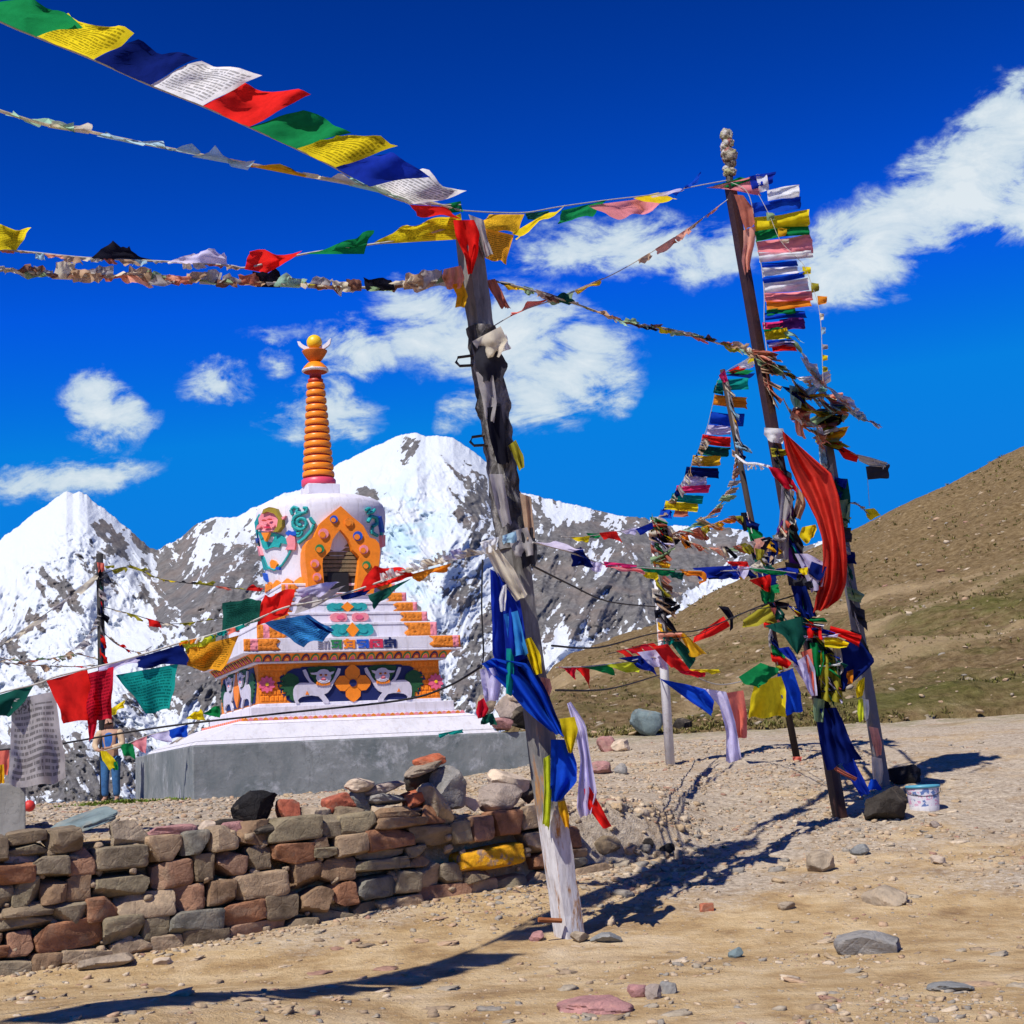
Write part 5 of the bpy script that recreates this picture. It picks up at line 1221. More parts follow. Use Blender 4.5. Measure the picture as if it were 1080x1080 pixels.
# ------------------------------------------------------------------ cloth
def poly_at(pts, t):
    pts = np.array(pts, float); seg = np.linalg.norm(np.diff(pts[:, :2], axis=0), axis=1); c = np.concatenate([[0], np.cumsum(seg)])
    x = t*c[-1]; return np.array([np.interp(x, c, pts[:, k]) for k in range(pts.shape[1])])
crng = random.Random(99)
def cloth(name, mat, left, right, d, parent=None, amp=.05, folds=1.5, nu=9, nv=9, dtop=0.0, rag=.0, stiff=.25, seed=None, spread=0.0):
    """a piece of cloth between two photo-pixel polylines; d = distance at (left, right); waves run in depth; rag = frayed lower edge"""
    seed = crng.randint(0, 9999) if seed is None else seed
    dl, dr = d if isinstance(d, (tuple, list)) else (d, d)
    vs = []; uvs = []; ph = (seed % 97)*.4; ph2 = (seed % 53)*.7
    for j in range(nv+1):
        t = j/nv; a = poly_at(left, t); b = poly_at(right, t)
        for i in range(nu+1):
            s_ = i/nu; q = a*(1-s_)+b*s_
            k = stiff+(1-stiff)*t
            w = math.sin(2*math.pi*folds*s_+ph+2.2*t)*.6+mnoise.noise(Vector((s_*2.3+seed, t*2.1, 3.3)))*.9+.35*mnoise.noise(Vector((s_*6+seed, t*5, 8)))
            w2 = mnoise.noise(Vector((s_*2.7, t*2.7+seed, 5.1)))
            dd = dl*(1-s_)+dr*s_+dtop*t+1.7*amp*k*w+spread*t
            px = q[0]; py = q[1]
            sz = max(abs(a[0]-b[0])+abs(a[1]-b[1]), 8)
            px += w2*sz*.11*t; py += (mnoise.noise(Vector((s_*2.6+seed, t*1.8, 1.7)))*.10+math.sin(2*math.pi*folds*s_+ph2+1.5*t)*.035)*sz*t
            if rag and j == nv: py += (mnoise.noise(Vector((i*1.7+seed, 3, 2))))*rag*sz; px += (mnoise.noise(Vector((i*1.3+seed, 9, 2))))*rag*sz*.6
            vs.append(P(px, py, dd)); uvs.append((s_, t))
    fs = [(j*(nu+1)+i, j*(nu+1)+i+1, (j+1)*(nu+1)+i+1, (j+1)*(nu+1)+i) for j in range(nv) for i in range(nu)]
    return MB().add(vs, fs, 0, uvs).build(name, mat, parent, smooth=True)
def tcloth(name, color, left, right, d, label, cat, pr=0, group=None, **kw):
    o = cloth(name, cloth_mat(color, pr), left, right, d, None, **kw); return tag(o, label, cat, group)
def catmull(pts, n=6):
    p = np.array(pts, float); out = []
    for i in range(len(p)-1):
        a, b, c, e = p[max(i-1, 0)], p[i], p[i+1], p[min(i+2, len(p)-1)]
        for k in range(n):
            t = k/n; out.append(.5*((2*b)+(-a+c)*t+(2*a-5*b+4*c-e)*t*t+(-a+3*b-3*c+e)*t**3))
    out.append(p[-1]); return np.array(out)
def DLN(x):
    a = P(588, 640, float(mp0[1])-.1); b = P(846, 620, D_R-.3); u = uv_dir(x, 640)[0]; dX, dY = b[0]-a[0], b[1]-a[1]
    return float(a[1]+dY*np.clip((u*a[1]-a[0])/(dX-u*dY), -.1, 1.05))
def straight(pts): return [(x, y, DLN(x)) for x, y, d in pts]
class String:
    """a line of flags: a thing with its cord, flags and rags as parts; pts = (px, py, distance)"""
    def __init__(s, label, pts, rad=.006, mat=None, cat='prayer flags', group=None, name='prayer_flag_string'):
        s.c = catmull(pts); w = [P(*p) for p in s.c]
        s.root = thing(name, w[0], label, cat, group)
        MB().tube(w, rad, 5).build('cord', mat or M_CORD, s.root)
    def at(s, t): return poly_at(s.c, t)
    def near(s, x, y):
        i = np.argmin((s.c[:, 0]-x)**2+(s.c[:, 1]-y)**2); return s.c[i, 2]
    def flag(s, color, A, B, Cc, D, pr=0, amp=.05, folds=1.2, dz=0.0, nu=9, nv=9, **kw):
        o = cloth('flag', cloth_mat(color, pr), [A, D], [B, Cc], (s.near(*A), s.near(*B)), s.root, amp, folds, nu, nv, dtop=dz, **kw)
        o['label'] = color.replace('dkgreen', 'dark green').replace('palegreen', 'pale green').replace('paleblue', 'pale blue')+(' printed' if pr else '')+' flag'; return o
    def strip(s, color, left, right, pr=0, amp=.05, folds=1.2, **kw):
        o = cloth('flag', cloth_mat(color, pr), left, right, (s.near(*left[0]), s.near(*right[0])), s.root, amp, folds, **kw)
        o['label'] = color.replace('dkgreen', 'dark green')+' flag'; return o
    def rags(s, n, colors, wind, size, t0=0.0, t1=1.0, seed=1, amp=.05, lenf=1.0, name='rag', back=.12):
        """n scraps of cloth tied along the cord between t0 and t1; wind = mean pixel direction; size = (min, max) pixels"""
        r_ = random.Random(seed); lt = (t1-t0)/n
        for k in range(n):
            a = t0+lt*(k+r_.uniform(-.15, .15)); b = min(a+lt*lenf*r_.uniform(.6, 1.15), 1.0); a = max(a, 0)
            A, B = s.at(a), s.at(b); l = r_.uniform(*size); an = math.atan2(wind[1], wind[0])+r_.gauss(0, .45)
            v = np.array([math.cos(an), math.sin(an)])*l; v2 = v*r_.uniform(.4, 1.1)+np.array([r_.uniform(-2, 2), r_.uniform(-2, 2)])
            col = colors[k % len(colors)] if r_.random() < .7 else r_.choice(colors)
            cloth(name, cloth_mat(col), [A[:2]-v*back, A[:2]+v*.5+np.array([r_.uniform(-2, 2), r_.uniform(-2, 2)]), A[:2]+v], [B[:2]-v*back, B[:2]+v2*.5, B[:2]+v2], (A[2]-r_.uniform(0, .05), B[2]-r_.uniform(0, .05)), s.root, amp*1.3, 1.2, 6, 5, rag=.22, seed=r_.randint(0, 9999))
DM = float(mp0[1])
# the big new flags at upper left
def px_of(w):
    d = np.asarray(w)-CAM; q = d@_F; return 540+F_PX*(d@_R)/q, 540-F_PX*(d@_U)/q
def d_up(x): return DM-.15-(486-x)/486*4.4                       # the near strings run up-sun, towards a pole out of view
w0 = P(0, 23, d_up(0)); EXT = [w0+np.array([-.55, -.835, .02])*k for k in (6.2, 5.6, 5.0, 4.4, 3.8, 3.2, 2.6, 2.0, 1.4, .8)]
s1 = String('top string of large new flags flying from the leaning post to the upper left corner', [(*px_of(w), w[1]) for w in EXT]+[(x, y, d_up(x)) for x, y in [(0, 23), (38, 39), (98, 63), (158, 90), (213, 112), (262, 134), (312, 157), (353, 177), (388, 197), (432, 214), (486, 216)]], .007)
for k in range(9):                                               # flags of the same string outside the frame
    a_, b_ = EXT[k], EXT[k+1]; q = [a_, b_, b_+np.array([.50, -.33, .10]), a_+np.array([.50, -.33, .10])]; (A_, B_, C_, D_) = [px_of(w) for w in q]
    s1.flag(['white', 'red', 'green', 'yellow', 'navy'][k % 5], A_, B_, C_, D_, 0, .05, dz=-.33)
s1.flag('green', (-26, 10), (38, 39), (82, 22), (30, -4), 0, .06); s1.flag('yellow', (38, 39), (98, 63), (142, 40), (72, 15), 1, .05)
s1.flag('navy', (98, 63), (158, 90), (210, 64), (143, 44), 0, .06); s1.flag('white', (158, 90), (213, 112), (273, 78), (211, 62), 1, .05)
s1.flag('red', (213, 112), (262, 134), (331, 104), (255, 92), 0, .08); s1.flag('green', (262, 134), (312, 157), (374, 138), (322, 116), 0, .06)
s1.flag('yellow', (312, 157), (353, 177), (420, 152), (355, 139), 1, .05); s1.flag('royal', (353, 177), (390, 197), (452, 181), (400, 158), 0, .06)
s1.flag('white', (390, 197), (432, 216), (492, 206), (436, 180), 1, .06); s1.flag('red', (432, 216), (470, 218), (484, 230), (440, 228), 0, .05)
s1.flag('green', (470, 215), (486, 212), (488, 224), (472, 224), 0, .05)
# a bundle tied at the post top
tcloth('tied_cloth', 'red', [(478, 232), (480, 248), (490, 270), (494, 290)], [(500, 232), (506, 246), (504, 266), (498, 288)], DM-.36, 'red cloth tied round the top of the leaning post', 'cloth', amp=.10, folds=1.6, nu=12, nv=14)
tcloth('tied_cloth', 'grey', [(494, 226), (502, 250), (510, 272)], [(510, 232), (514, 252), (520, 268)], DM-.22, 'grey brown cloth scrap right of the red cloth on the post top', 'cloth', amp=.08)
# thin pale string
w2_ = P(0, 117, d_up(0))
s2 = String('thin pale string of worn narrow strips below the big flags', [(*px_of(w2_+np.array([-.58, -.815, .0])*k), (w2_+np.array([-.58, -.815, 0])*k)[1]) for k in (6, 4, 2)]+[(x, y, d_up(x)) for x, y in [(0, 117), (90, 138), (150, 151), (210, 163), (265, 173), (320, 184), (370, 193), (430, 207), (486, 222)]], .012, cloth_mat('cream'))
s2.rags(15, ['cream', 'white', 'paleblue', 'cream', 'yellow', 'mint', 'salmon', 'cream', 'paleblue', 'white', 'cream', 'gold', 'cream'], (.3, -.95), (2.5, 6), 0.62, .99, 5, .02, 1.3, back=.9)
# third string with torn flags
s3 = String('string of torn black, white, red and green flags left of the leaning post', [(-40, 262, DM-2.6), (0, 264, DM-2.3), (30, 266, DM-2.1), (90, 272, DM-1.8), (175, 276, DM-1.4), (240, 280, DM-1.1), (262, 282, DM-1), (320, 268, DM-.8), (390, 258, DM-.5), (440, 250, DM-.3), (484, 236, DM-.12)], .010)
s3.flag('yellow', (-18, 262), (16, 266), (32, 244), (-6, 238), 1, .06); s3.flag('black', (95, 273), (172, 277), (150, 271), (119, 254), 0, .05, rag=.15); s3.flag('lilac', (175, 277), (240, 281), (239, 266), (204, 265), 0, .06, rag=.15)
s3.flag('red', (258, 284), (282, 288), (319, 267), (262, 267), 0, .09); s3.flag('green', (320, 268), (384, 268), (394, 243), (352, 262), 0, .06); s3.flag('yellow', (392, 258), (492, 252), (484, 224), (430, 238), 1, .09, folds=1.5, nu=14)
s3.rags(16, ['rust', 'tan', 'paleblue', 'salmon', 'white', 'cream', 'grey'], (.6, .8), (2, 9), .08, .55, 3, .03)
s4 = String('dense string of faded grey and brown rags below the torn flags on the left', [(-40, 280, DM-2.6), (0, 284, DM-2.3), (60, 290, DM-2), (150, 292, DM-1.5), (230, 297, DM-1.2), (300, 299, DM-.9), (355, 303, DM-.7), (400, 303, DM-.5), (450, 299, DM-.3), (486, 290, DM-.12)], .014)
s4.rags(27, ['olive', 'grey', 'cream', 'brown', 'black', 'cream', 'tan', 'grey', 'lilac', 'tan', 'palegreen', 'salmon', 'tan', 'grey', 'cream', 'palegreen', 'rust', 'mint'], (.35, -.9), (6, 15), .0, .99, 8, .05, 1.35, back=.35)
s4.rags(20, ['grey', 'cream', 'palegreen', 'brown', 'tan', 'rust', 'salmon'], (.5, .8), (4, 11), .03, .99, 18, .05, 1.2, back=.35)
tcloth('tied_cloth', 'salmon', [(468, 284), (466, 292), (472, 306)], [(486, 280), (490, 292), (486, 304)], DM-.34, 'faded pinkish knot of cloth on the left side of the leaning post', 'cloth', amp=.10, folds=2)
tcloth('tied_cloth', 'gold', [(476, 300), (482, 312), (480, 324)], [(488, 298), (494, 312), (490, 324)], DM-.34, 'gold cloth scrap under the pinkish knot on the leaning post', 'cloth', amp=.06)
tcloth('tied_cloth', 'rust', [(512, 296), (518, 308), (528, 324)], [(522, 294), (530, 308), (538, 326)], DM-.05, 'rust brown torn cloth on the right side of the leaning post', 'cloth', amp=.08, rag=.3)
# post top to the red pole top
s5 = String('string of new flags between the leaning post top and the dark red pole top', [(488, 222, DM), (520, 224, DM+.6), (555, 224, DM+1.3), (590, 218, DM+2), (640, 211, DM+3), (690, 205, DM+4), (735, 196, DM+5), (768, 190, D_R-.2)], .007)
s5.flag('gold', (516, 226), (553, 226), (546, 248), (506, 240), 1, .07); s5.flag('ochre', (508, 240), (542, 248), (534, 279), (512, 272), 1, .07); s5.flag('yellow', (540, 246), (574, 226), (592, 219), (548, 250), 0, .05); s5.flag('dkgreen', (554, 225), (580, 222), (574, 231), (556, 232), 0, .05)
s5.flag('green', (592, 222), (640, 211), (626, 225), (590, 236), 0, .06); s5.flag('pink', (620, 217), (704, 206), (688, 222), (650, 229), 0, .08, nu=12); s5.flag('yellow', (668, 209), (694, 203), (716, 210), (690, 216), 0, .06); s5.flag('lilac', (686, 207), (716, 199), (722, 197), (694, 214), 0, .05); s5.flag('blue', (708, 203), (736, 193), (738, 184), (714, 208), 0, .08)
s6 = String('slack thin string with few scraps rising from the post to the dark red pole', [(508, 352, DM-.1), (545, 330, DM+.8), (590, 314, DM+1.8), (625, 299, DM+2.6), (660, 282, DM+3.4), (720, 245, DM+4.8), (768, 210, D_R-.2)], .006)
s6.flag('coral', (538, 334), (575, 318), (576, 315), (540, 328), 0, .03); s6.flag('palegreen', (576, 318), (606, 306), (602, 318), (582, 322), 0, .05); s6.flag('gold', (606, 306), (636, 293), (632, 299), (608, 309), 0, .04); s6.rags(5, ['tan', 'salmon', 'cream'], (.4, .9), (3, 8), .62, .98, 4)
s7 = String('string of tattered rags sagging from the leaning post to the dark red pole', [(518, 296, DM), (545, 302, DM+.6), (580, 312, DM+1.4), (620, 325, DM+2.3), (660, 340, DM+3.2), (700, 347, DM+4.1), (740, 357, DM+5), (798, 374, D_R-.2)], .012)
s7.rags(24, ['black', 'gold', 'yellow', 'palegreen', 'tan', 'coral', 'dkgreen', 'cream', 'olive', 'rust', 'tan', 'mint', 'brown'], (.7, .7), (4, 11), .0, 1, 11, .06, 1.4, back=.4); s7.rags(12, ['tan', 'cream', 'palegreen', 'brown', 'rust'], (.9, -.3), (3, 9), .4, 1, 12, .06)
# ladder of flags down the red pole
s8 = String('ladder of fresh flags streaming right from the top of the dark red pole', [(770, 192, D_R-.25), (786, 200, D_R-.3), (793, 216, D_R-.3), (796, 240, D_R-.3), (798, 258, D_R-.3), (803, 280, D_R-.3), (806, 310, D_R-.3), (806, 340, D_R-.3), (809, 374, D_R-.3)], .006)
s8.flag('royal', (790, 186), (793, 200), (814, 194), (818, 181), 0, .05); s8.flag('green', (752, 196), (770, 198), (800, 188), (782, 187), 0, .04); s8.flag('pink', (745, 198), (772, 200), (803, 207), (797, 186), 0, .06, nu=12); s8.flag('white', (797, 184), (801, 203), (811, 201), (810, 182), 0, .05)
LAD = [('white', 201, 212, 809, 841, 194, 207, 1), ('blue', 214, 229, 793, 843, 207, 219, 0), ('yellow', 229, 244, 795, 853, 221, 238, 1), ('green', 244, 255, 796, 853, 238, 247, 0), ('pink', 255, 266, 798, 857, 246, 265, 0), ('white', 267, 277, 800, 858, 264, 271, 1), ('blue', 278, 282, 803, 842, 275, 280, 0), ('white', 282, 292, 804, 842, 281, 287, 0), ('blue', 293, 299, 804, 847, 286, 292, 0), ('white', 299, 309, 805, 853, 293, 306, 0), ('pink', 309, 318, 806, 857, 307, 316, 0), ('orange', 317, 327, 808, 856, 314, 322, 0), ('green', 327, 333, 808, 838, 324, 332, 0), ('blue', 330, 338, 806, 851, 328, 335, 0), ('purple', 337, 350, 822, 850, 335, 346, 0), ('magenta', 340, 347, 804, 824, 338, 345, 0), ('green', 346, 350, 805, 824, 344, 349, 0), ('yellow', 349, 359, 806, 832, 345, 356, 0), ('blue', 359, 363, 808, 836, 358, 362, 0), ('lilac', 362, 367, 810, 838, 360, 365, 0), ('red', 366, 371, 814, 840, 363, 370, 0)]
for (c_, yl0, yl1, xl, xr, yr0, yr1, pr_) in LAD:
    jx, jy = crng.uniform(-3, 2), crng.uniform(-1.5, 1.5)
    s8.strip(c_, [(xl, yl0), ((xl+xr)/2, (yl0+yr0)/2+jy), (xr+jx, yr0)], [(xl+1, yl1), ((xl+xr)/2, (yl1+yr1)/2+jy), (xr+1+jx*.4, yr1+.8)], amp=.15, folds=.9, nu=5, nv=16, rag=.12)
s8.flag('mint', (824, 345), (838, 352), (850, 362), (826, 350), 0, .06); s8.flag('palegreen', (826, 350), (842, 362), (848, 374), (830, 358), 0, .06)
tcloth('tied_cloth', 'rust', [(774, 205), (780, 222), (786, 244)], [(784, 206), (793, 218), (796, 236)], D_R-.36, 'brown cloth pinned to the top of the dark red pole', 'cloth', amp=.05)
tcloth('tied_cloth', 'salmon', [(784, 243), (784, 260), (782, 276), (786, 290)], [(797, 238), (796, 256), (792, 272), (790, 284)], D_R-.33, 'dull pink cloth hanging below the brown one on the dark red pole', 'cloth', amp=.05, rag=.2)
# wads of knotted cloth on the pole tip
def wad(px, py, rx, ry, d, mat, seed, par):
    c = P(px, py, d); k = d/F_PX; V, Fs = CS[10]; p = V/np.linalg.norm(V, axis=1, keepdims=True)
    n_ = n3(p, seed, 2.2)*1.1+n3(p, seed+2, 6)*.9; p = p*(1+n_)[:, None]
    return MB().add(p*np.array([rx*k, rx*k, ry*k])+c, Fs).build('cloth_wad', mat, par, smooth=True)
M_WAD = island_mat('mixed_rags', [(0, (.40, .36, .29))])
def mk_wad():
    m, t, o = new_mat('knotted_rags'); co = objco(t)
    vo = N(t, 'ShaderNodeTexVoronoi'); vo.inputs['Scale'].default_value = 15; L(t, co, vo.inputs[0])
    s_ = N(t, 'ShaderNodeSeparateColor'); L(t, vo.outputs['Color'], s_.inputs[0])
    col = RAMP(t, s_.outputs[0], [(0, (.45, .41, .33)), (.2, (.30, .27, .22)), (.38, (.50, .48, .46)), (.52, (.34, .14, .12)), (.64, (.42, .40, .22)), (.76, (.17, .13, .11)), (.88, (.55, .50, .48))], 'CONSTANT')
    principled(t, o, col, .95, (NOISE(t, co, 30, 5, .7), .9, .04), .1); return m
M_KNOT = mk_wad()
top = thing('cloth_knots', P(769, 190, D_R-.2), 'stack of knotted pale rags crowning the tip of the dark red pole', 'cloth')
for (x, y, rx, ry, sd) in [(766, 143, 7, 8, 1), (768, 152, 6, 6, 2), (764, 155, 4.5, 5, 3), (769, 164, 8.5, 9, 4), (772, 172, 5, 6, 5), (770, 182, 7, 5, 6), (766, 178, 4, 4, 7)]: wad(x, y, rx, ry, D_R-.2, M_KNOT, sd*7, top)
MB().tube([P(770, 200, D_R-.2), P(767, 140, D_R-.2)], .05, 8).build('stick', M_DARKMETAL, top)
s9 = String('fine dangling thread with tiny yellow and grey scraps right of the ladder flags', [(800, 205, D_R-.35), (812, 228, D_R-.4), (822, 252, D_R-.4), (836, 268, D_R-.4), (848, 280, D_R-.4), (856, 300, D_R-.4), (863, 322, D_R-.4), (866, 345, D_R-.4), (867, 370, D_R-.4), (868, 402, D_R-.4)], .004)
for (c_, x, y, w, h) in [('palegreen', 808, 224, 9, 9), ('gold', 820, 240, 10, 10), ('cream', 824, 252, 8, 5), ('yellow', 846, 281, 9, 9), ('olive', 855, 298, 9, 11), ('orange', 862, 312, 10, 10), ('cream', 864, 330, 5, 8), ('paleblue', 866, 345, 5, 8), ('grey', 867, 363, 6, 6), ('yellow', 867, 374, 6, 7), ('olive', 867, 386, 6, 7)]:
    s9.flag(c_, (x, y), (x+1, y+h), (x+w, y+h*.8), (x+w, y+h*.1), 0, .03, nu=4, nv=4)
for (lb, pts, n, cols, wd, sz, sd) in [
    ('tangled rope of mixed rags looping right from the dark red pole at mid height', [(800, 372, D_R-.25), (820, 388, D_R), (836, 400, D_R+.3), (846, 420, D_R+.6), (838, 440, D_R+.9), (856, 455, D_R+1.4), (872, 462, D_G-.1)], 30, ['tan', 'salmon', 'palegreen', 'salmon', 'mint', 'grey', 'cream', 'rust', 'pink', 'gold', 'white', 'olive'], (.8, .5), (8, 18), 21),
    ('white and grey streamers blowing right above the dark grey pole', [(846, 372, D_R), (856, 392, D_R+.3), (866, 405, D_R+.6), (880, 412, D_R+1), (890, 425, D_R+1.3), (905, 440, D_R+1.5), (925, 447, D_R+1.6)], 18, ['white', 'white', 'paleblue', 'tan', 'salmon', 'white'], (.85, .4), (5, 15), 22),
    ('bundle of yellow and green rags round the top of the dark grey pole', [(858, 432, D_G-.2), (868, 440, D_G-.2), (872, 455, D_G-.2), (870, 470, D_G-.2)], 12, ['olive', 'gold', 'palegreen', 'olive', 'black', 'rust', 'mint'], (.95, -.25), (10, 26), 23),
    ('loop of white twisted scraps hanging between the dark red pole and the grey pole', [(826, 420, D_R), (834, 436, D_R+.4), (846, 444, D_R+.8), (862, 450, D_R+1.2), (866, 480, D_G-.2), (867, 500, D_G-.2)], 14, ['cream', 'white', 'salmon', 'cream', 'tan', 'paleblue'], (.5, .6), (3, 8), 24),
    ('short string of purple, blue and olive rags crossing to the grey pole', [(830, 412, D_R), (848, 416, D_R+.6), (866, 424, D_R+1.2), (880, 428, D_G-.2)], 14, ['navy', 'mint', 'purple', 'brown', 'paleblue', 'gold', 'grey'], (.8, .4), (8, 18), 25)]:
    q = String(lb, pts, .008); q.rags(n, cols, wd, (sz[0]*1.2, sz[1]*1.2), 0, 1, sd, .16, 2.6, back=.4)
# back pole: short string to the red pole and the long diagonal ladder
s11 = String('short cluster of bright flags between the thin brown pole top and the dark red pole', [(762, 395, D_B-.1), (772, 388, D_B-1), (786, 380, D_B-2.5), (802, 370, D_R-.1)], .006)
for (c_, A, B, Cc, D) in [('yellow', (790, 377), (800, 372), (799, 380), (788, 384)), ('white', (778, 384), (792, 377), (798, 384), (780, 390)), ('red', (768, 391), (782, 384), (796, 386), (774, 394)), ('green', (766, 393), (776, 390), (797, 391), (778, 397)), ('navy', (764, 396), (772, 394), (797, 394), (790, 399)), ('magenta', (758, 396), (764, 390), (768, 402), (762, 404))]: s11.flag(c_, A, B, Cc, D, 0, .07)
s12 = String('long diagonal ladder of flags from the thin brown pole top to the white pole', [(762, 394, D_B-.1), (756, 405, D_B), (752, 425, D_B+.2), (746, 450, D_B+.4), (738, 472, D_B+.7), (729, 492, D_B+1), (720, 508, D_B+1.2), (710, 523, D_B+1.5), (702, 535, D_B+1.7), (692, 550, D_W-.1)], .006)
for (c_, y0, y1, x0, x1, dy) in [('teal', 401, 413, 756, 789, 0), ('dkgreen', 406, 414, 754, 764, 0), ('orange', 416, 427, 754, 789, 1), ('blue', 434, 448, 750, 784, 2), ('lilac', 448, 458, 747, 772, 2), ('red', 458, 468, 741, 773, 2), ('dkgreen', 469, 479, 738, 768, 2), ('gold', 480, 491, 731, 763, 2), ('navy', 492, 502, 724, 760, 1), ('lilac', 502, 513, 722, 744, 1), ('magenta', 512, 520, 714, 748, 1), ('teal', 520, 528, 709, 741, 1), ('yellow', 528, 537, 702, 738, 1), ('blue', 537, 546, 697, 712, 1), ('rust', 538, 545, 712, 730, 1)]:
    jx, jy = crng.uniform(-5, 3), crng.uniform(-3, 3)
    s12.strip(c_, [(x0, y0), ((x0+x1)/2, y0+dy+jy*.6), (x1+jx, y0+dy+jy)], [(x0-2, y1), ((x0+x1)/2, y1+dy+jy*.6), (x1-1+jx*.5, y1+dy+jy*1.2)], amp=.16, folds=1.1, nu=5, nv=12, rag=.25)
s12.rags(18, ['cream', 'grey', 'tan', 'navy'], (.8, .3), (4, 12), .4, 1, 5)
q = String('pale twisted cloth strip wound down the thin brown pole', [(766, 402, D_B-.2), (772, 430, D_B-.2), (776, 450, D_B-.2), (782, 480, D_B-.2)], .035, cloth_mat('grey'), cat='cloth strip'); q.rags(13, ['grey', 'cream', 'white', 'black', 'paleblue', 'navy', 'gold'], (.5, .8), (6, 16), 0, 1, 31, .1, 1.4, back=.4)
q = String('white streamers tied across from the thin brown pole to the dark red pole', [(776, 480, D_B-.3), (786, 488, D_B-1.6), (798, 489, D_B-3), (811, 492, D_R-.2)], .02, cloth_mat('white'), cat='cloth strip'); q.rags(12, ['white', 'cream', 'white'], (.7, .7), (4, 12), 0, .8, 33)
q = String('grey and tan ragged string fanning down right of the diagonal ladder', [(776, 476, D_B), (776, 500, D_B+.3), (768, 520, D_B+.6), (752, 540, D_B+1), (730, 556, D_B+1.4), (700, 570, D_W-.1)], .01); q.rags(22, ['tan', 'palegreen', 'cream', 'mint', 'rust', 'grey', 'cream'], (.7, -.2), (5, 13), 0, 1, 34, .08, 1.3, back=.4)
q = String('string of brown and orange rags between the white pole top and the thin brown pole', [(690, 560, D_W-.1), (715, 566, D_B+1.4), (745, 557, D_B+.8), (770, 547, D_B+.2), (788, 545, D_B-.1)], .01); q.rags(18, ['rust', 'brown', 'olive', 'black', 'tan', 'gold', 'orange'], (.8, .4), (7, 16), 0, 1, 35, .08, 1.5, back=.3)
# white pole: rags wound on its upper half
q = String('coloured rags wound thickly around the upper half of the white pole', [(690, 546, D_W-.1), (692, 570, D_W-.12), (695, 600, D_W-.12), (698, 635, D_W-.12), (701, 660, D_W-.12), (703, 690, D_W-.12)], .05, cloth_mat('grey'), cat='rags')
q.rags(20, ['olive', 'cream', 'black', 'tan', 'dkgreen', 'rust', 'grey', 'gold', 'salmon', 'palegreen', 'brown'], (.75, .5), (12, 24), 0, .88, 41, .1, 1.8, back=.42); q.rags(9, ['green', 'red', 'navy', 'yellow', 'lilac', 'black'], (.8, .2), (10, 26), 0, .25, 42, .1, 1.5, back=.3)
q.flag('green', (682, 556), (690, 546), (696, 552), (686, 562), 0, .08); q.flag('red', (690, 547), (698, 552), (696, 558), (688, 554), 0, .06); q.flag('gold', (716, 667), (722, 668), (746, 690), (728, 692), 0, .1); q.flag('teal', (699, 660), (704, 664), (712, 678), (700, 682), 0, .1); q.flag('dkgreen', (703, 672), (716, 674), (735, 692), (728, 706), 0, .1)
# strings across the middle
s14 = String('upper short string of small yellow, green and red flags reaching the white pole top', [(592, 566, DM+5), (615, 566, DM+6), (645, 562, DM+8), (670, 556, DM+10), (690, 550, D_W-.1)], .008)
for c_, A, B, Cc, D in [('yellow', (602, 567), (622, 565), (621, 572), (610, 571)), ('green', (618, 562), (634, 563), (632, 568), (622, 567)), ('red', (632, 562), (650, 560), (656, 570), (636, 568)), ('lilac', (652, 560), (672, 555), (670, 564), (658, 562)), ('royal', (670, 558), (688, 551), (690, 558), (676, 564))]: s14.flag(c_, A, B, Cc, D, 0, .10)
s13 = String('middle string of lilac, navy and pink flags between leaning post and dark red pole', straight([(562, 572, DM-.1), (600, 582, DM+1), (640, 596, DM+2), (680, 599, DM+3), (730, 602, DM+4.2), (770, 602, DM+5), (800, 600, D_R-.5), (850, 606, D_R-.3)]), .008)
for c_, A, B, Cc, D in [('lilac', (564, 572), (602, 582), (616, 580), (588, 571)), ('navy', (598, 580), (620, 590), (627, 592), (612, 576)), ('navy', (602, 584), (622, 590), (626, 599), (604, 597)), ('lilac', (618, 590), (636, 594), (634, 604), (624, 602)), ('magenta', (636, 592), (672, 596), (668, 602), (640, 599)), ('pink', (640, 597), (676, 600), (682, 606), (650, 601)), ('green', (670, 597), (714, 600), (706, 607), (680, 603)), ('yellow', (676, 603), (694, 604), (694, 612), (682, 610)), ('dkgreen', (704, 603), (722, 604), (720, 611), (708, 609)), ('orange', (716, 600), (742, 603), (745, 611), (720, 606)), ('royal', (730, 599), (778, 596), (782, 608), (738, 609)), ('navy', (742, 601), (770, 604), (776, 610), (748, 612)), ('lilac', (768, 594), (792, 598), (786, 611), (776, 604)), ('red', (766, 592), (788, 592), (790, 598), (772, 597)), ('green', (790, 599), (830, 603), (826, 608), (796, 603))]: s13.flag(c_, A, B, Cc, D, 0, .10)
s13.strip('orange', [(724, 606), (736, 606), (742, 612), (736, 614)], [(726, 602), (744, 603), (746, 612), (738, 616)], amp=.03, nu=4)
s15 = String('lower string of large blue, coral and yellow flags crossing in front of the white pole', straight([(586, 704, DM), (620, 703, DM+1), (660, 698, DM+2), (692, 694, DM+2.8), (730, 712, DM+3.6), (760, 722, DM+4.2), (800, 714, DM+4.8), (840, 703, D_R-.4), (856, 698, D_R-.2)]), .007)
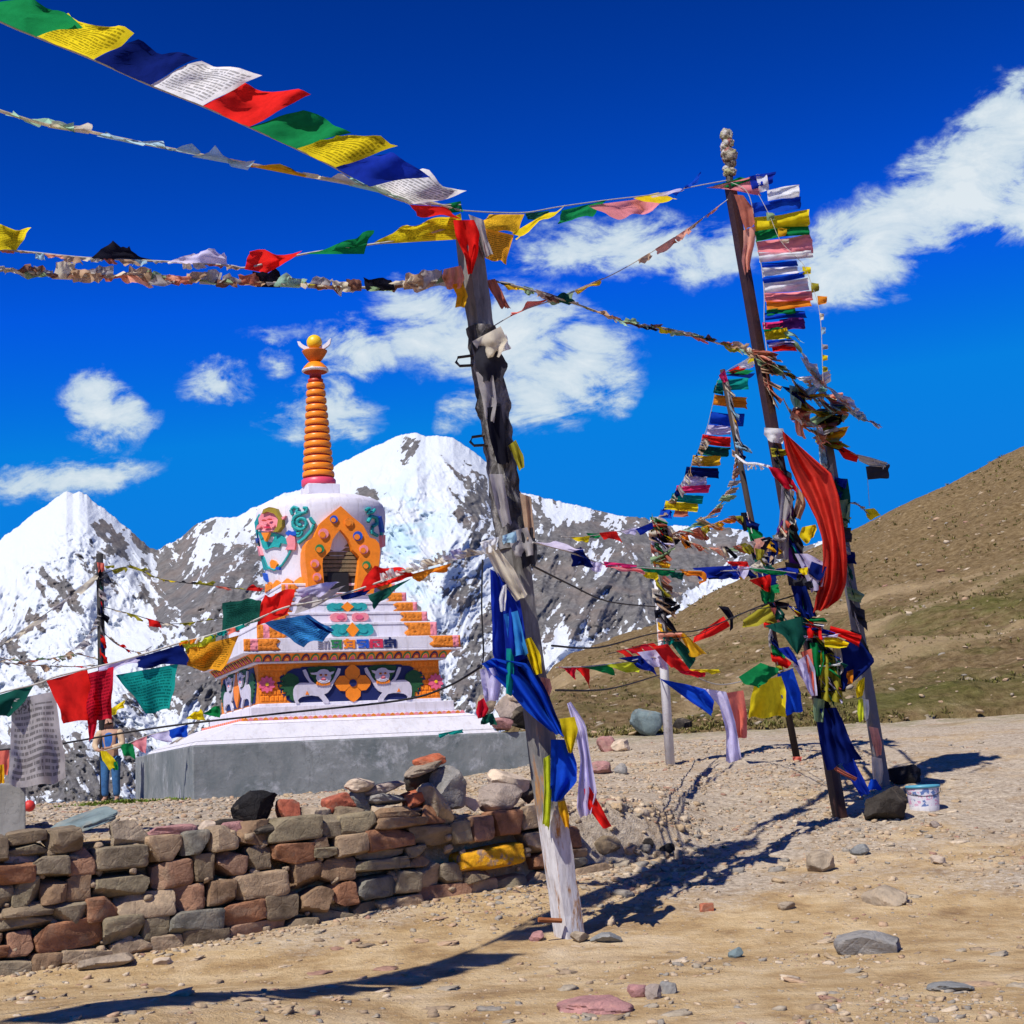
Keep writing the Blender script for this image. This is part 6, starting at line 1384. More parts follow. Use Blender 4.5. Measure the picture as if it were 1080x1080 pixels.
for c_, A, B, Cc, D in [('crimson', (588, 703), (608, 704), (606, 718), (598, 708)), ('red', (604, 703), (622, 705), (622, 727), (616, 712)), ('green', (614, 704), (644, 701), (650, 713), (634, 708)), ('lime', (638, 700), (676, 697), (674, 709), (652, 708)), ('navy', (652, 694), (676, 691), (680, 700), (664, 698)), ('royal', (664, 694), (688, 694), (692, 712), (672, 704)), ('lilac', (672, 688), (700, 684), (704, 706), (690, 704)), ('red', (688, 682), (704, 679), (728, 708), (708, 704)), ('yellow', (726, 706), (758, 706), (760, 710), (740, 709)), ('crimson', (712, 705), (744, 708), (744, 715), (724, 712))]: s15.flag(c_, A, B, Cc, D, 0, .10)
s15.strip('blue', [(692, 713), (712, 728), (736, 746), (750, 757)], [(696, 716), (724, 722), (744, 728), (753, 740)], amp=.09, nu=8, nv=12)
s15.strip('lilac', [(736, 728), (758, 742), (766, 770), (766, 803)], [(742, 726), (766, 730), (776, 762), (783, 801)], amp=.08, nu=8, nv=12, rag=.2)
s15.strip('coral', [(765, 731), (770, 752), (774, 780)], [(784, 728), (788, 752), (787, 777)], amp=.08, nu=8)
s15.strip('green', [(779, 714), (784, 722), (800, 727)], [(802, 699), (816, 702), (822, 706)], amp=.12, nu=8)
s15.strip('yellow', [(796, 719), (791, 740), (790, 758)], [(824, 713), (829, 730), (829, 752)], amp=.12, folds=1.6, nu=10)
s15.strip('blue', [(820, 711), (824, 735), (829, 755)], [(836, 705), (844, 730), (846, 750)], amp=.09, nu=8)
s16 = String('dark line with red, black and olive flags right of the white pole', [(640, 690, DM+4), (700, 676, D_W-1), (740, 668, D_W-2), (770, 652, D_W-3), (800, 642, D_R+1), (840, 640, D_R-.2)], .006, M_BLACKCORD)
s16.strip('red', [(732, 672), (748, 660), (764, 650)], [(731, 678), (752, 670), (770, 660)], amp=.08); s16.strip('black', [(757, 639), (768, 640), (776, 652)], [(760, 642), (770, 655), (770, 668)], amp=.08); s16.strip('olive', [(784, 654), (800, 642), (814, 635)], [(783, 662), (800, 660), (817, 650)], amp=.10)
s16.rags(5, ['red', 'crimson'], (.8, .5), (8, 16), .05, .25, 6)
for lb, pts in [('black cable from the leaning post to the white pole at shoulder height', [(560, 596, DM), (600, 616, DM+3), (640, 634, DM+7), (692, 640, D_W-.1)]), ('low black cable sagging from the leaning post past the white pole', [(582, 681, DM), (630, 683, DM+4), (690, 668, D_W-2), (740, 664, D_W-1.5), (800, 640, D_R+.5), (838, 628, D_R-.1)]), ('lowest thin cable between the leaning post and the white pole', [(586, 728, DM), (640, 727, DM+4), (695, 712, D_W-.1)])]:
    o = MB().tube([P(*p) for p in catmull(pts)], .011, 5).build('cable', M_BLACKCORD); tag(o, lb, 'cable')
# ------------------------------------------------------------------ cloth hung on the poles
dR = D_R-.42
scarf = tcloth('long_scarf', 'scarf_red', [(825, 454), (828, 474), (834, 494), (842, 512), (852, 530), (861, 548), (867, 568), (868, 590), (866, 612), (861, 628), (858, 646)], [(834, 462), (852, 478), (876, 499), (884, 523), (887, 540), (890, 560), (893, 588), (893, 604), (892, 618), (886, 634), (876, 640)], (dR, dR+.25), 'long bright red scarf billowing beside the dark red pole', 'scarf', amp=.17, folds=2.3, nu=30, nv=44, stiff=.6)
tcloth('tied_cloth', 'crimson', [(810, 492), (816, 504), (826, 512)], [(822, 494), (836, 506), (842, 520)], dR, 'dull red cloth knotted on the dark red pole left of the long scarf', 'cloth', amp=.08)
tcloth('tied_cloth', 'white', [(806, 451), (806, 458), (810, 466)], [(826, 452), (828, 460), (826, 468)], dR+.1, 'white band tied round the dark red pole above the long scarf', 'cloth', amp=.06, folds=1)
tcloth('hanging_cloth', 'grey', [(824, 512), (822, 550), (818, 590)], [(838, 518), (832, 556), (832, 590)], dR, 'grey cloth strip hanging on the dark red pole left of the long scarf', 'cloth', amp=.08, nv=14)
tcloth('hanging_cloth', 'tan', [(838, 510), (840, 525), (836, 545)], [(848, 522), (850, 532), (844, 548)], dR+.1, 'tan grey tattered cloth right behind the grey strip on the dark red pole', 'cloth', amp=.08, rag=.3)
tcloth('flag', 'yellow', [(846, 556), (842, 566), (850, 574)], [(860, 553), (862, 558), (858, 566)], dR, 'little yellow flag left of the long red scarf', 'flag', amp=.08)
tcloth('flag', 'olive', [(796, 578), (798, 590), (804, 594)], [(806, 580), (806, 588), (808, 596)], D_R-.6, 'olive yellow scrap left of the dark red pole above the middle string', 'flag', amp=.08)
tcloth('flag', 'navy', [(806, 582), (808, 596)], [(816, 582), (816, 596)], D_R-.6, 'dark blue scrap touching the olive yellow scrap', 'flag', amp=.06)
tcloth('flag', 'royal', [(818, 600), (830, 598), (842, 600)], [(814, 608), (830, 606), (840, 612)], dR-.1, 'twisted royal blue flag across the dark red pole', 'flag', amp=.08)
tcloth('flag', 'lilac', [(838, 584), (846, 600), (856, 626)], [(852, 584), (872, 594), (868, 618)], dR-.05, 'lilac flag with a navy square beside the lower end of the scarf', 'flag', amp=.07)
tcloth('flag', 'navy', [(856, 592), (852, 604), (862, 612)], [(872, 598), (868, 608), (866, 612)], dR-.12, 'navy square of cloth lying over the lilac flag', 'flag', amp=.03)
tcloth('flag', 'yellow', [(842, 600), (846, 606)], [(852, 598), (852, 606)], dR-.14, 'small yellow scrap left of the navy square', 'flag', amp=.04)
tcloth('flag', 'red', [(790, 612), (800, 618), (808, 624)], [(812, 606), (814, 612), (812, 624)], D_R-.7, 'red scrap hanging under the middle string by the dark red pole', 'flag', amp=.09)
tcloth('flag', 'green', [(802, 616), (804, 628), (806, 636)], [(812, 618), (818, 626), (816, 634)], D_R-.6, 'green ribbon of cloth under the red scrap by the dark red pole', 'flag', amp=.09, rag=.2)
tcloth('flag', 'navy', [(834, 618), (840, 640), (848, 654)], [(850, 618), (856, 636), (862, 650)], dR, 'dark blue wad of cloth on the dark red pole below the lilac flag', 'flag', amp=.10)
tcloth('flag', 'dkgreen', [(806, 660), (826, 670), (840, 690)], [(850, 649), (856, 664), (842, 690)], dR-.1, 'dark green triangular flag at the left of the lower bundle', 'flag', amp=.08, nu=10)
tcloth('flag', 'red', [(850, 658), (852, 672)], [(866, 662), (868, 674)], dR-.1, 'bright red patch in the lower bundle next to the dark green triangle', 'flag', amp=.08)
tcloth('flag', 'red', [(876, 660), (890, 664), (908, 670)], [(874, 668), (892, 674), (906, 682)], dR-.05, 'red strip over the big dark blue cloth of the lower bundle', 'flag', amp=.08)
tcloth('flag', 'yellow', [(869, 672), (880, 671), (896, 678)], [(870, 682), (884, 684), (893, 683)], dR-.14, 'yellow curled flag in the middle of the lower bundle', 'flag', amp=.07)
tcloth('flag', 'navy', [(878, 682), (884, 706), (888, 728)], [(902, 670), (924, 696), (904, 716)], dR+.1, 'big dark blue square cloth at the right of the lower bundle', 'flag', amp=.12, nu=12, nv=12)
tcloth('flag', 'black', [(896, 664), (908, 680)], [(908, 668), (922, 696)], dR+.15, 'black red cloth edge behind the big dark blue square', 'flag', amp=.08)
tcloth('flag', 'orange', [(888, 710), (892, 722)], [(900, 706), (900, 720)], dR+.02, 'orange corner showing under the big dark blue square', 'flag', amp=.05)
tcloth('flag', 'green', [(854, 678), (856, 696), (862, 714)], [(868, 678), (870, 696), (866, 712)], dR-.08, 'green cloth hanging in the lower bundle left of centre', 'flag', amp=.08)
tcloth('flag', 'olive', [(866, 690), (866, 714), (866, 740)], [(880, 688), (886, 714), (888, 740)], dR-.06, 'olive yellow cloth hanging down the middle of the lower bundle', 'flag', amp=.10, folds=2.2, nu=12)
tcloth('flag', 'grey', [(878, 684), (882, 700), (884, 714)], [(886, 682), (890, 700), (890, 708)], dR-.1, 'pale grey strip beside the olive cloth of the lower bundle', 'flag', amp=.06)
tcloth('flag', 'royal', [(820, 684), (830, 694), (840, 700)], [(832, 682), (838, 690), (844, 704)], dR-.2, 'royal blue flag curling left of the lower bundle', 'flag', amp=.1)
tcloth('flag', 'lilac', [(836, 700), (846, 716), (856, 734)], [(852, 690), (860, 706), (862, 734)], dR-.15, 'lilac and pink curled flag below the royal blue curl', 'flag', amp=.1)
tcloth('flag', 'coral', [(844, 688), (850, 702), (852, 730)], [(856, 684), (858, 700), (860, 734)], dR-.1, 'coral strip in the lilac curl by the dark red pole', 'flag', amp=.08)
tcloth('flag', 'palegreen', [(858, 736), (858, 760)], [(870, 738), (868, 762)], dR-.02, 'pale olive rag at the foot of the lower bundle', 'flag', amp=.05)
tcloth('hanging_cloth', 'navy', [(860, 748), (864, 780), (872, 812)], [(882, 746), (898, 780), (908, 802)], dR, 'large dark navy cloth wrapped on the foot of the dark red pole', 'cloth', amp=.14, folds=2, nu=16, nv=16, stiff=.5)
tcloth('hanging_cloth', 'royal', [(888, 806), (898, 824), (908, 840)], [(900, 800), (908, 816), (918, 836)], dR+.05, 'dark blue cloth tail trailing to the ground right of the red pole', 'cloth', amp=.06)
tcloth('tied_cloth', 'rust', [(878, 806), (888, 812), (904, 820)], [(880, 812), (890, 818), (902, 824)], dR-.1, 'thin rust red strip over the dark blue tail', 'cloth', amp=.04)
q = String('dark tattered rags wound on the middle of the dark red pole', [(818, 470, D_R-.28), (826, 510, D_R-.28), (834, 560, D_R-.28), (844, 620, D_R-.28), (854, 680, D_R-.28), (864, 740, D_R-.28)], .03, cloth_mat('charcoal'), cat='rags')
q.rags(17, ['black', 'charcoal', 'navy', 'grey', 'dkgreen', 'charcoal', 'brown', 'purple'], (.5, .8), (14, 28), 0, 1, 51, .12, 1.6, back=.45); q.rags(7, ['palegreen', 'teal', 'mint', 'olive', 'cream'], (.5, .9), (7, 18), 0, .4, 52, .1, back=.4)
VIV = ['royal', 'yellow', 'red', 'green', 'white', 'navy', 'olive', 'coral', 'lilac', 'dkgreen', 'black']
for lb, pts, n, cols, wd, sz, sd, ln in [
    ('frayed rag string from the white pole top across the thin brown pole', [(692, 552, D_W-.2), (730, 574, D_B+.8), (765, 580, D_B-.2), (800, 572, D_B-2), (828, 566, D_R-.2)], 22, ['rust', 'olive', 'grey', 'salmon', 'cream', 'black', 'palegreen'], (.7, .6), (7, 15), 81, 1.5),
    ('crossing cord of olive, red and black scraps beside the thin brown pole', [(788, 540, D_B-.2), (800, 590, D_B-1.5), (812, 630, D_R+1), (830, 655, D_R-.1)], 14, ['olive', 'navy', 'green', 'coral', 'black', 'red', 'dkgreen'], (.8, .5), (9, 20), 82, 1.6),
    ('thick clutch of mixed flags tied round the dark red pole at the lower bundle', [(836, 640, D_R-.35), (852, 660, D_R-.4), (866, 690, D_R-.4), (872, 730, D_R-.4)], 22, VIV, (.9, .5), (16, 34), 83, 1.8),
    ('rags of blue, grey and cream tied along the middle of the dark grey pole', [(876, 490, D_G-.22), (884, 540, D_G-.22), (894, 600, D_G-.22), (904, 660, D_G-.22)], 13, ['grey', 'navy', 'dkgreen', 'cream', 'palegreen', 'charcoal'], (.7, .7), (8, 18), 84, 1.3),
    ('scraps tied along the lower part of the thin brown pole', [(796, 570, D_B-.15), (808, 640, D_B-.15), (822, 710, D_B-.15)], 15, ['green', 'black', 'olive', 'red', 'grey', 'navy'], (.6, .7), (8, 20), 85, 1.4),
    ('ragged cord fanning from the dark red pole down to the middle string', [(832, 540, D_R-.3), (818, 570, D_R-.5), (800, 596, D_R-.6), (776, 604, D_R-.8)], 12, ['tan', 'coral', 'cream', 'grey', 'navy', 'gold'], (.5, .8), (7, 15), 86, 1.5),
    ('faded rags bunched on the dark red pole just under the ladder flags', [(800, 370, D_R-.3), (808, 392, D_R-.3), (812, 416, D_R-.3)], 12, ['rust', 'salmon', 'tan', 'palegreen', 'brown', 'cream'], (.85, .5), (12, 24), 87, 2.0),
    ('pale scraps and ribbons round the head of the dark grey pole', [(846, 398, D_G-.5), (862, 412, D_G-.4), (878, 420, D_G-.3), (886, 440, D_G-.25)], 16, ['white', 'cream', 'salmon', 'mint', 'pink', 'paleblue', 'gold'], (.8, .3), (8, 18), 88, 1.8)]:
    q = String(lb, pts, .008); q.rags(n, cols, wd, sz, 0, 1, sd, .12, ln, back=.35)
# dark grey pole
dG = D_G-.25
gs = String('torn flag of red, white and black pieces streaming from the dark grey pole', [(872, 456, dG), (880, 465, dG), (892, 474, dG), (906, 481, dG), (925, 486, dG), (938, 490, dG)], .008)
gs.strip('red', [(878, 464), (892, 473), (906, 480)], [(882, 472), (890, 484), (904, 487)], amp=.08); gs.strip('cream', [(904, 479), (920, 483), (936, 488)], [(906, 486), (918, 492), (934, 493)], amp=.06); gs.strip('charcoal', [(913, 492), (926, 491), (938, 489)], [(915, 506), (928, 504), (938, 504)], amp=.06, rag=.1)
gs.rags(3, ['white'], (.3, 1), (4, 7), .75, .95, 3)
q = String('little yellow flag dangling on a thread right of the dark grey pole', [(915, 505, dG), (916, 520, dG), (917, 534, dG)], .004); q.flag('yellow', (912, 537), (922, 536), (929, 544), (916, 549), 0, .06)
q = String('pale twisted scraps strung out to the dangling yellow flag', [(894, 530, dG), (904, 532, dG), (912, 538, dG)], .012); q.rags(5, ['white', 'paleblue', 'salmon', 'cream'], (.8, .3), (4, 9), 0, 1, 3)
tcloth('hanging_cloth', 'dkgreen', [(878, 504), (880, 524), (882, 552)], [(894, 505), (897, 524), (896, 550)], dG, 'blackish green cloth hanging on the upper dark grey pole', 'cloth', amp=.10, rag=.3, nv=12)
tcloth('hanging_cloth', 'royal', [(880, 503), (884, 512)], [(894, 506), (892, 516)], dG-.06, 'dark blue scrap on top of the blackish green cloth', 'cloth', amp=.06)
tcloth('hanging_cloth', 'palegreen', [(884, 528), (886, 546)], [(897, 526), (896, 548)], dG-.08, 'grey green scrap below the dark blue one on the dark grey pole', 'cloth', amp=.06, rag=.3)
tcloth('hanging_cloth', 'yellow', [(906, 718), (902, 728), (904, 736)], [(912, 714), (912, 726), (910, 734)], dG, 'bright yellow strip hanging low on the dark grey pole', 'cloth', amp=.06)
tcloth('hanging_cloth', 'lime', [(905, 738), (904, 750), (906, 762)], [(911, 737), (911, 750), (910, 760)], dG, 'lime green strip under the yellow one on the dark grey pole', 'cloth', amp=.05)
tcloth('hanging_cloth', 'white', [(910, 737), (911, 748), (912, 760)], [(916, 738), (917, 748), (916, 758)], dG-.03, 'white strip beside the lime green one on the dark grey pole', 'cloth', amp=.05)
tcloth('tied_cloth', 'salmon', [(916, 766), (920, 782), (924, 798)], [(926, 768), (930, 784), (930, 796)], dG-.02, 'salmon orange cloth wrapped near the foot of the dark grey pole', 'cloth', amp=.05)
tcloth('tied_cloth', 'cream', [(919, 798), (920, 814), (922, 828)], [(930, 800), (932, 814), (930, 826)], dG-.02, 'dirty cream cloth at the very foot of the dark grey pole', 'cloth', amp=.05, rag=.3)
tcloth('tied_cloth', 'blue', [(918, 822), (914, 834), (916, 838)], [(924, 822), (930, 832), (926, 838)], dG-.1, 'blue scrap on the ground at the foot of the dark grey pole', 'cloth', amp=.04)
tcloth('tied_cloth', 'coral', [(836, 798), (836, 802)], [(846, 798), (844, 806)], D_B-.15, 'coral scrap at the foot of the thin brown pole', 'cloth', amp=.04)
# ------------------------------------------------------------------ the leaning post: wrappings and hung cloth
dP = lambda py: mp0[1]+(mp1[1]-mp0[1])*py_t(py)
def px_post(py): return 601+(493-601)*py_t(py)
wr = thing('post_wrapping', on_post(py_t(470)), 'weathered dark grey cloth wrapped round the upper part of the leaning post', 'wrapping')
MBw = MB(); nc = 22; seg = 46; vs = []
for i in range(seg+1):
    t = i/seg; c = on_post(py_t(352+(592-352)*t)); env = min(1, t*9+.5, (1-t)*7+.5)
    for k in range(nc):
        a = 2*math.pi*k/nc; r_ = .142+env*(.030*mnoise.noise(Vector((math.cos(a)*2.0, math.sin(a)*2.0+i*.02, i*.16)))+.035*mnoise.noise(Vector((math.cos(a)*1.1+5, math.sin(a)*1.1, i*.4+a*.5))))
        vs.append(c+np.array([math.cos(a)*r_, math.sin(a)*r_, 0]))
MBw.add(vs, [(i*nc+k, i*nc+(k+1) % nc, (i+1)*nc+(k+1) % nc, (i+1)*nc+k) for i in range(seg) for k in range(nc)])
def mk_wrap():
    m, t, o = new_mat('dirty_wrapping'); co = objco(t)
    mp = N(t, 'ShaderNodeMapping'); mp.inputs['Scale'].default_value = (2.2, 2.2, .9); mp.inputs['Rotation'].default_value = (.3, .5, 0); L(t, co, mp.inputs[0])
    n = NOISE(t, mp.outputs[0], 3.2, 6, .6, .8); n2 = NOISE(t, co, 22, 6, .7)
    col = RAMP(t, n, [(.34, (.025, .024, .024)), (.46, (.075, .07, .068)), (.54, (.17, .16, .155)), (.64, (.30, .28, .26))])
    principled(t, o, col, .95, (MATH(t, 'ADD', n, MATH(t, 'MULTIPLY', n2, .4)), .9, .06), .1); return m
MBw.build('wrap_sleeve', mk_wrap(), wr, smooth=True)
for k, (c_, l_, r_) in enumerate([('grey', [(502, 392), (508, 420), (512, 440)], [(520, 396), (524, 424), (520, 446)]), ('charcoal', [(506, 360), (500, 380), (508, 402)], [(528, 372), (536, 384), (530, 400)]), ('black', [(512, 430), (516, 460), (524, 490)], [(528, 428), (534, 462), (536, 488)]),
                                   ('olive', [(536, 470), (544, 486), (548, 496)], [(544, 464), (552, 480), (554, 492)]), ('tan', [(548, 520), (552, 548), (556, 570)], [(560, 524), (562, 548), (564, 566)]), ('grey', [(516, 500), (522, 530), (530, 556)], [(530, 500), (536, 530), (540, 552)]), ('charcoal', [(540, 560), (548, 580), (552, 600)], [(562, 556), (566, 576), (566, 592)])]):
    cloth('wrap_strip', cloth_mat(c_), l_, r_, dP(460)-.24, wr, .06, 1.2, rag=.25)
tcloth('tied_cloth', 'cream', [(498, 360), (506, 372), (512, 378)], [(528, 344), (536, 358), (526, 376)], dP(360)-.24, 'dirty cream cloth knotted round the leaning post under its top', 'cloth', amp=.09, folds=1.4, nu=12)
tcloth('tied_cloth', 'white', [(518, 366), (522, 376)], [(534, 352), (538, 366)], dP(360)-.14, 'white rag bulging on the right of the dirty cream knot', 'cloth', amp=.08)
MB().tube([on_post(py_t(372))+np.array([.15*math.cos(a), .15*math.sin(a)-.0, .02*math.sin(3*a)])*1.2 for a in np.linspace(0, 6.28, 25)], .012, 6)
dH = dP(600)-.28
tcloth('hanging_scarf', 'cream', [(511, 578), (522, 602), (544, 634)], [(522, 574), (542, 600), (557, 628)], dH-.06, 'long pale grey scarf tied at shoulder height on the leaning post', 'scarf', amp=.08, folds=1.5, nu=10, nv=16)
tcloth('tied_cloth', 'white', [(506, 572), (512, 584)], [(526, 566), (524, 580)], dH-.08, 'bunched grey white knot at the top of the long pale scarf', 'cloth', amp=.10, folds=2)
tcloth('tied_cloth', 'grey', [(540, 560), (538, 574), (544, 588)], [(556, 556), (562, 572), (562, 586)], dH-.02, 'beige grey cloth folded over the post right of the white knot', 'cloth', amp=.08)
tcloth('tied_cloth', 'paleblue', [(530, 565), (530, 574)], [(544, 560), (546, 572)], dH-.08, 'slate blue scrap between the white knot and the beige cloth', 'cloth', amp=.05)
tcloth('hanging_scarf', 'white', [(530, 618), (526, 632), (528, 645)], [(534, 616), (534, 632), (533, 644)], dH-.1, 'narrow white tail hanging from the long pale scarf', 'scarf', amp=.04)
tcloth('hanging_cloth', 'royal', [(517, 600), (518, 640), (519, 690), (524, 702)], [(528, 606), (548, 634), (556, 676), (560, 706)], dH, 'long dark blue cloth hanging from the scarf knot on the leaning post', 'cloth', amp=.11, folds=2, nu=16, nv=22, stiff=.5)
tcloth('hanging_cloth', 'sky', [(531, 648), (536, 672), (540, 692)], [(546, 644), (552, 668), (558, 690)], dH-.1, 'light blue square of cloth on the long dark blue cloth', 'cloth', amp=.06)
tcloth('hanging_cloth', 'teal', [(534, 684), (534, 710), (534, 732)], [(542, 684), (542, 708), (540, 734)], dH-.12, 'narrow teal ribbon on the dark blue cloth of the post', 'cloth', amp=.05, folds=.8)
tcloth('hanging_cloth', 'yellow', [(554, 674), (556, 692), (564, 712)], [(560, 672), (570, 690), (572, 710)], dH-.06, 'yellow cloth bunch on the right of the light blue square', 'cloth', amp=.09, folds=2)
tcloth('hanging_cloth', 'blue', [(508, 700), (530, 722), (552, 746), (580, 772)], [(520, 694), (556, 700), (574, 730), (596, 778)], dH-.05, 'bright blue sash slanting down across the leaning post', 'cloth', amp=.12, folds=2, nu=14, nv=18, stiff=.6)
tcloth('hanging_cloth', 'navy', [(540, 700), (560, 724), (584, 764)], [(556, 694), (576, 726), (598, 782)], dH-.02, 'navy fold behind the bright blue sash on the post', 'cloth', amp=.10)
tcloth('hanging_cloth', 'lilac', [(506, 706), (508, 722), (512, 740)], [(522, 704), (530, 720), (526, 738)], dH-.05, 'lilac white rag hanging at the left end of the blue sash', 'cloth', amp=.09)
tcloth('hanging_cloth', 'crimson', [(504, 740), (502, 752), (504, 758)], [(510, 736), (516, 748), (512, 756)], dH-.06, 'dark red scrap dangling under the lilac rag', 'cloth', amp=.06)
tcloth('hanging_cloth', 'dkgreen', [(510, 754), (506, 764)], [(520, 752), (524, 764)], dH-.06, 'dark green scrap dangling under the dark red one', 'cloth', amp=.05, rag=.3)
dH2 = dP(800)-.27
tcloth('hanging_cloth', 'blue', [(581, 780), (581, 810), (580, 838), (582, 846)], [(600, 780), (608, 806), (608, 824), (592, 844)], dH2, 'bright blue cloth hanging in front of the lower post', 'cloth', amp=.09, folds=1.6, nu=12, nv=16)
tcloth('hanging_cloth', 'yellow', [(590, 758), (594, 776), (600, 794)], [(606, 756), (610, 770), (603, 794)], dH2-.08, 'yellow pennant on the lower post above the bright blue cloth', 'cloth', amp=.06)
tcloth('hanging_cloth', 'lilac', [(598, 742), (606, 770), (612, 800), (608, 850), (612, 862)], [(602, 740), (618, 764), (622, 796), (630, 836), (624, 858)], dH2+.05, 'long lilac cloth hanging right of the bright blue cloth on the post', 'cloth', amp=.10, folds=2, nu=12, nv=20)
tcloth('hanging_cloth', 'red', [(616, 832), (618, 850), (636, 874)], [(622, 830), (632, 848), (645, 872)], dH2, 'red cloth tip flying at the end of the long lilac cloth', 'cloth', amp=.06, folds=1)
tcloth('hanging_cloth', 'lime', [(573, 800), (574, 836), (572, 870)], [(580, 796), (582, 836), (580, 876)], dH2+.02, 'tattered yellow green strip on the left edge of the lower post', 'cloth', amp=.05, rag=.5, nv=14)
tcloth('hanging_cloth', 'gold', [(588, 846), (590, 858), (596, 872)], [(596, 844), (600, 860), (600, 874)], dH2+.02, 'faded yellow strip under the bright blue cloth on the post', 'cloth', amp=.05, rag=.4)
tcloth('tied_cloth', 'salmon', [(570, 714), (572, 726), (576, 736)], [(580, 716), (582, 726), (580, 734)], dP(725)-.24, 'small pink rag tied on the post at waist height', 'cloth', amp=.05)
o = MB().tube([P(*p) for p in catmull([(509, 590, dH), (508, 640, dH), (510, 690, dH), (507, 705, dH)])], .008, 5).build('wire', M_BLACKCORD); tag(o, 'thin black wire hanging left of the long dark blue cloth', 'wire')
# ------------------------------------------------------------------ front string over the wall, to the left edge
dA = DM-.2; dZ = 16.0
def dL_(x): return dA+(dZ-dA)*(520-x)/520
s20 = String('long low string of big flags across the stupa to the left edge', [(x, y, dL_(x)) for x, y in [(-50, 748), (0, 731), (40, 721), (58, 714), (90, 706), (120, 699), (155, 689), (190, 678), (225, 669), (262, 657), (300, 641), (340, 633), (380, 621), (420, 607), (470, 592), (516, 582)]], .010)
s20.flag('dkgreen', (-30, 742), (37, 721), (14, 750), (-20, 775), 0, .07); s20.flag('grey', (12, 738), (58, 729), (71, 822), (11, 827), 2, .10, folds=1.6, nu=16, nv=20)
s20.flag('red', (49, 718), (92, 706), (104, 754), (69, 763), 0, .06, nu=12); s20.flag('crimson', (86, 712), (120, 703), (117, 758), (92, 762), 1, .10, nu=12, folds=1.8); s20.flag('crimson', (92, 752), (104, 750), (100, 776), (94, 782), 0, .05)
s20.flag('lilac', (104, 704), (150, 690), (155, 699), (104, 712), 0, .06); s20.flag('navy', (143, 694), (194, 679), (198, 700), (146, 702), 0, .09, folds=1.0); s20.flag('teal', (122, 712), (188, 700), (178, 747), (154, 752), 1, .08, nu=12)
s20.flag('lime', (190, 676), (228, 669), (227, 678), (198, 688), 0, .06); s20.flag('ochre', (198, 684), (252, 670), (233, 710), (194, 703), 1, .09, nu=12); s20.flag('dkgreen', (234, 666), (274, 655), (275, 630), (236, 636), 1, .06)
s20.flag('red', (271, 660), (303, 648), (311, 622), (278, 629), 0, .10, nu=12); s20.flag('lilac', (312, 622), (344, 614), (362, 616), (320, 634), 0, .08); s20.flag('grey', (310, 648), (334, 640), (366, 618), (318, 628), 0, .08); s20.flag('sky', (278, 656), (326, 648), (351, 668), (320, 684), 1, .08, nu=12); s20.flag('navy', (322, 650), (336, 658), (352, 668), (338, 664), 0, .04)
s20.flag('red', (376, 626), (424, 612), (440, 602), (394, 597), 0, .11, nu=14, folds=1.5); s20.flag('dkgreen', (388, 628), (434, 610), (418, 622), (394, 642), 0, .07); s20.flag('orange', (432, 606), (476, 594), (470, 603), (438, 612), 0, .06); s20.flag('navy', (358, 628), (394, 620), (384, 628), (362, 634), 0, .05)
s20.rags(13, ['white', 'lilac', 'white', 'cream'], (-.6, -.8), (5, 11), .80, .99, 7, .06, 1.4); s20.rags(8, ['orange', 'teal', 'white', 'coral', 'white'], (.2, 1), (3, 6), .42, .56, 9, .03, 1.2)
s21 = String('black cable with small blue, yellow and green flags in front of the stupa base', [(-30, 795, 17.5), (0, 791, 17.3), (60, 785, 17), (130, 773, 16.6), (200, 763, 16.2), (300, 752, 15.6), (420, 739, 14.9), (470, 725, 14.6), (508, 703, DM-.2)], .011, M_BLACKCORD)
s21.flag('blue', (178, 770), (198, 764), (197, 776), (180, 778), 0, .06); s21.flag('yellow', (196, 758), (217, 760), (212, 748), (203, 752), 0, .06); s21.flag('green', (214, 753), (232, 757), (232, 744), (224, 746), 0, .05); s21.flag('teal', (462, 774), (486, 770), (488, 769), (464, 776), 0, .02) if False else None
s22 = String('short string of pale pink and green flags beside the person', [(110, 792, 26), (130, 786, 26), (155, 776, 26), (180, 770, 26), (207, 767, 26)], .008)
s22.flag('green', (126, 786), (140, 782), (143, 800), (130, 796), 0, .06); s22.flag('pink', (136, 783), (155, 776), (154, 795), (148, 792), 0, .05); s22.flag('lilac', (155, 776), (178, 770), (182, 784), (166, 780), 0, .05); s22.flag('cream', (178, 785), (204, 769), (206, 770), (186, 784), 0, .03); s22.flag('yellow', (116, 748), (132, 738), (130, 746), (118, 756), 0, .05)
tcloth('flag', 'coral', [(-6, 792), (-4, 820)], [(10, 790), (9, 816)], 18.5, 'coral flag at the far left edge behind the printed grey flag', 'flag', amp=.05)
tcloth('flag', 'gold', [(-6, 808), (-4, 828)], [(4, 806), (5, 826)], 18.2, 'gold cloth at the far left edge just above the cement block', 'flag', amp=.05)
tcloth('tied_cloth', 'teal', [(462, 774), (464, 777)], [(488, 769), (488, 773)], 26.1, 'small teal cloth fallen on the ledge of the stupa base', 'cloth', amp=.05)
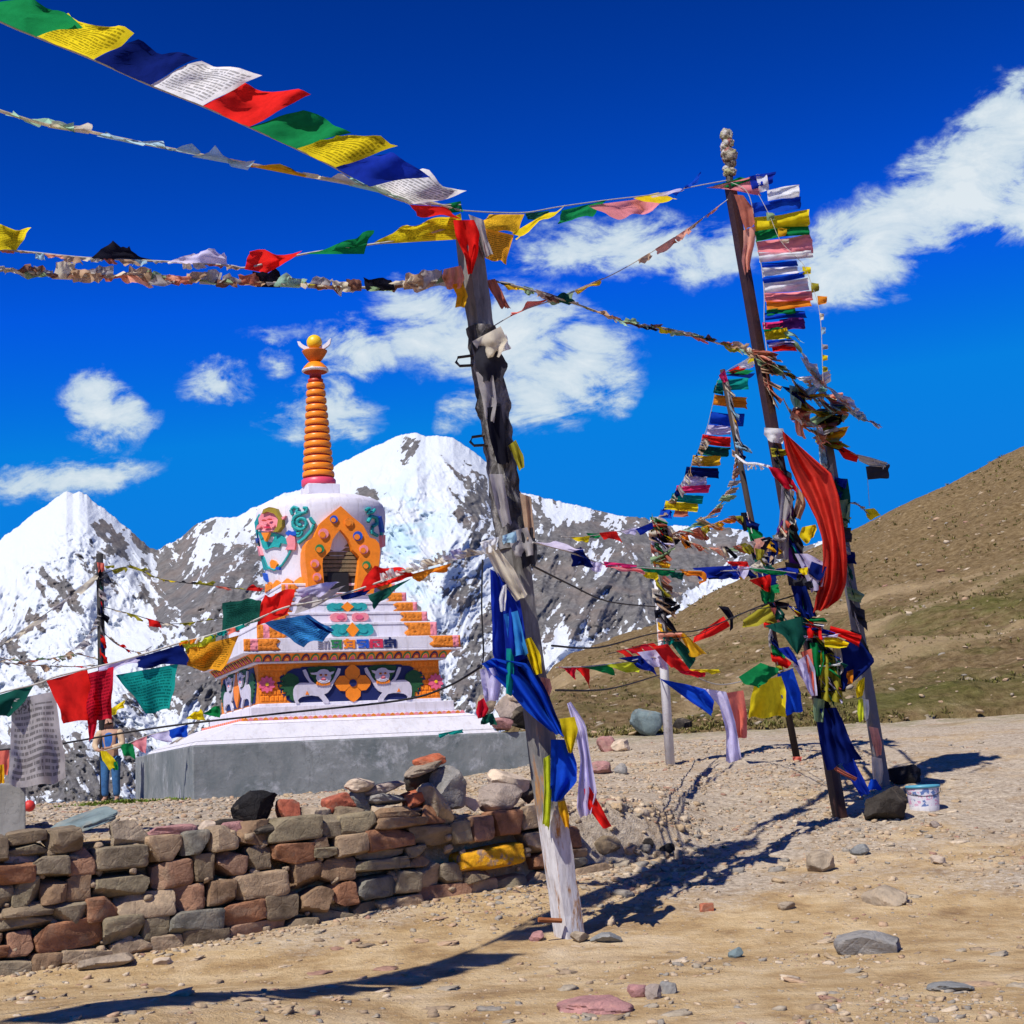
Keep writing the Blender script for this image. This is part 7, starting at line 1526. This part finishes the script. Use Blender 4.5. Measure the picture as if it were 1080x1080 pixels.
# far strings on the left
FL = [('far thin line of tiny red and yellow scraps from the black pole to the stupa', [(108, 606), (135, 598), (170, 611), (190, 614), (235, 619), (290, 625)], ['coral', 'olive', 'red', 'yellow', 'black', 'olive'], 9), ('far thin bare line falling left from the black pole', [(106, 602), (70, 632), (30, 660), (-10, 690)], ['cream', 'grey'], 4),
      ('far thin line below the first one right of the black pole', [(108, 640), (140, 648), (180, 658), (235, 652)], ['cream', 'olive', 'red'], 6), ('far rag string low on the left beside the black pole', [(-10, 692), (20, 697), (50, 695), (80, 690), (107, 697)], ['tan', 'rust', 'cream', 'palegreen', 'grey'], 18), ('far drooping line right of the black pole above the navy flag', [(110, 668), (124, 680), (145, 688), (160, 682)], ['red', 'cream', 'tan', 'white'], 9),
      ('far second rag string just under the low one at left', [(-10, 697), (40, 702), (80, 703), (108, 701)], ['cream', 'grey', 'tan', 'red'], 14), ('far steep line of scraps dropping left from the lower black pole', [(107, 640), (92, 672), (70, 690), (55, 700)], ['tan', 'grey', 'white'], 8)]
for k, (lb, pts, cols, n) in enumerate(FL):
    q = String(lb, [(x, y, D_L-.1+.01*k) for x, y in pts], .009, M_BLACKCORD); q.rags(n, cols, (.8, .2), (3, 9), .05, .95, 60+k, .05)
tcloth('tied_cloth', 'coral', [(102, 593), (104, 604)], [(110, 594), (110, 602)], D_L-.2, 'pale orange rag tied near the top of the distant black pole', 'cloth', amp=.05)
tcloth('tied_cloth', 'olive', [(110, 597), (112, 600)], [(121, 596), (120, 599)], D_L-.2, 'olive scrap blowing right from the distant black pole', 'cloth', amp=.05)
q = String('rags wound along the distant black pole', [(106, 600, D_L-.12), (107, 640, D_L-.12), (108, 700, D_L-.12)], .03, cloth_mat('charcoal'), cat='rags'); q.rags(14, ['black', 'charcoal', 'dkgreen', 'grey', 'red', 'navy'], (.4, .9), (5, 11), 0, 1, 71, .08, 1.3, back=.45)

# ------------------------------------------------------------------ the person behind the stupa
def skin(name, joints, edges, mats, parent, sub=2):
    me = bpy.data.meshes.new(name); o0 = ORG[parent.name]
    me.from_pydata([tuple(np.array(j[0])-o0) for j in joints], edges, []); me.materials.append(mats)
    o = bpy.data.objects.new(name, me); COL.objects.link(o); o.parent = parent; ORG[o.name] = o0
    sk = o.modifiers.new('skin', 'SKIN'); sk.use_smooth_shade = True
    for i, j in enumerate(joints):
        r_ = j[1]; me.skin_vertices[0].data[i].radius = r_ if isinstance(r_, tuple) else (r_, r_)
        me.skin_vertices[0].data[i].use_root = (i == 0)
    ss = o.modifiers.new('sub', 'SUBSURF'); ss.levels = sub; ss.render_levels = sub
    return o
dp = 31.0; pb = P(117, 843, dp); gz = Hs(pb[0], dp); pb[2] = gz
person = thing('person', pb, 'person in a blue vest, tan sleeves and jeans holding yellow cloth behind the wall', 'person')
M_SKINC = paint('skin', (.36, .20, .13), .6, .15, 12, .05); M_JEAN = paint('jeans', (.03, .11, .26), .85, .5, 14, .4); M_VEST = paint('blue_vest', (.015, .10, .34), .8, .3, 10, .3); M_SLEEVE = paint('tan_sleeve', (.52, .38, .24), .85, .25, 10, .3); M_HAIRC = paint('dark_hair', (.02, .015, .012), .7, .2, 20, .3); M_SHOE = paint('dark_shoe', (.03, .03, .035), .7, .2, 10, .2)
Q = lambda x, y, z: pb+np.array([x, y, z])
body = skin('body', [(Q(0, 0, .92), .12), (Q(0, 0, 1.12), .13), (Q(-.01, 0, 1.36), .14), (Q(-.02, 0, 1.47), .06), (Q(-.03, -.01, 1.60), .085), (Q(-.03, -.01, 1.70), .075),
   (Q(.19, 0, 1.40), .06), (Q(.25, -.03, 1.14), .048), (Q(.03, -.24, 1.08), .035), (Q(-.06, -.28, 1.08), .03), (Q(-.22, 0, 1.40), .06), (Q(-.30, -.05, 1.14), .048), (Q(-.17, -.26, 1.04), .035), (Q(-.10, -.30, 1.05), .03),
   (Q(.10, 0, .85), .09), (Q(.11, -.02, .47), .06), (Q(.12, .02, .09), .045), (Q(.13, -.12, .04), .04), (Q(-.10, 0, .85), .09), (Q(-.11, -.03, .47), .06), (Q(-.12, .02, .09), .045), (Q(-.14, -.12, .04), .04)],
   [(0, 1), (1, 2), (2, 3), (3, 4), (4, 5), (2, 6), (6, 7), (7, 8), (8, 9), (2, 10), (10, 11), (11, 12), (12, 13), (0, 14), (14, 15), (15, 16), (16, 17), (0, 18), (18, 19), (19, 20), (20, 21)], M_SKINC, person)
skin('vest', [(Q(0, 0, .93), (.165, .125)), (Q(0, 0, 1.12), (.165, .13)), (Q(-.01, 0, 1.33), (.185, .14)), (Q(-.02, 0, 1.44), (.09, .08))], [(0, 1), (1, 2), (2, 3)], M_VEST, person)
for nm, sgn in (('sleeve', 1), ('sleeve', -1)):
    pts = [Q(.13, 0, 1.41), Q(.20, 0, 1.39), Q(.26, -.03, 1.14), Q(.07, -.21, 1.085)] if sgn > 0 else [Q(-.15, 0, 1.41), Q(-.23, 0, 1.39), Q(-.31, -.05, 1.14), Q(-.20, -.23, 1.05)]
    skin(nm, [(pts[0], .085), (pts[1], .088), (pts[2], .068), (pts[3], .050)], [(0, 1), (1, 2), (2, 3)], M_SLEEVE, person)
skin('trousers', [(Q(0, 0, .93), (.15, .12)), (Q(.10, 0, .84), .115), (Q(.11, -.02, .47), .086), (Q(.12, .01, .12), .074), (Q(-.10, 0, .84), .115), (Q(-.11, -.03, .47), .086), (Q(-.12, .01, .12), .074)], [(0, 1), (1, 2), (2, 3), (0, 4), (4, 5), (5, 6)], M_JEAN, person)
skin('hair', [(Q(-.03, .02, 1.72), .10), (Q(-.03, .05, 1.64), .095), (Q(-.03, .07, 1.56), .06)], [(0, 1), (1, 2)], M_HAIRC, person)
for sgn in (1, -1): skin('shoe', [(Q(.125*sgn, .03, .05), .055), (Q(.135*sgn, -.12, .04), .05)], [(0, 1)], M_SHOE, person)
for sgn, hp_ in ((1, Q(-.06, -.28, 1.08)), (-1, Q(-.10, -.30, 1.05))):
    for k in range(5):
        d_ = np.array([-.03*sgn, -.045, .03-.018*k]); skin('finger', [(hp_, .012), (hp_+d_*.7, .010), (hp_+d_*1.2+np.array([0, 0, -.02]), .009)], [(0, 1), (1, 2)], M_SKINC, person, 1)
MB().prism([Q(-.045, -.10, 1.63), Q(-.015, -.10, 1.63), Q(-.03, -.10, 1.66)], np.array([0, -1., 0]), .03).build('nose', M_SKINC, person)
tcloth('flag', 'yellow', [(106, 792), (108, 802), (116, 812)], [(112, 792), (120, 800), (124, 808)], dp-.5, 'yellow and green cloth held in the hands of the person', 'flag', amp=.06)
tcloth('flag', 'green', [(116, 804), (120, 812)], [(124, 803), (125, 812)], dp-.48, 'green end of the cloth the person holds', 'flag', amp=.03)
#@@NEXT@@
